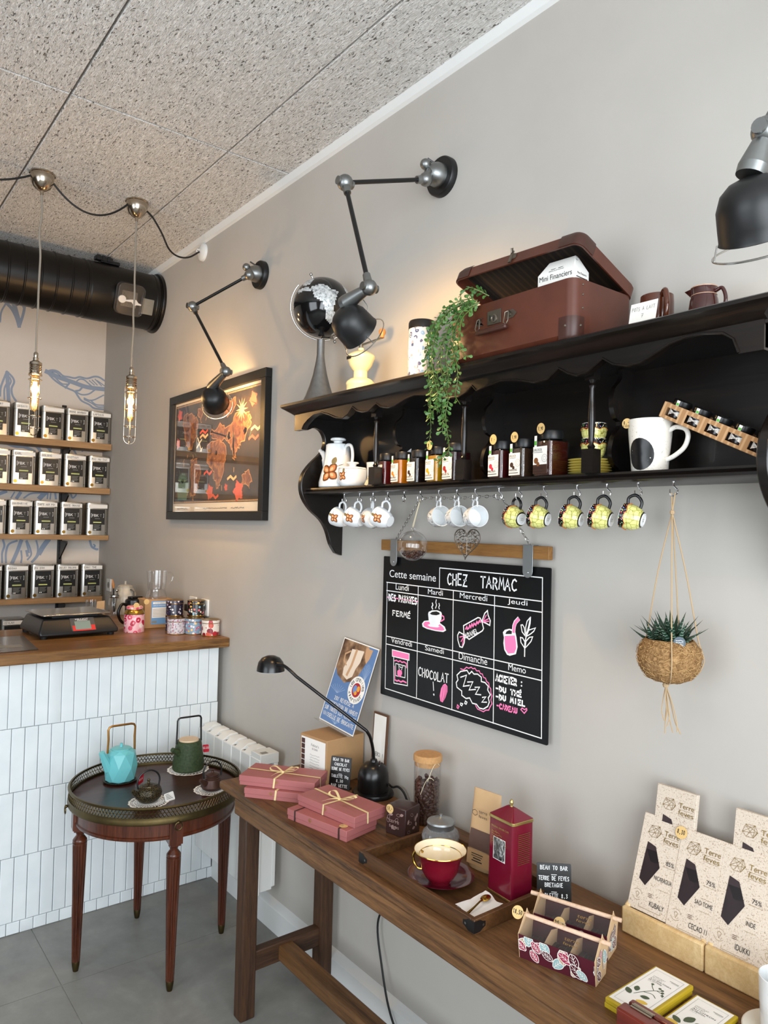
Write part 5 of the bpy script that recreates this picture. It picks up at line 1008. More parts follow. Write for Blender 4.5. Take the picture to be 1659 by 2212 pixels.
# ---------------- things inside the rack ----------------
RB = 1.7363
def rack_inside():
    t = thing('coffee_pot', 'tall white coffee pot with big brown flower at the left end of the rack', 'coffee pot', (-.098, 2.095, RB), NEG)
    prof = [(0, 0), (.058, 0), (.064, .005), (.064, .02), (.058, .045), (.05, .075), (.045, .105), (.042, .135), (.0415, .15)]
    G().lathe(prof+[(.039, .15), (.039, .147), (0, .147)], 48).build('pot_body', 'porcelain', t); G().lathe([(.039, .15), (.037, .153), (.02, .155), (.014, .158), (.016, .163), (.026, .166), (.027, .171), (.024, .174), (0, .175)], 36).build('lid', 'porcelain', t)
    G().tube([tuple(p) for p in bez([(-.048, 0, .06), (-.062, -.005, .075), (-.066, -.008, .1), (-.074, -.01, .122), (-.088, -.012, .133), (-.094, -.012, .137)], 6)], [.015]*6+[.012]*8+[.0095]*8+[.007]*9, 12).build('spout', 'porcelain', t)
    G().tube([tuple(p) for p in bez([(.04, 0, .115), (.044, 0, .138), (.06, 0, .147), (.08, 0, .14), (.088, 0, .11), (.082, 0, .08), (.06, 0, .062), (.052, 0, .06)], 6)], .0055, 10).build('handle', 'porcelain', t)
    g = G(); flower(g, prof, -.006, .052, .036, R(-58)); g.build('painted_flower', DEC, t, angle=0)
    t = thing('sugar_bowl', 'white lidded sugar bowl with brown flower in front of the coffee pot', 'sugar bowl', (-.122, 1.972, RB), NEG)
    pb = [(0, 0), (.034, 0), (.042, .006), (.047, .02), (.048, .04), (.0475, .058)]
    G().lathe(pb+[(.044, .058), (0, .056)], 40).build('bowl', 'porcelain', t); G().lathe([(.047, .059), (.045, .064), (.02, .068), (.012, .07), (.013, .075), (.021, .078), (.02, .082), (0, .083)], 36).build('lid', 'porcelain', t)
    g = G(); flower(g, pb, -.012, .034, .017, R(-66)); g.build('painted_flower', DEC, t, angle=0)
    t = thing('milk_cup', 'small white cup half hidden behind the sugar bowl', 'cup', (-.062, 1.92, RB), NEG)
    G().lathe([(0, 0), (.024, 0), (.03, .01), (.033, .07), (.034, .082), (.032, .082), (.03, .02), (0, .01)], 32).build('cup_body', 'porcelain', t); G().tube(handle_loop(.032, .035, .076, .02, 0), .0035, 8).build('handle', 'porcelain', t)
    t = thing('milk_jug', 'white milk jug with brown flower standing behind the first jam jar', 'jug', (-.045, 1.795, RB), NEG)
    pj = [(0, 0), (.028, 0), (.035, .01), (.035, .04), (.027, .075), (.028, .1)]
    g = G().lathe(pj+[(.026, .1), (.025, .075), (0, .07)], 32); g.add([(.016, -.02, .1), (.024, .01, .1), (.045, -.012, .118), (.026, -.006, .075)], [(0, 2, 3), (2, 1, 3), (0, 1, 2)]); g.build('jug_body', 'porcelain', t)
    g = G(); flower(g, pj, 0, .05, .02, R(-60)); g.build('painted_flower', DEC, t, angle=0)
    t = thing('price_card', 'cream handwritten price card leaning on the white sugar bowl', 'price card', (-.145, 1.868, RB), NEG+R(-15))
    g = G().at(MX.Rotation(R(-20), 4, 'X') @ MX.Rotation(R(10), 4, 'Y') @ FRONT(0, 0, .002)).box(-.014, .014, 0, .04, -.0006, 0); g.use(1)
    for i, s in enumerate(('LE SET', '25', '')): g.hand(s, -.01, .028-.011*i, .007, .004*max(1, len(s)), .0009, .0003)
    g.build('card', ['cream_paper', 'ink'], t, angle=0)
    # jam jars
    def liquid(n, c): return mat(n, c, .25, var=.35, vs=60, coat=.5)
    jars = [('dark red jam jar, first from the left next to the white milk jug', 1.805, 'jam_red', '4a0f12', 'AISES', 'FRAISES', 0, 1), ('amber jam jar, second from the left on the rack', 1.727, 'jam_amber', 'a8650f', 'ENTINES', '', 0, 1), ('black jam jar, third from the left on the rack', 1.65, 'jam_black', '120c0e', 'UNEAUX', '', 0, 1), ('golden orange jam jar with round price disc under the trailing plant', 1.565, 'jam_gold', 'b0830f', 'ORANGES', '7.-', 1, 1.04), ('dark cherry jam jar just left of the middle spindle', 1.49, 'jam_cherry', '2a0c10', 'ISES', '', 0, 1.1), ('raspberry jam jar with price disc, left of the group of three', 1.318, 'jam_rasp', '38080e', 'MBOISES', '7.-', 1, 1), ('grey-brown chestnut spread jar, middle of the group of three', 1.245, 'jam_chest', '3a2a1e', 'MARRONS', '7,90', 1, 1), ('tall cocoa spread jar with brown label end, right of the group of three', 1.158, 'jam_cocoa', '43180f', 'LAIT CACAO', '7,90', 1, 1.16)]
    fr = {'AISES': 'd23a3a', 'ENTINES': 'f08a2a', 'UNEAUX': '2a1a22', 'ORANGES': 'f2a012', 'ISES': 'a01824', 'MBOISES': 'd8304a', 'MARRONS': '3a2218', 'LAIT CACAO': '7a4a26'}
    mat('dark_label', '3a1d14', .5); mat('stamp_ring', 'b0a8a8', .6)
    for l, y, mn, c, wd, pr, disc, sc in jars:
        t = thing('jam_jar', l, 'jar', (-.108, y, RB), NEG+R(-8), 'square jam jars on the rack'); liquid(mn, c); mat('fr_'+wd[:3].lower(), fr[wd], .5); w = .0275*sc; h = .082*sc
        P = rrect(2*w, 2*w, .008); g = G(); g.prism([(x*.93, y_*.93) for x, y_ in P], h*.86, .004); g.build('jam', mn, t)
        g = G(); n = len(P); g.add([(x*s, y_*s, z) for s, z in ((.9, 0), (1, .004), (1, h*.9), (.78, h)) for x, y_ in P], [tuple(range(n-1, -1, -1))]+[(k_*n+i, k_*n+(i+1) % n, (k_+1)*n+(i+1) % n, (k_+1)*n+i) for k_ in range(3) for i in range(n)]); g.build('glass', 'clear_glass', t)
        G().lathe([(w*.86, h-.003), (w*.88, h+.002), (w*.88, h+.015), (w*.84, h+.018), (0, h+.018)], 28).build('lid', 'black_plastic', t)
        g = G().at(FRONT(0, -w-.0006)); x0, x1 = -w*.92, w*.62; g.rect(x0, x1, .008, h*.78); g.rect(x0+.004, x0+.013, h*.78, h+.006, .0002)
        g.use(1); g.text('URLOCK', x0+.001, h*.66, .0055*sc, (x1-x0)*.62, .0004); g.rect(x0+.002, x1-.016, h*.625, h*.635, .0004); g.text(wd, x0+.001, .0185, .0055*sc, (x1-x0)*.72, .0006); g.rect(x0+.001, x1-.006, .013, .0145, .0006)
        g.use(2); g.disc(x0+.011, h*.42, .0065*sc, .0004, 14); g.disc(x0+.018, h*.33, .0045*sc, .0004, 12); g.use(3); g.rect(x0+.004, x0+.0125, h*.82, h*.93, .0005)
        g.use(4); q = [(x1-.008+.009*math.cos(i*.35), h*.47+.009*math.sin(i*.35)) for i in range(18)]; g.flat(q, .0006); g.use(5); g.stroke(q, .001, .0008, True); g.stroke([(x1-.008+(a-x1+.008)*.5, h*.47+(b-h*.47)*.5) for a, b in q], .0008, .0008, True)
        if wd == 'LAIT CACAO': g.use(6); g.rect(x0, x1, .008, .03, .0003)
        g.build('label', ['paper', 'ink', 'fr_'+wd[:3].lower(), 'green_mark', 'paper', 'stamp_ring', 'dark_label'], t, angle=0)
        if disc:
            g = G().at(FRONT(-.004 if sc < 1.1 else -.002, -w-.0016, h+.022)).prism([(.0135*math.cos(i*.2618), .0135*math.sin(i*.2618)) for i in range(24)], .001); g.use(1); g.hand(pr, -.009, -.004, .008, .018, .0011, .0013); g.build('price_disc', ['price_tan', 'ink'], t, angle=0)
    # big mug
    t = thing('large_mug', 'oversized white speckled mug with a black oval inside the rack', 'mug', (-.105, .893, RB), NEG+R(4))
    k = NT('speckled_glaze', .15, 0, .5, .3); k.col(k.ramp(k.noise(k.co(), 260, 2), [(.3, 'a9a294'), (.36, 'e9e5dc')]))
    pm = [(0, 0), (.0365, 0), (.038, .003), (.04, .03), (.0445, .075), (.047, .112), (.0475, .113)]
    G().lathe(pm+[(.0445, .113), (.042, .075), (.0375, .03), (0, .008)], 48).build('mug_body', 'speckled_glaze', t)
    G().tube([tuple(p) for p in bez([(.043, 0, .088), (.058, 0, .094), (.078, 0, .088), (.084, 0, .072), (.076, 0, .05), (.056, 0, .034), (.038, 0, .026)], 6)], .0052, 10).build('handle', 'speckled_glaze', t)
    g = G(); decal(g, pm, [(.004+.03*math.cos(i*.2618), .037+.034*math.sin(i*.2618)) for i in range(24)], -PI/2-.12, .0007); g.build('black_oval', 'black_satin', t)
    g = G().at(FRONT(-.036, -.034, .106)).prism([(.011*math.cos(i*.3), .011*math.sin(i*.3)) for i in range(21)], .001); g.use(1).hand('8,-', -.008, -.002, .007, .015, .001, .0013); g.hand('PIECE', -.008, -.008, .004, .016, .0007, .0013); g.build('price_disc', ['price_tan', 'ink'], t, angle=0)
    # corrugated jar sleeve leaning on the mug, five little jars in it
    y0, z0, y1, z1 = .858, 1.8535, .628, 1.741; a = math.atan2(z0-z1, y0-y1); L = math.hypot(y0-y1, z0-z1)+.012
    ux = V((0, -math.cos(a), -math.sin(a))); uz = V((0, -math.sin(a), math.cos(a))); M = basis((-.105, y0, z0), ux, V((1, 0, 0)), uz)
    t = thing('jar_sleeve', 'brown corrugated cardboard sleeve of small jars leaning down from the large mug', 'jar sleeve'); t.matrix_world = M
    k = NT('corrugated', .8, 0, .2); k.col(k.ramp(k.math('SINE', k.math('MULTIPLY', k.co((1, 0, 0)), 1400)), [(.2, 'a27d58'), (.8, 'bd9a74')]))
    W2, hh = .024, .032; g = G()
    for s_ in (-1, 1):
        yy = s_*W2; o = basis((0, yy, 0), (1, 0, 0), (0, 0, 1), (0, -1, 0)); g.at(o)
        for i in range(5):
            xc = .026+.048*i; xa, xb = (0 if i == 0 else xc-.024), (L if i == 4 else xc+.024); w_, h0, h1 = .0155, .006, .023
            g.box(xa, xb, 0, h0, -.001, .001); g.box(xa, xb, h1, hh, -.001, .001); g.box(xa, xc-w_, h0, h1, -.001, .001); g.box(xc+w_, xb, h0, h1, -.001, .001)
    g.at(); g.box(0, L, -W2, W2, -.001, .001); g.box(0, .002, -W2, W2, 0, hh); g.build('sleeve', 'corrugated', t)
    for i, nm in enumerate(('ABRIC', 'FIGUES', 'FRAI', 'MYRTILLES', 'PECHE')):
        j = thing('mini_jar', 'small black-lidded jar in the cardboard sleeve, %s' % ('uppermost, above the large mug', 'second from the top', 'middle one of five', 'second from the bottom', 'lowest, at the rack side panel')[i], 'jar', (0, 0, 0), 0, 'mini jars in the sleeve'); j.matrix_world = M @ MX.Translation((.026+.048*i, 0, .0018))
        G().lathe([(0, 0), (.0185, 0), (.0195, .003), (.0195, .026), (.017, .03)], 28).build('glass', 'jam_black', j); G().lathe([(.019, .03), (.0195, .033), (.0195, .041), (.018, .0425), (0, .0425)], 28).build('lid', 'black_satin', j)
        pq = [(.0197, 0), (.0197, .05)]; g = G(); decal(g, pq, [(-.017, .006), (.017, .006), (.017, .022), (-.017, .022)], -PI/2, .0004); decal(g, pq, [(-.003, .02), (.004, .02), (.004, .041), (-.003, .041)], -PI/2, .0006)
        g.use(1).at(FRONT(0, -.0208)); g.text(nm, 0, .012, .003, .015, 0, 'c'); g.use(2); g.rect(-.002, .004, .031, .036, 0); g.build('label', ['paper', 'ink', 'green_mark'], j, angle=0)
rack_inside()

# ---------------- chalkboard on its chain, glass ball, heart, planter ----------------
def chain_links(g, P, n=5):
    acc = 0; i = 0; step = .0125
    for a, b in zip(P, P[1:]):
        a, b = V(a), V(b); L = (b-a).length; k = max(1, int(L/step)); d = (b-a)/k; x, y, z, _ = g.frame_between(a, b)
        for q in range(k):
            c = a+d*(q+.5); s = x if i % 2 else y; i += 1; u = z
            g.tube([c+u*(.0075*math.cos(t))+s*(.0036*math.sin(t)) for t in [2*PI*m/10 for m in range(10)]], .00085, n, True)
def board():
    t = thing('menu_chalkboard', 'black weekly planner chalkboard with white and pink drawings, hung by chain from the rack', 'chalkboard', (-.018, 1.92, 1.056))
    W, H = .697, .455; k = NT('board_black', .3, 0, .25); k.col(k.ramp(k.noise(k.co(), 5, 4), [(.35, '0b0b0c'), (.7, '131415')]))
    B = WALL(0, 0); pn = G().at(B).prism([(p[0]+W/2, p[1]+H/2) for p in rrect(W, H, .004)], .004, 0).build('panel', 'board_black', t)
    g = G().at(B @ MX.Translation((0, 0, .0042))); ix = {'w': 0, 'p': 1, 'k': 2}; z = 0
    for c, wd, cl, p in BOARD:
        z += .000004; g.use(ix[c])
        if cl == 2: g.flat(p, z)
        else: g.stroke(p, wd, z, bool(cl))
    g.use(0)
    for s, (x, y), w_, h_ in PRINTED: 
        hh = h_*(1.15 if s[0] in 'CLVMJSD' else 1); g.text(s, x, y+(.0045 if s[1] != 'e' or s[0] in 'MVJ' else .002), hh*.92, w_, .0004)
    for c, lw, s, (x, y), w_, h_ in HAND: g.use(ix[c]); g.hand(s, x, y, h_, w_, lw, .0005, .05)
    g.use(0); M0 = g.M; g.at(M0 @ MX.Translation((.386, .232, .0005)) @ MX.Rotation(R(24), 4, 'Z')); g.hand('CARAMEL', 0, 0, .012, .064, .0025, 0)
    g.build('chalk_drawing', ['chalk_white', 'chalk_pink', 'black_satin'], pn, angle=0)
    g = G().at(B).box(-.007, .695, .475, .51, -.006, .011); rl = g.build('wood_rail', 'rail_oak', t, bevel=.0015)
    for x in (.063, .628):
        P = arc(0, .017, .017, 180, 360, 10); g = G().at(B @ MX.Translation((x, .425, 0))).prism(P+[(.017, .0865), (-.017, .0865)], .0018, .0125); g.box(-.017, .017, .0855, .0873, -.008, .0143); g.lathe([(.004, .0143), (.003, .016), (0, .0165)], 12, (0, .014, 0)); g.build('metal_strap', 'galvanised', t, bevel=.0004)
    O = V((-.018, 1.92, 1.056)); g = G()
    pts = [(-.022, 1.857, 1.568), (-.113, 1.634, 1.689), (-.118, 1.626, 1.686), (-.12, 1.475, 1.682), (-.12, 1.322, 1.689), (-.11, 1.314, 1.687), (-.022, 1.291, 1.568)]
    pts = [(-.024, 1.857, 1.566), (-.116, 1.634, 1.692), (-.122, 1.56, 1.694), (-.122, 1.475, 1.69), (-.122, 1.395, 1.693), (-.116, 1.314, 1.694), (-.024, 1.291, 1.566)]
    chain_links(g, [V(p)-O for p in pts]); g.build('chain', 'steel', t)
    # glass ball of beans
    t = thing('glass_bauble', 'clear hanging glass ball half filled with coffee beans in front of the chalkboard', 'glass ball', (-.105, 1.676, 1.553))
    G().ball((0, 0, 0), .0455, 40).build('glass_shell', 'clear_glass', t); mat('coffee_bean', '3d2114', .4, var=.3, vs=60)
    g = G(); rnd = random.Random(4)
    for i in range(150):
        a = rnd.uniform(0, 2*PI); zz = rnd.uniform(-.037, -.016); rm = math.sqrt(max(0, .0395**2-zz*zz)); r = rm*math.sqrt(rnd.random()); g.at(MX.Translation((r*math.cos(a), r*math.sin(a), zz)) @ MX.Rotation(rnd.uniform(0, 3), 4, 'Z') @ MX.Rotation(rnd.uniform(-.8, .8), 4, 'X')); g.ball((0, 0, 0), .0042, 8, (1.2, .8, .65))
    g.build('coffee_beans', 'coffee_bean', t, kind='stuff')
    g = G(); g.tube([(.006*math.cos(i*.52), 0, .0505+.006*math.sin(i*.52)) for i in range(12)], .002, 6, True); g.lathe([(.008, .043), (.005, .047), (.004, .05), (0, .05)], 14); g.build('glass_loop', 'clear_glass', t)
    G().tube([(0, 0, .055), (-.012, -.044, .137)], .0008, 5).tube([(0, .004, .055), (-.014, -.045, .138)], .0008, 5).build('string', 'cream_paper', t)
    # filigree heart
    t = thing('filigree_heart', 'grey metal filigree heart hanging below the rightmost white cups', 'heart ornament', (-.09, 1.462, 1.571), NEG)
    def hp(a, s=1): return (.0032*s*16*math.sin(a)**3*.98, .0029*s*(13*math.cos(a)-5*math.cos(2*a)-2*math.cos(3*a)-math.cos(4*a)))
    mat('pewter', '6d655c', .4, .8); E = [(x-.006*max(0, -y/.05), y*1.0) for x, y in [hp(2*PI*i/60) for i in range(60)]]; g = G().at(FRONT(0, 0, .0)); g.tube([(x, y, 0) for x, y in E], .0016, 6, True)
    def inh(x, y, m=.0): 
        q = False
        for i in range(60):
            a, b = E[i], E[i-1]
            if (a[1] > y) != (b[1] > y) and x < (b[0]-a[0])*(y-a[1])/(b[1]-a[1])+a[0]: q = not q
        return q
    rnd = random.Random(8); k_ = 0
    while k_ < 60:
        x, y = rnd.uniform(-.05, .05), rnd.uniform(-.05, .035)
        if not inh(x, y): continue
        a0 = rnd.uniform(0, 6.28); s_ = rnd.choice((-1, 1)); P = []
        for q in range(12): r = .009*(1-q/13); P.append((x+r*math.cos(a0+s_*q*.5), y+r*math.sin(a0+s_*q*.5), 0))
        P = [p for p in P if inh(p[0], p[1])]
        if len(P) > 5: g.tube(P, .0009, 4); k_ += 1
    g.tube([(0, .018, 0), (0, -.04, 0)], .0012, 4); g.build('filigree', 'pewter', t); G().tube([(-.002, 0, .018), (-.008, -.028, .118)], .0007, 5).tube([(.002, 0, .018), (-.006, -.028, .118)], .0007, 5).build('cord', 'pewter', t)
    # hanging planter
    t = thing('hanging_planter', 'round coir pot of dark spiky succulent hanging by jute ropes from the rack', 'hanging plant', (-.12, .832, 1.345))
    k = NT('coir', .95, 0, .1); p = k.co(); n = k.noise(p, 60, 5, .7, 3); k.col(k.ramp(n, [(.3, '5f4527'), (.5, '93704a'), (.7, 'bd9a6c')])); k.bump(n, .8, .004)
    pr = [(0, -.046), (.025, -.045), (.045, -.036), (.059, -.016), (.0635, .006), (.06, .026), (.05, .041), (.046, .043), (.042, .034), (0, .03)]
    g = G().lathe(pr, 40); rnd = random.Random(6); b0 = len(g.v); g.v = [(x*(1+rnd.uniform(-.02, .02)), y*(1+rnd.uniform(-.02, .02)), z+rnd.uniform(-.001, .001)) for x, y, z in g.v]
    pot = g.build('coir_pot', 'coir', t, angle=80)
    g = G()
    for i in range(420):
        a = rnd.uniform(0, 2*PI); z = rnd.uniform(-.04, .042); r = prad(pr[:8], z)+.0006; b = a+rnd.uniform(-.25, .25); z2 = z+rnd.uniform(-.008, .008); z2 = max(-.044, min(.042, z2)); r2 = prad(pr[:8], z2)+rnd.uniform(.0, .0035)
        m_ = ((a+b)/2, (z+z2)/2); rm = prad(pr[:8], m_[1])+.003; g.tube([(r*math.cos(a), r*math.sin(a), z), (rm*math.cos(m_[0]), rm*math.sin(m_[0]), m_[1]), (r2*math.cos(b), r2*math.sin(b), z2)], .00045, 3, cap=False)
    mat('coir_fibre', 'b8935f', .9); g.build('coir_hair', 'coir_fibre', pot, kind='stuff')
    k = NT('haworthia', .4, 0, .5); k.col('1f3a2a'); mat('haworthia_stripe', '8fa89a', .5); g = G()
    def spike(c, d, L, w):
        d = V(d).normalized(); sd = d.cross(V((0, 0, 1))); sd = sd.normalized() if sd.length > .1 else V((1, 0, 0)); up = sd.cross(d); c = V(c); n = 6; vs = []
        for i in range(n+1):
            f = i/n; ww = w*(1-f**1.6)*(.8+.4*math.sin(PI*min(1, f*1.4))); q = c+d*L*f+V((0, 0, .012*f*f)); vs += [q+sd*ww, q+up*ww*.35, q-sd*ww, q-up*ww*.55]
        g.use(0); g.add(vs, [(4*i+a, 4*i+(a+1) % 4, 4*i+4+(a+1) % 4, 4*i+4+a) for i in range(n) for a in range(4)]); g.use(1)
        for i in range(1, 9): f = i/9.5; ww = w*(1-f**1.6)*(.8+.4*math.sin(PI*min(1, f*1.4))); q = c+d*L*f+V((0, 0, .012*f*f)); g.tube([q+sd*ww*.8-up*ww*.28, q-up*ww*.57, q-sd*ww*.8-up*ww*.28], .0005, 3)
    for cx, cy, s_, n in ((.0, -.006, 1.35, 18), (.018, .024, .95, 9), (-.01, .03, .9, 9), (-.014, -.026, .95, 9)):
        for i in range(n): a = i*2.4; el = .25+.95*i/n; L = s_*(.062-.018*i/n); spike((cx, cy, .034), (math.cos(a)*math.cos(el), math.sin(a)*math.cos(el), math.sin(el)), L, .0075*s_**.5)
    g.build('foliage', ['haworthia', 'haworthia_stripe'], t, angle=50)
    top = V((.0, -.004, .345)); kn = V((0, -.002, .305)); g = G(); g.tube([top+V((0, .004, 0)), kn], .0016, 6); g.tube([top-V((0, .004, 0)), kn], .0016, 6); g.ball(kn, .0055, 8); g.build('rope_loop', 'rope', t)
    for a, wob in ((R(85), .002), (R(-62), .003), (R(10), .002), (R(215), .0)):
        c, s_ = math.cos(a), math.sin(a); P = [kn, (c*.03, s_*.03, .18), (c*.054, s_*.054, .05), (c*.063, s_*.063, .02), (c*.066, s_*.066, .0), (c*.055, s_*.055, -.024), (c*.03, s_*.03, -.043), (-.004, .004, -.05)]
        G().tube([tuple(p) for p in bez(P, 6)], .0013, 6).build('rope', 'rope', t)
    g = G(); kb = V((-.004, .004, -.052)); g.ball(kb, .007, 8)
    for i in range(7): a = i*.9; e = kb+V((rnd.uniform(-.015, .015), rnd.uniform(-.04, .005), -rnd.uniform(.07, .1))); g.tube([tuple(p) for p in bez([kb, kb.lerp(e, .4)+V((.004*math.cos(a), .004*math.sin(a), 0)), kb.lerp(e, .75)+V((0, .006*math.sin(a), 0)), e], 4)], .0011, 5)
    g.build('tassel', 'rope', t)
    f = V((-.88, -.47, 0)).normalized(); x = V((0, 0, 1)).cross(f); g = G().at(basis(V((-.03, -.04, .043)), x, (0, 0, 1), f)).prism([(.0115*math.cos(i*.3), .0115*math.sin(i*.3)) for i in range(21)], .001); g.use(1)
    for i in range(3): g.scribble(-.007, -.005+.004*i, .014, .0025, .0008, .0013, 8)
    mat('slate_disc', '54606a', .6); g.build('price_disc', ['slate_disc', 'chalk_white'], t, angle=0)
board()

# ---------------- radiator ----------------
def radiator():
    t = thing('radiator', 'white ribbed electric radiator on the wall behind the round table', 'radiator', (-.076, 2.54, .165))
    k = NT('radiator_white', .32, 0, .5); k.col('e6e7e4'); H = .545; n = 7; p = .082; g = G()
    for i in range(n):
        y0 = .0+p*i; g.box(-.044, -.028, y0+.0012, y0+p-.0012, 0, H-.02 if i else H-.02)
        g.box(.022, .04, y0+.004, y0+p-.004, .02, H-.03)
    g.build('front_panel', 'radiator_white', t, bevel=.004)
    G().box(-.03, .024, .006, n*p-.004, .012, H-.055).build('core', 'radiator_white', t)
    g = G()
    for i in range(n):
        y0 = p*i+.001
        if i == 0: g.box(-.042, .04, y0, y0+p*.95, H-.04, H); continue
        g.add([(-.044, y0, H-.02), (-.044, y0+p*.72, H-.02), (-.008, y0+p*.72, H+.002), (-.008, y0, H+.002), (.026, y0+p*.72, H+.002), (.026, y0, H+.002), (.04, y0+p*.72, H-.02), (.04, y0, H-.02)], [(0, 1, 2, 3), (3, 2, 4, 5), (5, 4, 6, 7), (0, 3, 5, 7), (1, 6, 4, 2)])
        g.box(-.02, .02, y0+p*.72, y0+p, H-.03, H-.006)
    g.build('top_grille', 'radiator_white', t, bevel=.002)
    g = G().at(basis((-.014, .022, H+.0006), (0, -1, 0), (1, 0, 0), (0, 0, 1))).rect(-.012, .012, -.016, .012); g.build('display', 'label_grey', t)
    g = G(); g.box(.035, .074, .12, .15, .06, H-.1); g.box(.035, .074, .42, .45, .06, H-.1); g.build('wall_bracket', 'radiator_white', t)
radiator()

# ---------------- round galleried table ----------------
CX, CY, TZ = -.464, 2.705, .602
def round_table():
    t = thing('round_side_table', 'round mahogany side table with pierced brass gallery and fluted legs', 'side table', (CX, CY, 0), R(-8))
    G().lathe([(0, TZ-.012), (.3, TZ-.012), (.3, TZ), (0, TZ)], 72).build('tabletop', 'mahogany_top', t, bevel=.002)
    g = G().lathe([(.278, .524), (.287, .524), (.289, .528), (.289, .534), (.285, .537), (.285, .588), (.29, .59), (0.0, .59)], 72); g.lathe([(.278, .524), (.27, .524), (.27, .588)], 72); g.build('apron', 'mahogany', t)
    # gallery: two rails and a pierced band
    r = .306; n = 150; g = G(); g.lathe([(.298, .585), (.31, .585), (.312, .592), (.309, .6), (.309, .61), (.301, .61), (.3, .585)], 96)
    g.lathe([(.302, .638), (.309, .637), (.311, .641), (.308, .645), (.302, .645), (.302, .638)], 96)
    cs = [(math.cos(2*PI*i/n), math.sin(2*PI*i/n)) for i in range(n)]
    for i in range(n):
        a = 2*PI*i/n; d = 2*PI/n
        for q in (0, 1):
            P = [(r*math.cos(a+d*x), r*math.sin(a+d*x), z) for x, z in (((.0, .61), (.5, .618), (.0, .628), (.5, .638)) if q else ((1., .61), (.5, .618), (1., .628), (.5, .638)))]
            for u, v in zip(P, P[1:]): g.tube([u, v], .0012, 4, cap=False)
    g.tube([(r*c, r*s, .624) for c, s in cs], .001, 4, True); g.build('brass_gallery', 'brass_dark', t)
    for k_ in range(4):
        a = k_*PI/2; M = MX.Rotation(a, 4, 'Z') @ MX.Translation((.266, 0, 0))
        g = G().at(M); g.box(-.022, .028, -.023, .023, .505, .587); g.box(-.018, .023, -.018, .018, .497, .506)
        g.lathe([(.015, .5), (.019, .495), (.0135, .486), (.0135, .48), (.021, .47), (.0245, .465), (.0245, .459), (.023, .455)], 28)
        fl = 12; pr = []; N = 72; zs = [.456, .452, .445, .3, .15, .06, .034]; vs = []
        for z in zs:
            rr = .0245-.0105*(.456-z)/.42; dep = .0 if z > .45 or z < .04 else .0032
            for i in range(N): q = 2*PI*i/N; fr = rr-dep*max(0, math.cos(fl*q))**.6; vs.append((fr*math.cos(q), fr*math.sin(q), z))
        g.add(vs, [(i+N*b, N*b+(i+1) % N, N*(b+1)+(i+1) % N, N*(b+1)+i) for b in range(len(zs)-1) for i in range(N)])
        lg = g.build('leg', 'mahogany', t, angle=35)
        G().at(M).lathe([(.0138, .036), (.0142, .034), (.0128, .02), (.0105, .006), (.009, 0), (0, 0)], 24).build('brass_foot', 'brass_dark', lg)
        B = MX.Rotation(a, 4, 'Z') @ basis((.3125, 0, .577), (0, 1, 0), (0, 0, 1), (1, 0, 0))
        g = G().at(B); g.ball((0, .012, .003), .006, 10); g.tube([(.012*math.cos(i*.4), .0+.013*math.sin(i*.4), .006) for i in range(16)], .0022, 6, True); g.build('ring_pull', 'brass_dark', t)
round_table()
def doily(x, y, r, label):
    t = thing('doily', label, 'doily', (x, y, TZ+.0003), 0, 'white lace doilies'); g = G(); n = 64
    def ring(r0, r1, z=.0006): g.add([(q*math.cos(2*PI*i/n)*(1+(.05*abs(math.sin(i*PI/4)) if q > .8*r else 0)), q*math.sin(2*PI*i/n)*(1+(.05*abs(math.sin(i*PI/4)) if q > .8*r else 0)), z) for q in (r0, r1) for i in range(n)], [(i, (i+1) % n, n+(i+1) % n, n+i) for i in range(n)])
    ring(.001, r*.55); ring(r*.6, r*.66); ring(r*.72, r*.78); ring(r*.9, r)
    for i in range(32): a = i*PI/16; g.tube([(r*.5*math.cos(a), r*.5*math.sin(a), .0005), (r*.75*math.cos(a+.1), r*.75*math.sin(a+.1), .0005), (r*.95*math.cos(a), r*.95*math.sin(a), .0005)], .0011, 4)
    for i in range(24): a = i*PI/12+.05; g.disc(r*.84*math.cos(a), r*.84*math.sin(a), r*.035, .0007, 8)
    g.build('lace', 'paper', t, angle=0)
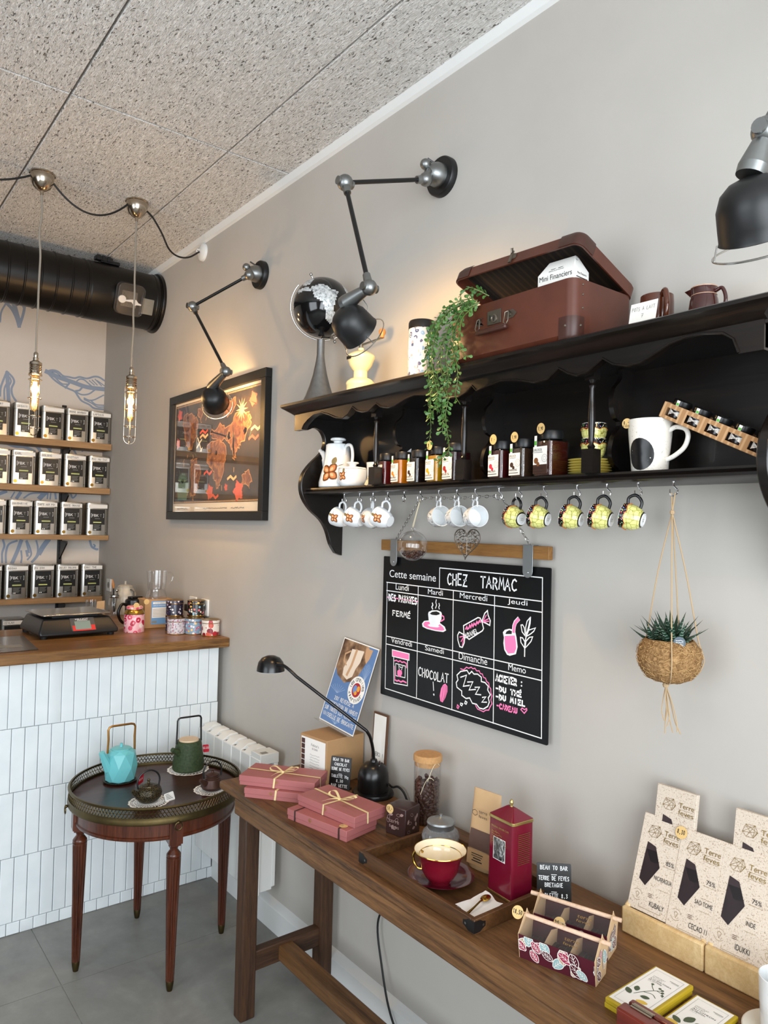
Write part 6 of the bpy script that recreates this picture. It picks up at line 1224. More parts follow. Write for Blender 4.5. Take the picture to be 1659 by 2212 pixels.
def teapots():
    mat('teal_enamel', '6fc0c4', .38, var=.05, vs=60); k = NT('green_iron', .6, 0, .35); k.col(k.ramp(k.noise(k.co(), 130, 3), [(.35, '2c3a22'), (.65, '3d4c2e')])); k.bump(k.noise(k.co(), 260, 2), .3, .001)
    k = NT('black_iron', .4, .4, .5); k.col(k.ramp(k.voro(k.co((1, 1, 1.4)), 130, 'DISTANCE_TO_EDGE'), [(.015, '77653a'), (.05, '1d1a12')])); k.bump(k.voro(k.co((1, 1, 1.4)), 130), .6, .002)
    mat('brown_iron', '4a3028', .42, .35, var=.25, vs=40); mat('pale_wood', 'd8bd9b', .5, var=.06)
    def tagcard(par, c, u, v, w, h, m):
        u, v = V(u).normalized(), V(v); n = u.cross(v).normalized(); v = n.cross(u).normalized(); M = basis(c, u, v, n); g = G().at(M).prism([(p[0], p[1]) for p in rrect(w, h, .004)], .0008); g.use(1)
        if m == 'red_tag': g.text('BE.UU', -.012, -.002, .009, .024, .0012)
        else:
            for i in range(4): g.rect(-w*.36, w*.3-.004*i, -.006+.005*i, -.0045+.005*i, .0012)
        return g.build('swing_tag', [m, 'chalk_white' if m == 'red_tag' else 'ink'], par, angle=0)
    # faceted turquoise
    x, y = -.547, 2.868; tr = thing('trivet', 'round black iron trivet under the turquoise teapot', 'trivet', (x, y, TZ)); G().lathe([(0, 0), (.05, 0), (.062, .004), (.064, .008), (.058, .008), (.05, .005), (0, .005)], 40).build('plate', 'black_iron', tr)
    t = thing('teapot', 'turquoise faceted cast iron teapot with upright bronze handle', 'teapot', (x, y, TZ+.0055), R(20)); g = G(); n = 8; vs = []
    for (r, z, o) in ((.05, .0, 0), (.057, .006, .5), (.062, .055, 0), (.055, .105, .5), (.042, .118, 0)):
        for i in range(n): a = 2*PI*(i+o)/n; vs.append((r*math.cos(a), r*math.sin(a), z))
    fs = [tuple(range(n-1, -1, -1)), tuple(range(4*n, 5*n))]
    for b in range(4):
        for i in range(n):
            j = (i+1) % n
            if b % 2 == 0: fs += [(b*n+i, b*n+j, (b+1)*n+i), (b*n+j, (b+1)*n+j, (b+1)*n+i)]
            else: fs += [(b*n+i, b*n+j, (b+1)*n+j), (b*n+i, (b+1)*n+j, (b+1)*n+i)]
    g.add(vs, fs); g.build('pot_body', 'teal_enamel', t, angle=0, bevel=.0012)
    G().lathe([(.037, .118), (.037, .121), (.03, .124), (.006, .126), (.005, .136), (.006, .139), (0, .14)], 32).build('lid', 'teal_enamel', t)
    G().tube([(-.05, .006, .05), (-.066, .006, .085), (-.085, .006, .122)], [.019, .016, .011], 8).build('spout', 'teal_enamel', t, angle=20)
    mat('bronze', '9a6c30', .35, .8); P = [(-.052, 0, .108), (-.05, 0, .16), (-.052, 0, .196), (-.047, 0, .206), (-.036, 0, .209), (.036, 0, .209), (.047, 0, .206), (.052, 0, .196), (.05, 0, .16), (.052, 0, .108)]
    M = MX.Rotation(R(-20), 4, 'Z'); G().at(M).tube(P, .0042, 8).build('handle', 'bronze', t)
    tagcard(t, (.015, -.098, .014), (.85, .25, .12), (-.1, -.2, 1), .036, .034, 'red_tag')
    # green
    x, y = -.278, 2.852; doily(x, y, .08, 'white lace doily under the dark green teapot'); t = thing('teapot', 'dark green cast iron teapot with pale wooden lid and tall black handle', 'teapot', (x, y, TZ+.0012), R(20))
    G().lathe([(0, 0), (.058, 0), (.063, .006), (.0625, .03), (.052, .1), (.05, .112), (.045, .117), (.041, .117), (.041, .113), (0, .113)], 44).build('pot_body', 'green_iron', t)
    G().lathe([(0, .113), (.0395, .113), (.0395, .121), (.038, .123), (0, .123)], 36).build('lid', 'pale_wood', t); G().tube([(-.05, 0, .075), (-.07, 0, .088), (-.088, 0, .098)], [.014, .011, .009], 10).build('spout', 'green_iron', t)
    P = [(-.052, 0, .108), (-.0505, 0, .16), (-.05, 0, .2), (-.046, 0, .208), (-.038, 0, .211), (.038, 0, .211), (.046, 0, .208), (.05, 0, .2), (.0505, 0, .16), (.052, 0, .108)]; G().at(MX.Rotation(R(-22), 4, 'Z')).tube(P, .0038, 8).build('handle', 'black_matt', t)
    tagcard(t, (.062, -.035, .075), (.3, -.6, .1), (0, .1, 1), .026, .03, 'red_tag')
    # black hammered
    x, y = -.537, 2.60; doily(x, y-.006, .068, 'white lace doily under the black hammered teapot'); t = thing('teapot', 'small black and gold hammered iron teapot with white swing tag', 'teapot', (x, y, TZ+.0012), R(20))
    G().lathe([(0, 0), (.026, 0), (.034, .005), (.045, .018), (.048, .032), (.043, .048), (.031, .057), (.0, .058)], 44).build('pot_body', 'black_iron', t); G().lathe([(.031, .057), (.03, .06), (.015, .064), (.006, .066), (.004, .07), (.006, .076), (.003, .082), (0, .082)], 28).build('lid', 'black_iron', t)
    G().tube([(-.04, .0, .03), (-.056, 0, .042), (-.07, 0, .056)], [.012, .009, .0065], 10).build('spout', 'black_iron', t)
    P = [(-.038, 0, .048)]+[(.041*math.cos(a), 0, .07+.04*math.sin(a)) for a in [PI-PI*i/14 for i in range(15)]]+[(.038, 0, .048)]; G().at(MX.Rotation(R(-20), 4, 'Z')).tube(P, .0032, 8).build('handle', 'black_matt', t)
    tagcard(t, (.052, -.052, .011), (.95, -.1, .05), (.1, .4, .9), .04, .03, 'paper')
    # brown ribbed
    x, y = -.297, 2.585; doily(x, y, .066, 'white lace doily under the small brown ribbed teapot'); t = thing('teapot', 'small brown ribbed iron teapot with black bail handle', 'teapot', (x, y, TZ+.0012), R(20))
    pr = [(0, 0), (.028, 0), (.037, .005), (.0415, .012)]; z = .012
    for i in range(7): pr += [(.0432-.0028*i, z+.002), (.0412-.0032*i, z+.0052)]; z += .006
    pr += [(.021, .056), (.0, .057)]; G().lathe(pr, 40).build('pot_body', 'brown_iron', t, angle=60); G().lathe([(.026, .055), (.026, .058), (.016, .062), (.006, .064), (.004, .069), (.006, .073), (0, .075)], 28).build('lid', 'brown_iron', t)
    G().tube([(-.036, .0, .03), (-.05, 0, .04), (-.062, 0, .05)], [.011, .008, .006], 10).build('spout', 'brown_iron', t)
    P = [(-.034, 0, .046)]+[(.037*math.cos(a), 0, .066+.038*math.sin(a)) for a in [PI-PI*i/14 for i in range(15)]]+[(.034, 0, .046)]; G().at(MX.Rotation(R(-20), 4, 'Z')).tube(P, .0032, 8).build('handle', 'black_matt', t)
teapots()

# ---------------- long wooden side table ----------------
T = .75
def console():
    t = thing('console_table', 'long rustic dark wooden console table along the right wall', 'table', (-.225, 1.3, 0))
    X0, X1 = -.425, -.03
    g = G(); g.box(X0+.225, X1+.225, .15-1.3, 2.265-1.3, T-.026, T); g.build('tabletop', 'table_wood', t, bevel=.006, seg=3)
    g = G(); g.box(X0+.226, X0+.268, .15-1.3, 2.155-1.3, .676, T-.024); g.build('front_apron', 'table_wood', t, bevel=.005)
    g = G(); g.box(X1+.19, X1+.222, .15-1.3, 2.17-1.3, .676, T-.024); g.box(X0+.27, X1+.2, 2.155-1.3, 2.185-1.3, .67, T-.024); g.build('back_apron', 'table_wood', t, bevel=.003)
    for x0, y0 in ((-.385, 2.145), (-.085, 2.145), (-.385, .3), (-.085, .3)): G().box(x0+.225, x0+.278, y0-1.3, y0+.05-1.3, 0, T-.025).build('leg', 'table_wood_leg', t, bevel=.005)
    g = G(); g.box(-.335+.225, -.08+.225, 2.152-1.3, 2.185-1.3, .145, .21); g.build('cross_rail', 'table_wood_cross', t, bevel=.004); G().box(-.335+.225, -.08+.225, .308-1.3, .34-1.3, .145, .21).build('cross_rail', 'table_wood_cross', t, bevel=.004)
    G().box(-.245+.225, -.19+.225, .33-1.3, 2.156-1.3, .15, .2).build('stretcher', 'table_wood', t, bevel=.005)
console()
def gift_boxes():
    k = NT('pink_board', .5, 0, .35); k.col(k.ramp(k.noise(k.co(), 6, 2), [(.3, 'a3605f'), (.7, 'ab6866')])); mat('raffia', 'e6cf9a', .7, var=.1, vs=200); mat('brown_ribbon', '3a231e', .5); mat('gold_print', 'b8894f', .35, .6)
    def gbox(label, corners, z, rib, stick=0, logo=1):
        a, b, c = [V((p[0], p[1], 0)) for p in corners]; u = (b-a); w = u.length; u.normalize(); v = V((-u.y, u.x, 0)); d = (c-b).dot(v); h = .0305
        if d < 0: v = -v; d = -d
        o = a+u*(w/2)+v*(d/2); t = thing('gift_box', label, 'gift box', (o.x, o.y, z), math.atan2(u.y, u.x), 'pink gift boxes')
        G().box(-w/2+.0015, w/2-.0015, -d/2+.0015, d/2-.0015, 0, .016).build('box_base', 'pink_board', t, bevel=.0012); G().box(-w/2, w/2, -d/2, d/2, .012, h).build('box_lid', 'pink_board', t, bevel=.0012)
        g = G(); e = .0008
        def band(x0, y0, x1, y1, wd):  # ribbon across the lid
            p, q = V((x0, y0, h+e)), V((x1, y1, h+e)); dd = (q-p).normalized(); s = V((-dd.y, dd.x, 0))*wd/2; g.add([p+s, p-s, q-s, q+s], [(0, 1, 2, 3)])
        if rib == 'raffia':
            band(-w/2-e, .006, w/2+e, -.012, .008); band(-.006, -d/2-e, .004, d/2+e, .008)
            g.add([(-w/2-e, .003, h+e), (-w/2-e, .009, h+e), (-w/2-e, .010, 0.001), (-w/2-e, .004, 0.001)], [(0, 1, 2, 3)]); g.add([(w/2+e, -.009, h+e), (w/2+e, -.015, h+e), (w/2+e, -.014, 0.001), (w/2+e, -.008, 0.001)], [(0, 1, 2, 3)])
            g.add([(-.009, -d/2-e, h+e), (-.003, -d/2-e, h+e), (-.006, -d/2-e, .001), (-.012, -d/2-e, .001)], [(3, 2, 1, 0)])
            kx, ky = -.002, -.004
        else:
            for x in (-w*.36, w*.38): band(x, -d/2-e, x, d/2+e, .006); g.add([(x-.003, -d/2-e, h+e), (x+.003, -d/2-e, h+e), (x+.003, -d/2-e, .001), (x-.003, -d/2-e, .001)], [(3, 2, 1, 0)])
            kx, ky = -w*.36, d*.3
        if rib != 'none':
            for L in ([(0, 0, 0), (-.03, .012, .012), (-.045, .004, .01), (-.035, -.006, .004), (0, 0, .001)], [(0, 0, 0), (.03, .02, .012), (.042, .026, .008), (.03, .01, .003), (0, 0, .001)], [(0, 0, 0), (-.012, -.022, .003), (-.02, -.05, .001)], [(0, 0, 0), (.014, .012, .004), (.026, .034, .001)]):
                P = bez([(kx+p[0], ky+p[1], h+.003+p[2]) for p in L], 5); vs = []
                for i, p in enumerate(P): vs += [p+V((0, -.0038, 0)), p+V((.0008, .0038, .0008))]
                g.add(vs, [(2*i, 2*i+1, 2*i+3, 2*i+2) for i in range(len(P)-1)])
            g.tube([(kx-.004, ky, h+.003), (kx+.004, ky, h+.003)], .004, 8); g.build('ribbon', rib if rib == 'raffia' else 'brown_ribbon', t, angle=60)
        g = G(); g.at(FRONT(-.0 if logo == 1 else -w*.1, -d/2-.0006, .012))
        for i in range(5): a = R(150-30*i); g.stroke([(.002*math.cos(a), .004), (.009*math.cos(a), .004+.011*math.sin(a))], .0012)
        g.at(basis((w*.16, -.0, h+.0004), (1, 0, 0), (0, 1, 0), (0, 0, 1)))
        for i in range(9): a = R(20+17*i); g.stroke([(.004*math.cos(a), -.03+.004*math.sin(a)), (.045*math.cos(a), -.03+.042*math.sin(a))], .0006)
        g.stroke([(-.05, -.03), (.05, -.03)], .0006); g.build('gold_print', 'gold_print', t, angle=0)
        if stick: g = G().at(basis((w/2-.03, -d/2+.02, h+.001), (1, 0, 0), (0, 1, 0), (0, 0, 1))); g.disc(0, 0, .0125); g.use(1).hand('25,-', -.009, -.004, .008, .018, .0008, .0005); g.build('price_disc', ['price_tan', 'label_grey'], t, angle=0)
    gbox('dusty pink flat gift box with raffia strip, under the top box nearest the table end', [(-.428, 2.083), (-.287, 1.908), (-.185, 1.99)], T, 'raffia', logo=2)
    gbox('dusty pink flat gift box with raffia bow, on top nearest the table end', [(-.431, 2.113), (-.276, 1.914), (-.177, 1.995)], T+.0312, 'raffia')
    gbox('dusty pink flat gift box tied with dark brown ribbon, bottom of the middle stack', [(-.404, 1.860), (-.357, 1.627), (-.232, 1.64)], T, 'dark', 1, 2)
    gbox('dusty pink flat gift box with raffia bow, on top of the dark ribboned box', [(-.366, 1.866), (-.331, 1.627), (-.208, 1.645)], T+.0312, 'raffia')
gift_boxes()
def slate(name, label, x, y, w, h, rz, lines):
    t = thing(name, label, 'price sign', (x, y, T), rz, 'small handwritten black price signs')
    M = MX.Rotation(R(-9), 4, 'X'); g = G().at(M @ FRONT(0, 0, .001)).prism([(p[0], p[1]+h/2) for p in rrect(w, h, .003)], .0022); g.build('slate', 'label_black', t)
    g = G().at(M @ FRONT(0, -.0026, .001)); y0 = h-.014
    for s, k_ in lines:
        if s == '_': g.stroke([(-.006, y0+.004), (.006, y0+.004)], .0012); y0 -= .008; continue
        g.hand(s, -w*.5+.004+(w-.008)*(1-k_)/2, y0, .0085, (w-.008)*k_, .0012, 0, .05); y0 -= .0145
    g.build('handwriting', 'chalk_white', t, angle=0)
    G().box(-w/2, w/2, 0, .02, 0, .004).build('foot', 'black_plastic', t)
def console_things():
    slate('price_slate', 'small black handwritten price sign in front of the cardboard carton', -.14, 1.975, .072, .1, R(-57), [('BEAN TO BAR', .9), ('CHOCOLAT', .7), ('TERRE DE FEVES', 1), ('_', 0), ('TABLETTE 70g', .95), ('8,30', .4), ('BARQUETTE', .9)])
    slate('price_slate', 'small black handwritten price sign behind the leaf-patterned chocolate baskets', -.16, 1.083, .078, .09, R(-42), [('BEAN TO BAR', .9), ('_', 0), ('TERRE DE FEVES', 1), ('BRETAGNE', .6), ('_', 0), ('TABLETTE 8,3', .9)])
    # carton with pasted sheet, leaflet holder and second frame
    t = thing('cardboard_carton', 'plain brown cardboard carton with a pasted white sheet near the desk lamp', 'carton', (-.0945, 2.088, T), R(-84))
    G().box(-.07, .07, -.0825, .0825, 0, .15).build('carton', 'kraft', t, bevel=.0015)
    g = G().at(FRONT(-.004, -.0832, 0)); g.rect(-.06, .068, .012, .142); g.use(1); 
    for i in range(6): g.rect(-.058, -.04, .03+.018*i, .046+.018*i, .0004)
    g.use(2); g.text("Felicie's", -.006, .118, .009, .04, .0005); g.text('au cacao', -.002, .107, .006, .03, .0005)
    for i in range(7): g.scribble(-.012, .088-.009*i, .05, .004, .0009, .0005, 14)
    mat('photo_dark', '4a2a22', .4, var=.6, vs=60); g.build('pasted_sheet', ['paper', 'photo_dark', 'label_grey'], t, angle=0)
    G().at(MX.Translation((0, 0, .1504))).add([(-.07, -.001, 0), (-.07, .001, 0), (.07, .001, 0), (.07, -.001, 0)], [(0, 1, 2, 3)]).build('flap_seam', 'kraft', t)
    t = thing('leaflet_stand', 'clear acrylic stand with a blue leaflet leaning back on the carton', 'leaflet stand', (-.105, 2.066, T+.1503), NEG)
    M = MX.Rotation(R(-17), 4, 'X') @ FRONT(0, 0, .024)
    mat('leaflet_blue', '5d7fb0', .35); k = NT('photo_cafe', .35); k.col(k.ramp(k.noise(k.co(), 22, 4), [(.35, '4a3324'), (.55, '8a6a4e'), (.7, 'b89a7c')])); mat('latte_cup', 'e6d6c4', .35); mat('latte_shade', 'c69d78', .4); mat('leaf_line', 'a9bfdc', .4); mat('emblem_red', 'a8232f', .4); mat('emblem_blue', '6f8fc8', .4); mat('emblem_gold', 'e8a23c', .4)
    W, H = .21, .295; kx = W/.098
    g = G().at(M @ MX.Rotation(R(-4), 4, 'Z')); g.rect(-W/2, W/2, 0, H); g.use(1); g.rect(-W/2+.004, W/2-.004, .004, H-.004, .0003); g.use(2); g.flat([(-W/2+.004, H-.004), (.05, H-.004), (.062, H*.84), (.04, H*.66), (.02, H*.56), (-.03, H*.5), (-.08, H*.56), (-W/2+.004, H*.64)], .0005)
    g.use(3); g.flat([(-.04, H*.9), (.03, H*.92), (.026, H*.78), (.012, H*.7), (.006, H*.6), (-.02, H*.545), (-.05, H*.58), (-.056, H*.66), (-.042, H*.78)], .0008); g.use(4); g.stroke([(-.044, H*.87), (-.07, H*.82), (-.066, H*.74), (-.046, H*.7)], .006, .0009); g.flat([(.036, H*.965), (.075, H*.965), (.07, H*.86), (.058, H*.79), (.042, H*.86)], .0007); g.stroke([(-.012, H*.9), (-.016, H*.72), (-.026, H*.6)], .012, .0009)
    g.use(5)
    for i in range(8): a = 2.6-.26*i; g.stroke([(-.05, H*.36), (-.05+.055*math.cos(a), H*.36+.03*math.sin(a))], .001, .0005); g.stroke([(.075, H*.6), (.075+.025*math.cos(a), H*.6+.06*math.sin(a))], .001, .0005); g.stroke([(-.01, .008), (-.01+.06*math.cos(a), .008+.04*math.sin(a))], .001, .0004)
    g.use(0); g.disc(.05, H*.48, .0465, .0009, 32); g.use(6); g.disc(.05, H*.48, .024, .0011, 24); g.use(7); g.disc(.042, H*.485, .011, .0013, 14, .014); g.use(8); g.disc(.06, H*.5, .009, .0014, 12, .01); g.disc(.05, H*.445, .008, .0014, 10, .007)
    g.use(9)
    def ring_text(s, a0, a1, rr, h):
        for i, ch in enumerate(s):
            if ch == ' ': continue
            a = R(a0+(a1-a0)*i/(len(s)-1)); M0 = g.M; g.at(M0 @ MX.Translation((.05+rr*math.cos(a), H*.48+rr*math.sin(a), .0013)) @ MX.Rotation(a-PI/2 if a1 < a0 else a+PI/2, 4, 'Z')); g.text(ch, 0, -h/2, h, None, 0, 'c'); g.at(M0)
    ring_text('Les Oreilles', 168, 12, .035, .011); ring_text("d'Arthur", 205, 335, .035, .011)
    g.use(0)
    for i, s in enumerate(('20% REVERSE A', "L'ASSOCIATION DU MOMENT", 'SUR TOUTES LES VENTES DE', 'VAISSELLE DE BROCANTE')): g.hand(s, -W/2+(.05 if i == 0 else .012), H*.285-i*.021, .0125, W-(.09 if i == 0 else .022), .0018, .0008, .03)
    g.build('leaflet', ['paper', 'leaflet_blue', 'photo_cafe', 'latte_cup', 'latte_shade', 'leaf_line', 'emblem_red', 'emblem_blue', 'emblem_gold', 'ink'], t, angle=0)
    g = G().at(M @ MX.Rotation(R(-4), 4, 'Z')); g.box(-W/2-.002, W/2+.002, -.002, H+.002, -.003, -.001); g.box(-W/2-.002, W/2+.002, -.003, -.001, -.003, .022); g.build('acrylic_back', 'clear_plastic', t)
    t = thing('brown_framed_sign', 'brown wooden framed sign half hidden behind the blue leaflet', 'sign', (-.028, 1.925, T), NEG+R(0))
    M = MX.Rotation(R(-3), 4, 'X') @ FRONT(0, 0, .0); mat('sign_brown', '5f4230', .5); g = G().at(M); g.box(-.035, .04, 0, .24, -.006, .0); g.build('frame', 'sign_brown', t); g = G().at(M); g.rect(-.03, .034, .006, .234, .0006); g.use(1); g.hand('MERCI !', -.02, .1, .012, .05, .0014, .001); g.build('sheet', ['paper', 'ink'], t, angle=0)
    # desk lamp
    t = thing('desk_lamp', 'black desk lamp with domed base and long bent gooseneck arm', 'desk lamp', (-.078, 1.875, T))
    G().lathe([(0, 0), (.066, 0), (.067, .006), (.064, .013), (.05, .015), (.0495, .055), (.048, .07), (.041, .088), (.03, .099), (.012, .105), (.011, .112), (.009, .114), (0, .114)], 44).build('base', 'black_satin', t)
    O = V((-.078, 1.875, T)); P = [(0, 0, .11), (-.006, 0, .15), (-.03, -.012, .19)]; 
    A = [V((-.078, 1.875, .862)), V((-.085, 1.873, .9)), V((-.105, 1.862, .94)), V((-.12, 1.862, .962))]; B_ = [V((-.286, 2.02, 1.122)), V((-.3, 2.045, 1.142)), V((-.306, 2.075, 1.152)), V((-.31, 2.105, 1.152))]
    pts = bez(A, 5)+bez(B_, 5); G().tube([p-O for p in pts], .0052, 10).build('gooseneck', 'black_satin', t)
    h = V((-.31, 2.145, 1.143))-O
    G().lathe([(.0, .03), (.014, .029), (.03, .022), (.041, .008), (.0455, -.012), (.0465, -.02), (.0455, -.0205), (.043, -.01), (.0, -.004)], 40, h).build('shade', 'black_satin', t)
    G().lathe([(.0445, -.019), (.0455, -.021), (.043, -.021)], 40, h).lathe([(0, -.012), (.02, -.012), (.018, -.017), (0, -.02)], 20, h).build('lamp_insert', 'white_gloss', t)
    G().cyl((.0, -.03, .098), (.0, -.032, .116), .002, .0015, 8).build('switch', 'chrome', t)
    g = G(); pp = [(-.03, 1.835, .775), (-.022, 1.815, .78), (-.016, 1.79, .762), (-.014, 1.775, .72), (-.016, 1.76, .6), (-.017, 1.76, .52), (-.018, 1.81, .45), (-.02, 1.88, .37), (-.022, 1.905, .3), (-.03, 1.87, .2), (-.045, 1.81, .1), (-.05, 1.74, .03), (-.055, 1.66, .006), (-.06, 1.5, .005)]
    tag(G().tube([tuple(p) for p in bez([(-.05, 1.83, .79)]+pp, 6)], .0035, 8).build('lamp_cable', 'black_rubber'), 'black lamp cable drooping behind the console table down to the plinth', 'cable')
    # dark wrapped cube
    t = thing('wrapped_chocolate_box', 'dark brown wrapped chocolate cube with pale leaf print beside the pink boxes', 'chocolate box', (-.186, 1.595, T), NEG+R(14))
    mat('choc_wrap', '35211f', .35, coat=.2); mat('leaf_print', '9a8079', .4); k = .034; h = .078
    vs = [(-k, -k, 0), (k, -k, 0), (k, k, 0), (-k, k, 0), (-k, -k, h), (k, -k, h), (k, k, h), (-k, k, h), (-.012, -.004, h+.008), (.012, .004, h+.008)]
    G().add(vs, [(3,2,1,0),(0,1,5,4),(1,2,6,5),(2,3,7,6),(3,0,4,7),(4,5,8),(5,9,8),(5,6,9),(6,7,9),(7,8,9),(7,4,8)]).build('wrapping', 'choc_wrap', t, bevel=.002)
    g = G(); rnd = random.Random(2)
    for M in (FRONT(0, -k-.0006), SIDE(k+.0006)):
        g.at(M)
        for i in range(9):
            c = leafp(rnd.uniform(-.026, .016), rnd.uniform(.006, .062), rnd.uniform(0, 6), .013, .004); c = [(max(-k, min(k, a)), max(.001, min(h, b))) for a, b in c]; g.stroke(c, .0009, 0, True) if i % 2 else g.flat(c)
    g.at(FRONT(-.022, -k-.0009)); g.text('terre', 0, .034, .009, .034); g.text('feves', 0, .02, .009, .034); g.build('leaf_print', 'leaf_print', t, angle=0)
    g = G().at(FRONT(-.02, -k-.0016, h-.008)); g.disc(0, 0, .0125); g.use(1).hand('17,-', -.009, -.004, .009, .018, .0013, .0004); g.build('price_disc', ['price_tan', 'ink'], t, angle=0)
console_things()

# ---------------- serving tray and what stands on it ----------------
def tray_things():
    t = thing('serving_tray', 'dark wooden serving tray with black metal corners on the console table', 'tray', (-.265, 1.305, T)); x, y, h = .135, .205, .033
    G().box(-x+.004, x-.004, -y+.004, y-.004, 0, .007).build('tray_floor', 'tray_wood', t)
    for n_, a in enumerate(((-x, x, -y, -y+.011), (-x, x, y-.011, y), (-x, -x+.011, -y+.011, y-.011), (x-.011, x, -y+.011, y-.011))): G().box(a[0], a[1], a[2], a[3], 0, h).build('tray_side', 'tray_wood', t, bevel=.0015)
    for sx in (-1, 1):
        for sy in (-1, 1):
            g = G(); e = .0007; P = [(0, .004), (.018, .004), (.026, .009), (.034, .012), (.034, .022), (.026, .024), (.018, .029), (0, .029)]
            g.at(basis((sx*(x+e), sy*(y+e), 0), (-sx, 0, 0), (0, 0, 1), (0, sy, 0))).flat(P); g.at(basis((sx*(x+e), sy*(y+e), 0), (0, -sy, 0), (0, 0, 1), (sx, 0, 0))).flat(P)
            g.use(1)
            g.at(basis((sx*(x+2*e), sy*(y+2*e), 0), (0, -sy, 0), (0, 0, 1), (sx, 0, 0))).disc(.027, .0165, .0028, 0, 10); g.at(basis((sx*(x+e), sy*(y+2*e), 0), (-sx, 0, 0), (0, 0, 1), (0, sy, 0))).disc(.027, .0165, .0028, 0, 10)
            g.build('corner_plate', ['black_matt', 'cast_metal'], t, angle=0)
    Z = T+.0072
    # cup and saucer
    mat('burgundy', '6d0f20', .12, coat=.5); mat('burgundy_dark', '4a0c1a', .12, coat=.5); mat('cream_glaze', 'f2e2c2', .15, coat=.3)
    t = thing('saucer', 'dark red glazed saucer in the wooden tray', 'saucer', (-.300, 1.312, Z)); G().lathe([(0, 0), (.04, 0), (.042, .003), (.06, .007), (.079, .0145), (.081, .0165), (.079, .017), (.06, .0105), (.043, .007), (0, .0065)], 56).build('saucer_dish', 'burgundy_dark', t)
    t = thing('tea_bowl_cup', 'wide burgundy cup with cream inside and gold rim on the red saucer', 'cup', (-.318, 1.297, Z+.0072), R(115))
    pc = [(0, 0), (.026, 0), (.027, .005), (.034, .012), (.043, .027), (.048, .049), (.052, .062), (.063, .075)]
    g = G().lathe(pc, 48); g.use(1).lathe([(.063, .075), (.0625, .0768), (.0615, .076)], 48); g.use(2).lathe([(.0615, .076), (.05, .0645), (.046, .051), (.041, .03), (.03, .015), (0, .012)], 48); g.use(1).lathe([(.0498, .0652), (.0492, .0638)], 48); g.build('cup_body', ['burgundy', 'gold', 'cream_glaze'], t)
    G().tube(handle_loop(.046, .02, .06, .024, 0), .003, 8).build('handle', 'gold', t)
    # crystal sugar pot
    t = thing('crystal_pot', 'cut glass pot with dull metal lid at the back of the tray', 'sugar pot', (-.178, 1.447, Z))
    n = 48; vs = []; pr = [(.03, 0), (.038, .006), (.047, .02), (.0495, .032), (.046, .044), (.036, .054), (.034, .058)]
    for r, z in pr:
        for i in range(n): q = 2*PI*i/n; rr = r*(1+(.018*(1 if i % 2 else -1) if .003 < z < .053 else 0)); vs.append((rr*math.cos(q), rr*math.sin(q), z))
    k = NT('cut_crystal', .05, 0, .6); k.b.inputs['Base Color'].default_value = lin('d5d8da'); k.b.inputs['Transmission Weight'].default_value = .75; k.b.inputs['IOR'].default_value = 1.45; k.b.inputs['Alpha'].default_value = .75
    G().add(vs, [tuple(range(n-1, -1, -1))]+[(b*n+i, b*n+(i+1) % n, (b+1)*n+(i+1) % n, (b+1)*n+i) for b in range(len(pr)-1) for i in range(n)]).build('glass_bowl', 'cut_crystal', t, angle=0)
    G().lathe([(.036, .054), (.0365, .066), (.038, .068), (.036, .072), (.024, .077), (.006, .08), (.003, .083), (.004, .088), (0, .09)], 36).build('lid', 'galvanised', t)
    # kraft pouch
    t = thing('kraft_pouch', 'tall brown kraft paper pouch with a clear window leaning in the tray', 'pouch', (-.168, 1.298, Z), NEG+R(6)); mat('pouch_paper', 'c9a67b', .6, var=.05, vs=80); mat('cocoa_powder', '5b4238', .6, var=.15, vs=60); w = .044
    secs = [(0, w*.9, .022), (.012, w, .026), (.06, w, .024), (.12, w, .014), (.16, w*.98, .005), (.188, w*.97, .0015)]; n = 20; vs = []
    for z, a, b in secs:
        for i in range(n): q = 2*PI*i/n; c, s = math.cos(q), math.sin(q); vs.append((a*math.copysign(abs(c)**.6, c), b*math.copysign(abs(s)**.8, s)+z*.06, z))
    G().add(vs, [tuple(range(n-1, -1, -1)), tuple(range((len(secs)-1)*n, len(secs)*n))]+[(k_*n+i, k_*n+(i+1) % n, (k_+1)*n+(i+1) % n, (k_+1)*n+i) for k_ in range(len(secs)-1) for i in range(n)]).build('pouch_body', 'pouch_paper', t)
    def onpouch(g, x0, x1, z0, z1, e=.0012):
        def d(z):
            for (za, a, b), (zb, a2, b2) in zip(secs, secs[1:]):
                if za <= z <= zb: f = (z-za)/(zb-za); return -(b+(b2-b)*f)+z*.06-e
        m = 6; g.add([(x, d(z0+(z1-z0)*i/m), z0+(z1-z0)*i/m) for i in range(m+1) for x in (x0, x1)], [(2*i, 2*i+1, 2*i+3, 2*i+2) for i in range(m)])
    g = G(); onpouch(g, -.032, .036, .05, .095); g.use(1); onpouch(g, -.034, .038, .012, .048); g.use(2)
    onpouch(g, -.02, .016, .038, .040, .0018); onpouch(g, -.02, .014, .033, .0345, .0018); onpouch(g, -.014, .01, .027, .0295, .0018); onpouch(g, -.018, .014, .021, .0235, .0018)
    g.at(FRONT(-.02, -.0135, .128)); g.text('terre', .012, .009, .007, .026); g.text('feves', .012, -.002, .007, .026); g.stroke([(0, 0), (-.008, .004), (-.008, .011), (0, .015), (.007, .011), (.007, .004)], .0012, 0, True); g.build('label', ['cocoa_powder', 'kraft', 'ink'], t, angle=0)
    # tall red tin
    t = thing('coffee_tin', 'tall burgundy coffee tin with hipped lid, gold edges and a black and white picture', 'tin', (-.2105, 1.172, Z), NEG+R(-4)); mat('tin_red', '6b0f26', .22, coat=.4); mat('gold_edge', 'c7b273', .25, .9); a, b = .0415, .0345
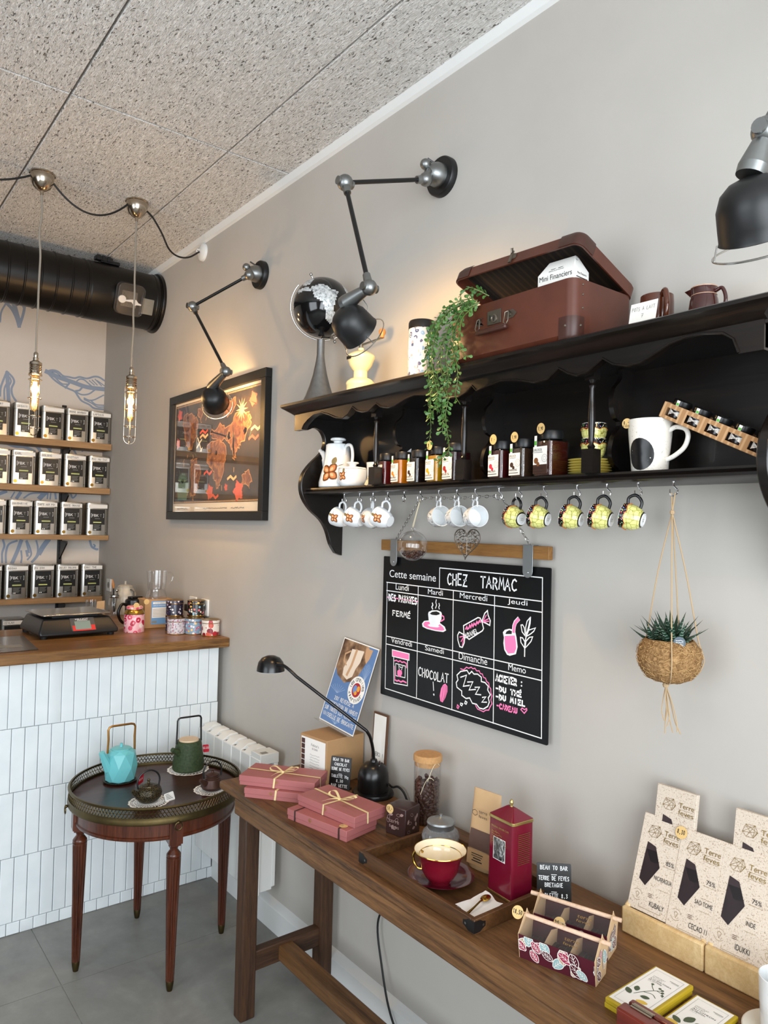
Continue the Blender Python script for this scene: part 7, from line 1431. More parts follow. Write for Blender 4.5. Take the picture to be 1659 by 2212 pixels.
    P = rrect(2*a, 2*b, .007); n = len(P); sec = [(1, .006), (.985, .03), (.965, .17), (.97, .174)]
    G().add([(x*s, y*s, z) for s, z in sec for x, y in P], [tuple(range(n-1, -1, -1))]+[(k_*n+i, k_*n+(i+1) % n, (k_+1)*n+(i+1) % n, (k_+1)*n+i) for k_ in range(3) for i in range(n)]).build('body', 'tin_red', t)
    g = G(); g.prism([(x*1.03, y*1.03) for x, y in P], .006, 0); g.build('base_rim', 'gold_edge', t, bevel=.0015)
    g = G(); g.prism([(x*1.0, y*1.0) for x, y in P], .008, .172); ld = g.build('lid_rim', 'gold_edge', t, bevel=.0015)
    g = G(); Q = [(x*.985, y*.985, .18) for x, y in P]; top = [(x*.12+math.copysign(.006, x), y*.1, .201) for x, y in P]; g.add(Q+top, [(i, (i+1) % n, n+(i+1) % n, n+i) for i in range(n)]+[tuple(range(n, 2*n))]); g.build('lid', 'tin_red', t, angle=25)
    g = G().lathe([(.004, .2), (.003, .204), (.005, .208), (.0045, .213), (.002, .217), (0, .2175)], 16); g.build('knob', 'gold_edge', t)
    tl = -math.atan(.02*b/.128*1); g = G().at(MX.Translation((0, -b*.985-.0014, .03)) @ MX.Rotation(R(-.35), 4, 'X') @ FRONT()); k = NT('street_photo', .4); k.col(k.ramp(k.noise(k.co((1, 1, .8)), 75, 5, .75, 1), [(.36, '121212'), (.5, '5d5d5d'), (.64, 'd9d9d9')]))
    g.rect(-.022, .018, .052, .103); g.use(1); g.rect(-.0205, .0165, .0535, .1015, .0003); g.use(2); g.text('ORIGINAL SACHER CAFE', -.03, .124, .0042, .058, .0003); 
    for i in range(5): g.scribble(-.027, .088+.006*i, .05-.006*i, .005, .0007, .0001, 14)
    g.at(SIDE(a*.985+.0012, 0, .03)); 
    for i in range(16): g.rect(-.018, .02, .12-.0045*i, .1212-.0045*i, 0)
    g.build('print', ['paper', 'street_photo', 'gold_edge'], t, angle=0)
    # folded napkin and spoon
    t = thing('paper_napkin', 'white folded paper napkin in the near corner of the tray', 'napkin', (-.318, 1.166, Z), R(-3)); rnd = random.Random(4); g = G(); m, q = 10, 7; vs = []
    for L in range(2):
        for i in range(m+1):
            for j in range(q+1): u, v = i/m-.5, j/q-.5; vs.append((u*.1+.006*math.sin(v*5), v*.066+.008*u, .0012+L*.003+.0012*rnd.random()+.002*abs(u*v)*8*L))
    s1 = (m+1)*(q+1); fs = []
    for i in range(m):
        for j in range(q): p = i*(q+1)+j; fs += [(p+s1, p+q+1+s1, p+q+2+s1, p+1+s1), (p, p+1, p+q+2, p+q+1)]
    g.add(vs, fs).build('napkin', 'chalk_white', t)
    t = thing('spoon', 'gold spoon lying on the white napkin', 'spoon', (-.318, 1.166, Z+.0085), R(-3)); M = MX.Rotation(R(18), 4, 'Z')
    g = G().at(M); g.ball((.026, -.002, .004), .0145, 16, (1.15, .72, .3)); g.tube([(.012, -.002, .0045), (0, -.002, .006), (-.03, -.002, .003), (-.06, -.002, .001)], [.0022, .002, .0022, .0034], 8); g.build('spoon_body', 'gold', t)
tray_things()
def jar_beans():
    t = thing('cork_jar', 'tall cylindrical glass jar of cocoa beans with cork lid behind the tray', 'jar', (-.082, 1.612, T)); mat('cork', 'b98d5c', .85, var=.3, vs=140, bump=.3); mat('cocoa_bean', '442a20', .5, var=.35, vs=50)
    r = .0395; G().lathe([(0, 0), (r-.003, 0), (r, .003), (r, .178)], 40).build('glass', 'clear_glass', t); G().lathe([(r-.002, .165), (r-.002, .178), (r+.0025, .179), (r+.0025, .194), (r, .197), (0, .197)], 36).lathe([(0, .165), (r-.002, .165)], 36).build('cork_lid', 'cork', t)
    g = G(); rnd = random.Random(9)
    for i in range(420):
        z = .006+.116*(i/420)+rnd.uniform(-.003, .003); a = rnd.uniform(0, 2*PI); rr = (r-.006)*(1 if i % 3 else math.sqrt(rnd.random())); z = max(.006, z); g.at(MX.Translation((rr*math.cos(a), rr*math.sin(a), z)) @ MX.Rotation(a, 4, 'Z') @ MX.Rotation(rnd.uniform(-1.4, 1.4), 4, 'X')); g.ball((0, 0, 0), .0062, 8, (.55, 1.25, .75))
    g.at().lathe([(0, .004), (r-.01, .004), (r-.01, .115), (0, .118)], 20); g.build('cocoa_beans', 'cocoa_bean', t, kind='stuff')
    g = G()
    for a0, z0 in ((3.5, .09), (4.0, .13)): g.tube([((r+.0008)*math.cos(a0+.12*i), (r+.0008)*math.sin(a0+.12*i), z0+.03*math.sin(i*.35)+.004*i) for i in range(9)], .0007, 4)
    g.build('raffia_thread', 'cream_paper', t)
jar_beans()
# ---------------- leaf-printed chocolate baskets ----------------
def baskets():
    mat('maroon_card', '4b0f1f', .5); mat('print_white', 'e9e2da', .5); mat('print_teal', '8fb0b0', .5); mat('print_rose', 'a02a4a', .5); mat('print_tan', 'b79a7c', .5); mat('chocolate', '2a1712', .4); mat('inner_kraft', 'c8a983', .7)
    def basket(label, x, y, rz, disc):
        t = thing('chocolate_basket', label, 'chocolate basket', (x, y, T), rz, 'leaf-printed chocolate baskets'); w, d0, d1, h, pk = .0775, .027, .036, .05, .073; rnd = random.Random(3+disc)
        g = G(); th = .0012
        for s in (-1, 1): g.add([(-w, s*d0, 0), (w, s*d0, 0), (w, s*d1, h), (-w, s*d1, h), (-w, s*(d0-th), 0), (w, s*(d0-th), 0), (w, s*(d1-th), h), (-w, s*(d1-th), h)], [(0, 1, 2, 3), (7, 6, 5, 4), (3, 2, 6, 7), (0, 4, 5, 1)] if s < 0 else [(3, 2, 1, 0), (4, 5, 6, 7), (7, 6, 2, 3), (1, 5, 4, 0)])
        g.box(-w, w, -d0, d0, 0, .001); g.use(1)
        pe = [(-d0, 0), (d0, 0), (d1, h), (.009, pk+.004), (.004, pk+.012), (-.002, pk+.004), (-.008, pk+.005), (-d1, h)]
        for s in (-1, 1): g.at(basis((s*w, 0, 0), (0, 1, 0), (0, 0, 1), (1, 0, 0))).prism(pe, .001*s, 0)
        g.at(); 
        for xx in (-w*.3, w*.38): g.add([(xx, -d0+.002, .001), (xx, d0-.002, .001), (xx, d1-.003, h), (xx, .0, pk-.012), (xx, -d1+.003, h)], [(0, 1, 2, 3, 4)])
        g.build('card_box', ['maroon_card', 'inner_kraft'], t, angle=0)
        g = G(); tl = math.atan2(d1-d0, h); cols = ['print_white', 'print_teal', 'print_rose', 'print_tan']
        def leaves(M, W, H, nn):
            for i in range(nn):
                u, v = -W+2*W*(i+.5)/nn+rnd.uniform(-.006, .006), rnd.uniform(.004, H*.62); a = rnd.uniform(.3, 2.7); L = rnd.uniform(.024, .031); P = [(max(-W, min(W, p)), max(.0005, min(H-.0005, q))) for p, q in leafp(u, v, a, L, L*.32, 7)]
                g.at(M); g.use(rnd.choice((1, 1, 1, 2, 3, 4))); z = .0004+.00005*i; g.flat(P, z); g.use(0); g.stroke(P, .0013, z+.00002, True); c, s = math.cos(a), math.sin(a); g.stroke([(max(-W, min(W, u+c*L*f)), max(0, min(H, v+s*L*f))) for f in (0, .5, 1)], .0011, z+.00002)
                for f in (.3, .5, .7):
                    for sg in (-1, 1): b = a+sg*.7; p0 = (u+c*L*(f-.12), v+s*L*(f-.12)); p1 = (p0[0]+.0075*math.cos(b), p0[1]+.0075*math.sin(b)); g.stroke([(max(-W, min(W, p[0])), max(0, min(H, p[1]))) for p in (p0, p1)], .0009, z+.00002)
        Hs = math.hypot(h, d1-d0); leaves(MX.Translation((0, -d0-.0006, 0)) @ MX.Rotation(tl, 4, 'X') @ FRONT(), w, Hs, 17); leaves(basis((w+.0016, 0, 0), (0, 1, 0), (0, 0, 1), (1, 0, 0)), d0, h+.01, 7)
        g.build('leaf_print', ['print_white', 'maroon_card', 'print_teal', 'print_rose', 'print_tan'], t, angle=0)
        g = G(); 
        for i in range(10): g.box(-w+.006+.0145*i, -w+.019+.0145*i, -d0+.004, d0-.004, .001, .024+.004*(i % 2))
        g.build('chocolates', 'chocolate', t, bevel=.002)
        g = G()
        for s in (-1, 1): g.add([(-w+.002, s*(d1-.002), h), (w-.002, s*(d1-.002), h), (w-.002, s*.004, pk-.004), (-w+.002, s*.004, pk-.004)], [(0, 1, 2, 3)])
        g.build('clear_cover', 'clear_plastic', t, angle=0)
        n_ = V((0, -(pk-.004-h), -(d1-.006))).normalized()*-1; n_ = V((0, -(pk-h), d1)).normalized(); up = V((0, d1, pk-h)).normalized(); g = G().at(basis((.01, -(d1-.002)*.55, h+(pk-h)*.38), (1, 0, 0), up, n_)); g.text('terre', 0, .002, .006, .03, .0006); g.text('feves', 0, -.007, .006, .03, .0006); g.build('gold_print', 'gold', t, angle=0)
        G().cyl((-w-.02, 0, pk), (w+.018, 0, pk), .0043, .0043, 16).build('dowel_handle', 'dowel', t)
        f = V((0, -.9, .45)); g = G().at(basis((-w-.016 if not disc else -.02, -.0055 if not disc else -d1-.001, pk+.002 if not disc else h-.004), (1, 0, 0), (0, .45, .9), (0, -.9, .45))); g.disc(0, 0, .0125, .0012); g.use(1).hand('18,50' if not disc else '20,-', -.0105, -.003, .0075, .021, .0012, .0016); g.build('price_disc', ['price_tan', 'ink'], t, angle=0)
    basket('leaf-printed maroon chocolate basket with wooden dowel handle, front one of two', -.332, .925, R(-74), 0)
    basket('leaf-printed maroon chocolate basket with wooden dowel handle, back one by the slate', -.242, .963, R(-72), 1)
baskets()
# ---------------- bamboo racks of chocolate bars ----------------
def bars():
    for lb, y0, y1 in (('light bamboo display rack, left one with the price disc 8,30', .929, .746), ('light bamboo display rack, right one cut off by the frame', .744, .56)):
        t = thing('bamboo_rack', lb, 'display rack', (-.128, (y0+y1)/2, T), NEG); w = (y0-y1)/2
        G().box(-w, w, 0, .013, .0, .055).build('front_board', 'bamboo', t, bevel=.004)
        G().box(-w+.012, w-.012, .013, .088, .0, .012).build('base_board', 'bamboo', t); G().box(-w+.012, w-.012, .05, .06, .012, .1).build('step_board', 'bamboo', t, bevel=.002)
        for s in (-1, 1):
            g = G().at(basis((s*(w-.006)-.006, 0, 0), (0, 1, 0), (0, 0, 1), (1, 0, 0))).prism([(.011, 0), (.092, 0), (.092, .12), (.06, .125), (.05, .118), (.042, .07), (.022, .062), (.011, .056)], .012); g.build('side_board', 'bamboo', t, bevel=.003)
    k = NT('flecked_paper', .7, 0, .25); p = k.co(); c = k.ramp(k.noise(p, 330, 2, .5), [(.3, 'a08c7a'), (.4, 'cdbeac'), (.6, 'd6c8b8'), (.74, 'bfae9b')]); k.col(k.mix(k.ramp(k.voro(p, 300), [(.12, 'ffffff'), (.2, '000000')]), c, lin('94806f')))
    k = NT('dark_chocolate', .3, 0, .5); k.col(k.ramp(k.voro(k.co((1, 1, 1), (.5, .3, .2)), 38, out='Color'), [(.2, '1b1416'), (.6, '2e2224'), (.9, '3f3234')])); mat('gold_line', 'a98d4e', .3, .8); mat('print_brown', '6b4f3a', .6)
    def bar(label, y, x, z, lean, h, texts, full=True, group='flecked chocolate bars'):
        t = thing('chocolate_bar', label, 'chocolate bar', (x, y, z), NEG, group); w = .0455; M = MX.Rotation(-lean, 4, 'X')
        G().at(M).box(-w, w, -.006, .006, 0, h).build('carton', 'flecked_paper', t, bevel=.0008)
        g = G().at(M @ FRONT(0, -.0066)); g.use(0); g.flat([(-w+.016, h*.3), (-w+.016, h*.7), (-w+.034, h*.68), (w-.036, h*.5), (-w+.036, h*.255)] if False else [(-.03, h*.315), (-.026, h*.71), (-.006, h*.685), (.011, h*.49), (-.014, h*.265)])
        g.use(1); a, b = -.029, h*.775; hx = [(a, b+.006), (a+.006, b+.022), (a+.024, b+.024), (a+.03, b+.012), (a+.022, b), (a+.008, b-.001)]; g.stroke(hx, .0006, .0002, True)
        for i, j in ((0, 2), (1, 4), (0, 3), (2, 4), (2, 5), (1, 3)): g.stroke([hx[i], hx[j]], .0006, .0002)
        g.flat([hx[0], (a+.002, b+.012), hx[1]], .0002); g.flat([hx[3], (a+.027, b+.01), hx[4], ], .0002)
        g.text('Terre', .008, h*.825, .0105, .034, .0002); g.text('feves', .008, h*.755, .0105, .034, .0002); g.stroke([(.006, h*.81), (.042, h*.81)], .0004, .0002)
        for zz in (.745, .52, .4, .28): g.stroke([(.008 if zz > .7 else .016, h*zz), (.04, h*zz)], .0004, .0002)
        g.stroke([(-.02, .014), (-.02, .008), (.03, .008), (.03, .014)], .0005, .0002); q = [(-.027+.011*math.cos(i*.35), h*.15+.011*math.sin(i*.35)) for i in range(18)]; g.stroke(q[1:8], .0005, .0002); g.stroke(q[10:17], .0005, .0002); g.stroke([(-.031, h*.15+.003), (-.027, h*.15-.006), (-.023, h*.15+.003), (-.027, h*.15+.006)], .0006, .0002, True)
        g.use(2)
        for s, xr, zz, hh, ww in texts: g.text(s, xr, h*zz, hh, ww, .0003, 'r')
        g.use(3)
        for i in range(3): g.rect(-.003, .006, h*(.2-.015*i), h*(.206-.015*i), .0002)
        g.build('front_print', ['dark_chocolate', 'gold_line', 'ink', 'print_brown'], t, angle=0); return t
    L = math.atan2(.066, .19)
    t = bar('chocolate bar marked 85%, leftmost in the front row of the bamboo rack', .879, -.108, T+.052, L, .196, [('85%', .041, .54, .0085, .018), ('NICARAGUA', .043, .36, .0085, .04), ('KUBALY', .036, .085, .01, .033)])
    tb = bar('chocolate bar marked 75% and CECAO 11, second in the front row', .7885, -.111, T+.047, L, .198, [('75%', .041, .54, .0085, .018), ('SAO TOME', .043, .33, .0085, .037), ('CECAO 11', .04, .085, .01, .038)])
    bar('chocolate bar marked 75% and INDE, third in the front row', .6975, -.111, T+.047, L, .198, [('75%', .041, .54, .0085, .018), ('INDE', .036, .33, .0085, .018), ('IDUKKI', .033, .085, .01, .028)])
    bar('chocolate bar half cut off at the right edge, fourth in the front row', .607, -.111, T+.047, L, .198, [('75%', .041, .54, .0085, .018)])
    bar('chocolate bar standing higher behind the 85% bar and the price disc', .856, -.066, T+.102, .16, .206, [])
    bar('chocolate bar standing behind the 75% INDE bar, at the right edge', .683, -.066, T+.102, .16, .206, [])
    M = MX.Rotation(-L, 4, 'X'); g = G().at(M @ FRONT(-.0455, -.0085, .186)).prism([(.0125*(1+.06*(i % 2))*math.cos(i*PI/14), .0125*(1+.06*(i % 2))*math.sin(i*PI/14)) for i in range(28)], .0008); g.use(1).hand('8,30', -.009, -.003, .0085, .018, .001, .0012); g.build('price_disc', ['price_tan', 'ink'], tb, angle=0)
    # yellow-edged slim packs
    mat('mustard', 'b59a1e', .45); mat('cover_white', 'efece8', .4); mat('botanic_green', '46543c', .5); mat('lemon', 'd9b44a', .5); W, D_ = .163, .078
    def pack(label, x, y, z, tt, art):
        t = thing('chocolate_pack', label, 'chocolate pack', (x, y, z), NEG+R(0), 'yellow edged chocolate packs'); a, b = D_/2, W/2
        g = G().box(-a, a, -b, b, 0, .0095); g.build('sleeve', 'mustard', t, bevel=.002)
        g = G().at(basis((0, 0, .0099), (1, 0, 0), (0, 1, 0), (0, 0, 1))); g.rect(-a+.004, a-.006, -b+.006, b-.004); g.use(1); P = [(-a+.01, -b+.014), (a-.012, -b+.014), (a-.012, b-.012), (-a+.01, b-.012)]; g.stroke(P, .0005, .0002, True)
        g.text('CHOCOLAT', -.022, .046, .0035, .024, .0002); g.text('AU LAIT', -.022, .041, .0035, .02, .0002); g.use(2); g.text(tt[0], -.022, .035, .0042, .042, .0002); g.text(tt[1], -.022, .0295, .0042, .026, .0002); g.use(1); g.rect(-.022, -.008, .0265, .027, .0002); g.rect(.006, .024, .056, .0575, .0002); g.rect(.01, .024, .0535, .0545, .0002)
        g.use(3)
        if art:
            for p in ([(-.014, -.03), (-.006, -.012), (.004, .006), (.014, .016)], [(.004, .006), (-.004, .014), (-.008, .02)], [(.008, .01), (.02, .008), (.024, .0)], [(-.006, -.012), (.008, -.006), (.018, -.012)]): g.stroke([(q.x, q.y) for q in bez([(a_, b_, 0) for a_, b_ in p], 4)], .0014, .0002)
            for x_, y_ in ((.014, .018), (-.008, .022), (.022, .004), (.018, .012), (.008, .02)): g.disc(x_, y_, .003, .0003, 6)
            for u, v, aa, l in ((-.016, -.02, 1.9, .016), (-.018, -.036, 2.4, .018), (-.002, -.028, .4, .016)): g.flat(leafp(u, v, aa, l, l*.33), .0004)
            g.use(4); g.flat(leafp(.0, -.045, .3, .02, .006), .0004)
        else:
            for u, v, aa, l in ((-.012, -.01, 1.2, .024), (-.006, -.018, .2, .026), (-.014, -.02, 2.6, .02), (.004, -.006, .9, .014)): g.flat(leafp(u, v, aa, l, l*.3), .0004)
            g.use(4); g.disc(-.024, -.03, .012, .0003, 16, .009)
        g.build('cover_print', ['cover_white', 'label_grey', 'ink', 'botanic_green', 'lemon'], t, angle=0)
    pack('yellow edged chocolate pack under the one with a flowering branch', -.292, .7595, T, ('A LA FEVE TONKA', 'DE GUYANE'), 1)
    pack('yellow edged chocolate pack printed with a flowering branch, on top of another', -.2925, .7575, T+.0098, ('A LA FEVE TONKA', 'DE GUYANE'), 1)
    pack('yellow edged chocolate pack printed with a lemon leaf sprig, nearest the white cup', -.296, .672, T, ('AU CITRON', 'DE MENTON'), 0)
    # lacquered hinged box and white cup at the frame edge
    k = NT('red_lacquer', .18, 0, .5, .5); k.col(k.ramp(k.noise(k.co((1, .1, 1)), 30, 4), [(.3, '5a1a10'), (.7, '7d2a1a')]))
    t = thing('lacquered_box', 'glossy red-brown wooden hinged box at the bottom edge of the photo', 'box', (-.4015, .60, T)); g = G(); g.box(-.0255, .0005, -.13, .138, 0, .052); g.build('box_half', 'red_lacquer', t, bevel=.003); g = G(); g.box(.0035, .0185, -.13, .134, 0, .052); g.build('box_lid', 'red_lacquer', t, bevel=.003)
    g = G().box(-.006, .008, .085, .124, .0515, .0535); g.cyl((.001, .085, .0535), (.001, .124, .0535), .0022, .0022, 10); g.build('hinge', 'nickel', t)
    t = thing('saucer', 'pale stoneware saucer at the lower right corner of the photo', 'saucer', (-.195, .565, T)); mat('stoneware', 'd6d0c4', .4); G().lathe([(0, 0), (.04, 0), (.064, .008), (.066, .01), (.064, .011), (.04, .004), (0, .004)], 44).build('saucer_dish', 'stoneware', t)
    t = thing('white_tumbler', 'tall white porcelain cup on the pale saucer, cut off by the right edge', 'cup', (-.19, .568, T+.0045)); G().lathe([(0, 0), (.034, 0), (.036, .004), (.038, .05), (.0385, .0505), (.04, .095), (.0385, .096), (.037, .05), (.033, .006), (0, .006)], 44).build('cup_body', 'porcelain', t)
bars()

# ---------------- things on the shop counter ----------------
CZ = 1.0885
def counter_things():
    # weighing scale
    t = thing('weighing_scale', 'black shop weighing scale with silver pan on the counter', 'scale', (-.575, 3.55, CZ), R(3))
    vs = [(-.17, -.165, .012), (.17, -.165, .012), (.165, .16, .012), (-.165, .16, .012), (-.172, -.16, .03), (.172, -.16, .03), (.165, .16, .03), (-.165, .16, .03), (-.145, -.115, .083), (.145, -.115, .083), (.14, .15, .083), (-.14, .15, .083)]
    g = G().add(vs, [(3,2,1,0),(0,1,5,4),(1,2,6,5),(2,3,7,6),(3,0,4,7),(4,5,9,8),(5,6,10,9),(6,7,11,10),(7,4,8,11),(8,9,10,11)]); bd = g.build('housing', 'black_plastic', t, bevel=.008, seg=3)
    g = G(); g.box(-.1, .1, -.09, .12, .083, .094); g.build('pan_support', 'black_plastic', t)
    g = G(); P = rrect(.3, .27, .012); g.prism([(x, y+.01) for x, y in P], .006, .094); g.use(0); g.build('weighing_pan', 'steel', t, bevel=.0025)
    M = basis((0, -.16, .03), (1, 0, 0), V((0, .045, .053)).normalized(), V((0, -.053, .045)).normalized()); mat('scale_screen', '7f918a', .2); mat('scale_red', 'd0202a', .4); mat('scale_panel', '3a4046', .35)
    g = G().at(M); g.rect(-.035, .07, -.002, .066, .001); g.use(1); g.rect(-.03, .068, -.002, .026, .0014); g.use(2); g.rect(-.018, .05, .004, .048, .002); g.use(3); g.text('MILLIOT', .016, .054, .0075, .056, .0018, 'c'); g.rect(-.006, .04, .0505, .0518, .0018); g.build('display_panel', ['scale_panel', 'scale_red', 'scale_screen', 'chalk_white'], bd, angle=0)
    for x in (-.145, .145):
        for y in (-.135, .13): G().cyl((x, y, 0), (x, y, .014), .014, .016, 14).build('foot', 'black_rubber', t)
    # laminated sheet
    t = thing('menu_sheet', 'grey laminated sheet lying at the left end of the counter', 'sheet', (-.9, 3.34, CZ)); k = NT('menu_grey', .2, 0, .5); k.col(k.ramp(k.noise(k.co((.15, 1, 1)), 26, 4), [(.35, '4c4644'), (.65, '6e6764')]))
    g = G().add([(-.2, -.215, .001), (.105, -.205, .001), (.135, .205, .001), (-.16, .205, .001)], [(0, 1, 2, 3)]); g.use(1)
    for i in range(8): g.scribble(-.12, .16-.045*i, .13, .014, .003, .0014, 20)
    g.rect(-.02, .07, -.11, -.04, .0013); g.build('sheet', ['menu_grey', 'label_grey'], t, angle=0)
    # pink flowered canister
    spots('pink_floral', 'f0b9c0', ['c41f45', 'e88a9c', 'd94a6a', 'f6e6e2', 'b3203c'], 42, .5, .25, 0, 'f4d3cf'); spots('pink_lid', 'e8a0a0', ['c41f45', 'f4dcd6', 'd94a6a'], 60, .45, .25)
    t = thing('tea_canister', 'pink flowered tea canister with gold shoulder in front of the black press', 'tea canister', (-.305, 3.455, CZ)); r = .0465
    G().lathe([(0, 0), (r, 0), (r, .083), (0, .083)], 40).build('body', 'pink_floral', t); G().lathe([(r, .083), (r+.001, .086), (r-.004, .098), (r-.012, .105), (r-.012, .107)], 40).build('shoulder', 'brass', t); G().lathe([(r-.01, .107), (r-.008, .112), (r-.009, .118), (r-.016, .122), (0, .123)], 40).build('lid', 'pink_lid', t)
    G().at(FRONT(-.005, -r+.01, .126)).prism([(.0135*math.cos(i*.3), .0135*math.sin(i*.3)) for i in range(21)], .001).build('price_disc', 'price_tan', t)
    # carton with blue label + glass carafe
    t = thing('label_carton', 'brown cardboard box with a blue and white label under the glass carafe', 'carton', (-.16, 3.578, CZ), R(-1)); mat('label_blue', '6f9fd0', .5)
    G().box(-.069, .069, -.055, .055, 0, .14).build('carton', 'kraft', t, bevel=.0015)
    g = G().at(FRONT(0, -.0557)); g.rect(-.038, .042, .018, .132); g.use(1); g.rect(-.03, .036, .117, .127, .0003); g.rect(-.034, .039, .05, .1, .0003); g.use(2); g.text('DOSSIER BREAST', .003, .119, .006, .05, .0005, 'c')
    for i in range(6): g.rect(-.03, .034, .056+.007*i, .058+.007*i, .0005)
    g.rect(-.034, -.01, .025, .035, .0004); g.use(1); g.text('BIERE DE GINGEMBRE', .002, .106, .006, .06, .0004, 'c'); g.build('label', ['label_blue', 'paper', 'label_grey'], t, angle=0)
    g = G().at(FRONT(-.062, -.056, .13)).disc(0, 0, .0135, .0005); g.build('price_disc', 'price_tan', t)
    t = thing('glass_carafe', 'clear glass carafe with loop handle standing on the cardboard box', 'carafe', (-.155, 3.578, CZ+.1402), R(-15))
    G().lathe([(0, 0), (.052, 0), (.05, .012), (.044, .03), (.0415, .042), (.0415, .048), (.0445, .058), (.046, .09), (.048, .135), (.047, .135), (.045, .09), (.0425, .056), (.0395, .048), (.0395, .042), (.042, .03), (.048, .012), (0, .003)], 40).build('glass_body', 'clear_glass', t)
    G().tube([(.045, 0, .125), (.066, 0, .128), (.078, 0, .112), (.074, 0, .09), (.06, 0, .07)], .004, 8).build('handle', 'clear_glass', t)
    # small tins
    spots('tin_white', 'c9c3c8', ['a59aa8', '8d8492', 'e0dae0', 'b06a80'], 110, .42, .3, 0); spots('tin_blue', '7f9fb8', ['e8e4e8', 'c8506a', 'e8b85a', 'd8dce8', '6a88a8'], 70, .4, .3, 0, 'f0e8e8'); spots('tin_koi', 'e8e0d6', ['b32430', 'd0503a', '8a1f28', 'e8e0d6', 'c43a3a'], 38, .55, .3, 0); spots('tin_navy', '1c1a30', ['d8d4d8', '4a4670', 'b0a8c0', '1c1a30'], 85, .42, .3, 0); spots('tin_black', '151312', ['e87a6a', 'e8c05a', 'f0e0c8', 'd86a7a', '8fb8c8'], 80, .42, .3, 0)
    def tin(label, x, y, z, m, rz=0):
        t = thing('washi_tin', label, 'tin', (x, y, z), rz, 'small patterned round tins'); r = .0405
        g = G().lathe([(0, 0), (r, 0), (r, .058)], 36); g.build('body', m, t); g = G().lathe([(r, .058), (r+.0012, .059), (r+.0012, .073)], 36); l = g.build('lid', m, t)
        g = G().lathe([(r+.0006, .0), (r+.0012, .001), (r, .003)], 36); g.lathe([(r+.001, .0575), (r+.002, .059), (r+.001, .0605)], 36); g.lathe([(r+.001, .072), (r+.0018, .0735), (r-.001, .0745), (r-.004, .073), (0, .073)], 36); g.build('gold_rims', 'brass', t)
    tin('small silver-grey patterned tin, left of the three in the front row', -.162, 3.30, CZ, 'tin_white'); tin('small blue tin with blossoms, middle of the front row', -.09, 3.262, CZ, 'tin_blue', 1.9); tin('small red and white koi patterned tin, nearest the counter end', -.046, 3.178, CZ, 'tin_koi', 1)
    tin('small dark tin half hidden behind the blue blossom tin', -.05, 3.335, CZ, 'tin_black', .7); tin('small dark navy tin hidden in the back row under another', -.137, 3.385, CZ, 'tin_navy', .3)
    tin('small navy tin with pale dots, upper left of the stacked tins', -.137, 3.385, CZ+.0748, 'tin_navy'); tin('small black flowered tin, upper right of the stacked tins', -.05, 3.335, CZ+.0748, 'tin_black')
    # kettle, press, utensil jar, glass, pouch
    k = NT('kettle_grey', .3, 0, .5, .2); k.col(k.ramp(k.noise(k.co((1, 1, .3)), 30, 4), [(.35, 'a9a59a'), (.65, 'cfccc2')]))
    t = thing('pale_kettle', 'pale grey egg-shaped kettle with metal handle by the wall socket', 'kettle', (-.115, 4.15, CZ), R(-20)); G().lathe([(0, 0), (.05, 0), (.06, .03), (.064, .07), (.058, .115), (.045, .145), (.04, .15), (0, .15)], 40).build('kettle_body', 'kettle_grey', t); G().lathe([(.042, .149), (.043, .154), (.03, .162), (.006, .166), (.005, .178), (.006, .184), (0, .186)], 28).build('lid', 'kettle_grey', t)
    G().tube([(.03, -.045, .14), (.045, -.06, .13), (.045, -.06, .06), (.035, -.055, .04)], .006, 8).build('handle', 'steel', t)
    t = thing('french_press', 'black coffee press with curved handle behind the pink canister', 'coffee press', (-.235, 3.655, CZ), R(195)); G().lathe([(0, 0), (.045, 0), (.046, .12), (.045, .128), (.036, .134), (0, .136)], 36).build('press_body', 'black_satin', t); G().tube(handle_loop(.044, .02, .105, .045, 0), .007, 10).build('handle', 'black_satin', t); g = G(); g.box(-.035, .03, -.018, .018, .134, .146); g.build('lid', 'black_satin', t, bevel=.004)
    t = thing('utensil_jar', 'glass jar holding a wooden handled brush and spoons near the tea shelf', 'utensil jar', (-.19, 4.1, CZ)); G().lathe([(0, 0), (.028, 0), (.03, .005), (.03, .09), (.025, .098), (.025, .112)], 28).build('glass', 'clear_glass', t); G().lathe([(.0255, .098), (.0265, .102), (.0265, .108), (.0255, .112)], 28).build('metal_band', 'steel', t)
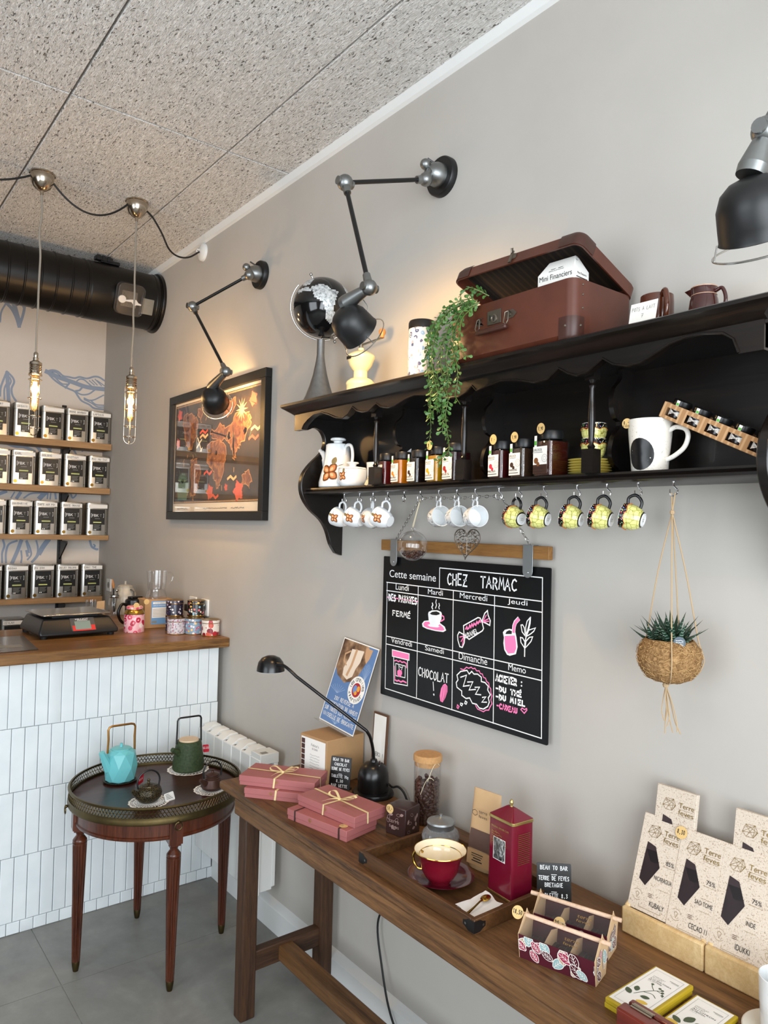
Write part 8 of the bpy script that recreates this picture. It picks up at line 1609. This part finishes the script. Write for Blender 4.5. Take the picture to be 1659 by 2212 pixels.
    g = G(); g.tube([(0, 0, .02), (-.008, -.004, .15)], .004, 8); g.build('brush_grip', 'black_matt', t); G().tube([(-.008, -.004, .15), (-.011, -.005, .17), (-.016, -.006, .2)], [.005, .008, .003], 8).build('brush_handle', 'knob_wood', t); g = G(); g.tube([(.006, 0, .02), (.014, .002, .13)], .002, 6); g.ball((.015, .002, .136), .009, 10, (1, .5, 1)); g.tube([(.004, .004, .02), (.02, .004, .125)], .002, 6); g.build('spoons', 'steel', t)
    t = thing('small_glass', 'small clear glass standing just behind the scale', 'glass', (-.30, 4.15, CZ)); G().lathe([(0, 0), (.025, 0), (.028, .06), (.029, .085), (.0275, .085), (.0265, .06), (0, .004)], 28).build('glass', 'clear_glass', t); g = G().lathe([(.0, .005), (.02, .005), (.021, .03), (0, .03)], 20); g.build('contents', 'chocolate', t)
    t = thing('paper_pouch', 'small tan paper pouch with blue band beside the clear glass', 'pouch', (-.262, 4.1, CZ), R(-30)); g = G().add([(-.022, -.014, 0), (.022, -.014, 0), (.022, .014, 0), (-.022, .014, 0), (-.02, -.002, .08), (.02, -.002, .085), (.02, .002, .085), (-.02, .002, .08)], [(3,2,1,0),(4,5,6,7),(0,1,5,4),(1,2,6,5),(2,3,7,6),(3,0,4,7)]); g.build('pouch_body', 'pouch_paper', t); g = G().add([(-.0222, -.0108, .03), (.0222, -.0108, .03), (.0218, -.0095, .038), (-.0218, -.0095, .038)], [(0, 1, 2, 3)]); g.build('band', 'label_blue', t)
    # sockets on the right wall
    for lb, y in (('double white wall socket above the counter, by the pale kettle', 4.78), ('white wall socket with black plug above the small tins', 3.475), ('white wall socket nearest the counter end', 3.335)):
        t = thing('wall_socket', lb, 'socket', (0, y, 1.2), 0, 'white wall sockets'); g = G().at(WALL(0, 0)); g.box(-.04, .04, -.04, .04, 0, .009); g.build('cover_plate', 'white_gloss', t, bevel=.003); g = G().at(WALL(0, 0)); g.disc(0, 0, .02, .0093, 24); g.use(1); g.disc(-.009, 0, .0025, .0096, 10); g.disc(.009, 0, .0025, .0096, 10); g.build('socket_well', ['label_grey', 'black_rubber'], t)
        if y == 3.475: G().at(WALL(0, 0)).box(-.018, .018, -.03, .004, .0095, .045).build('plug', 'black_plastic', t, bevel=.004)
counter_things()
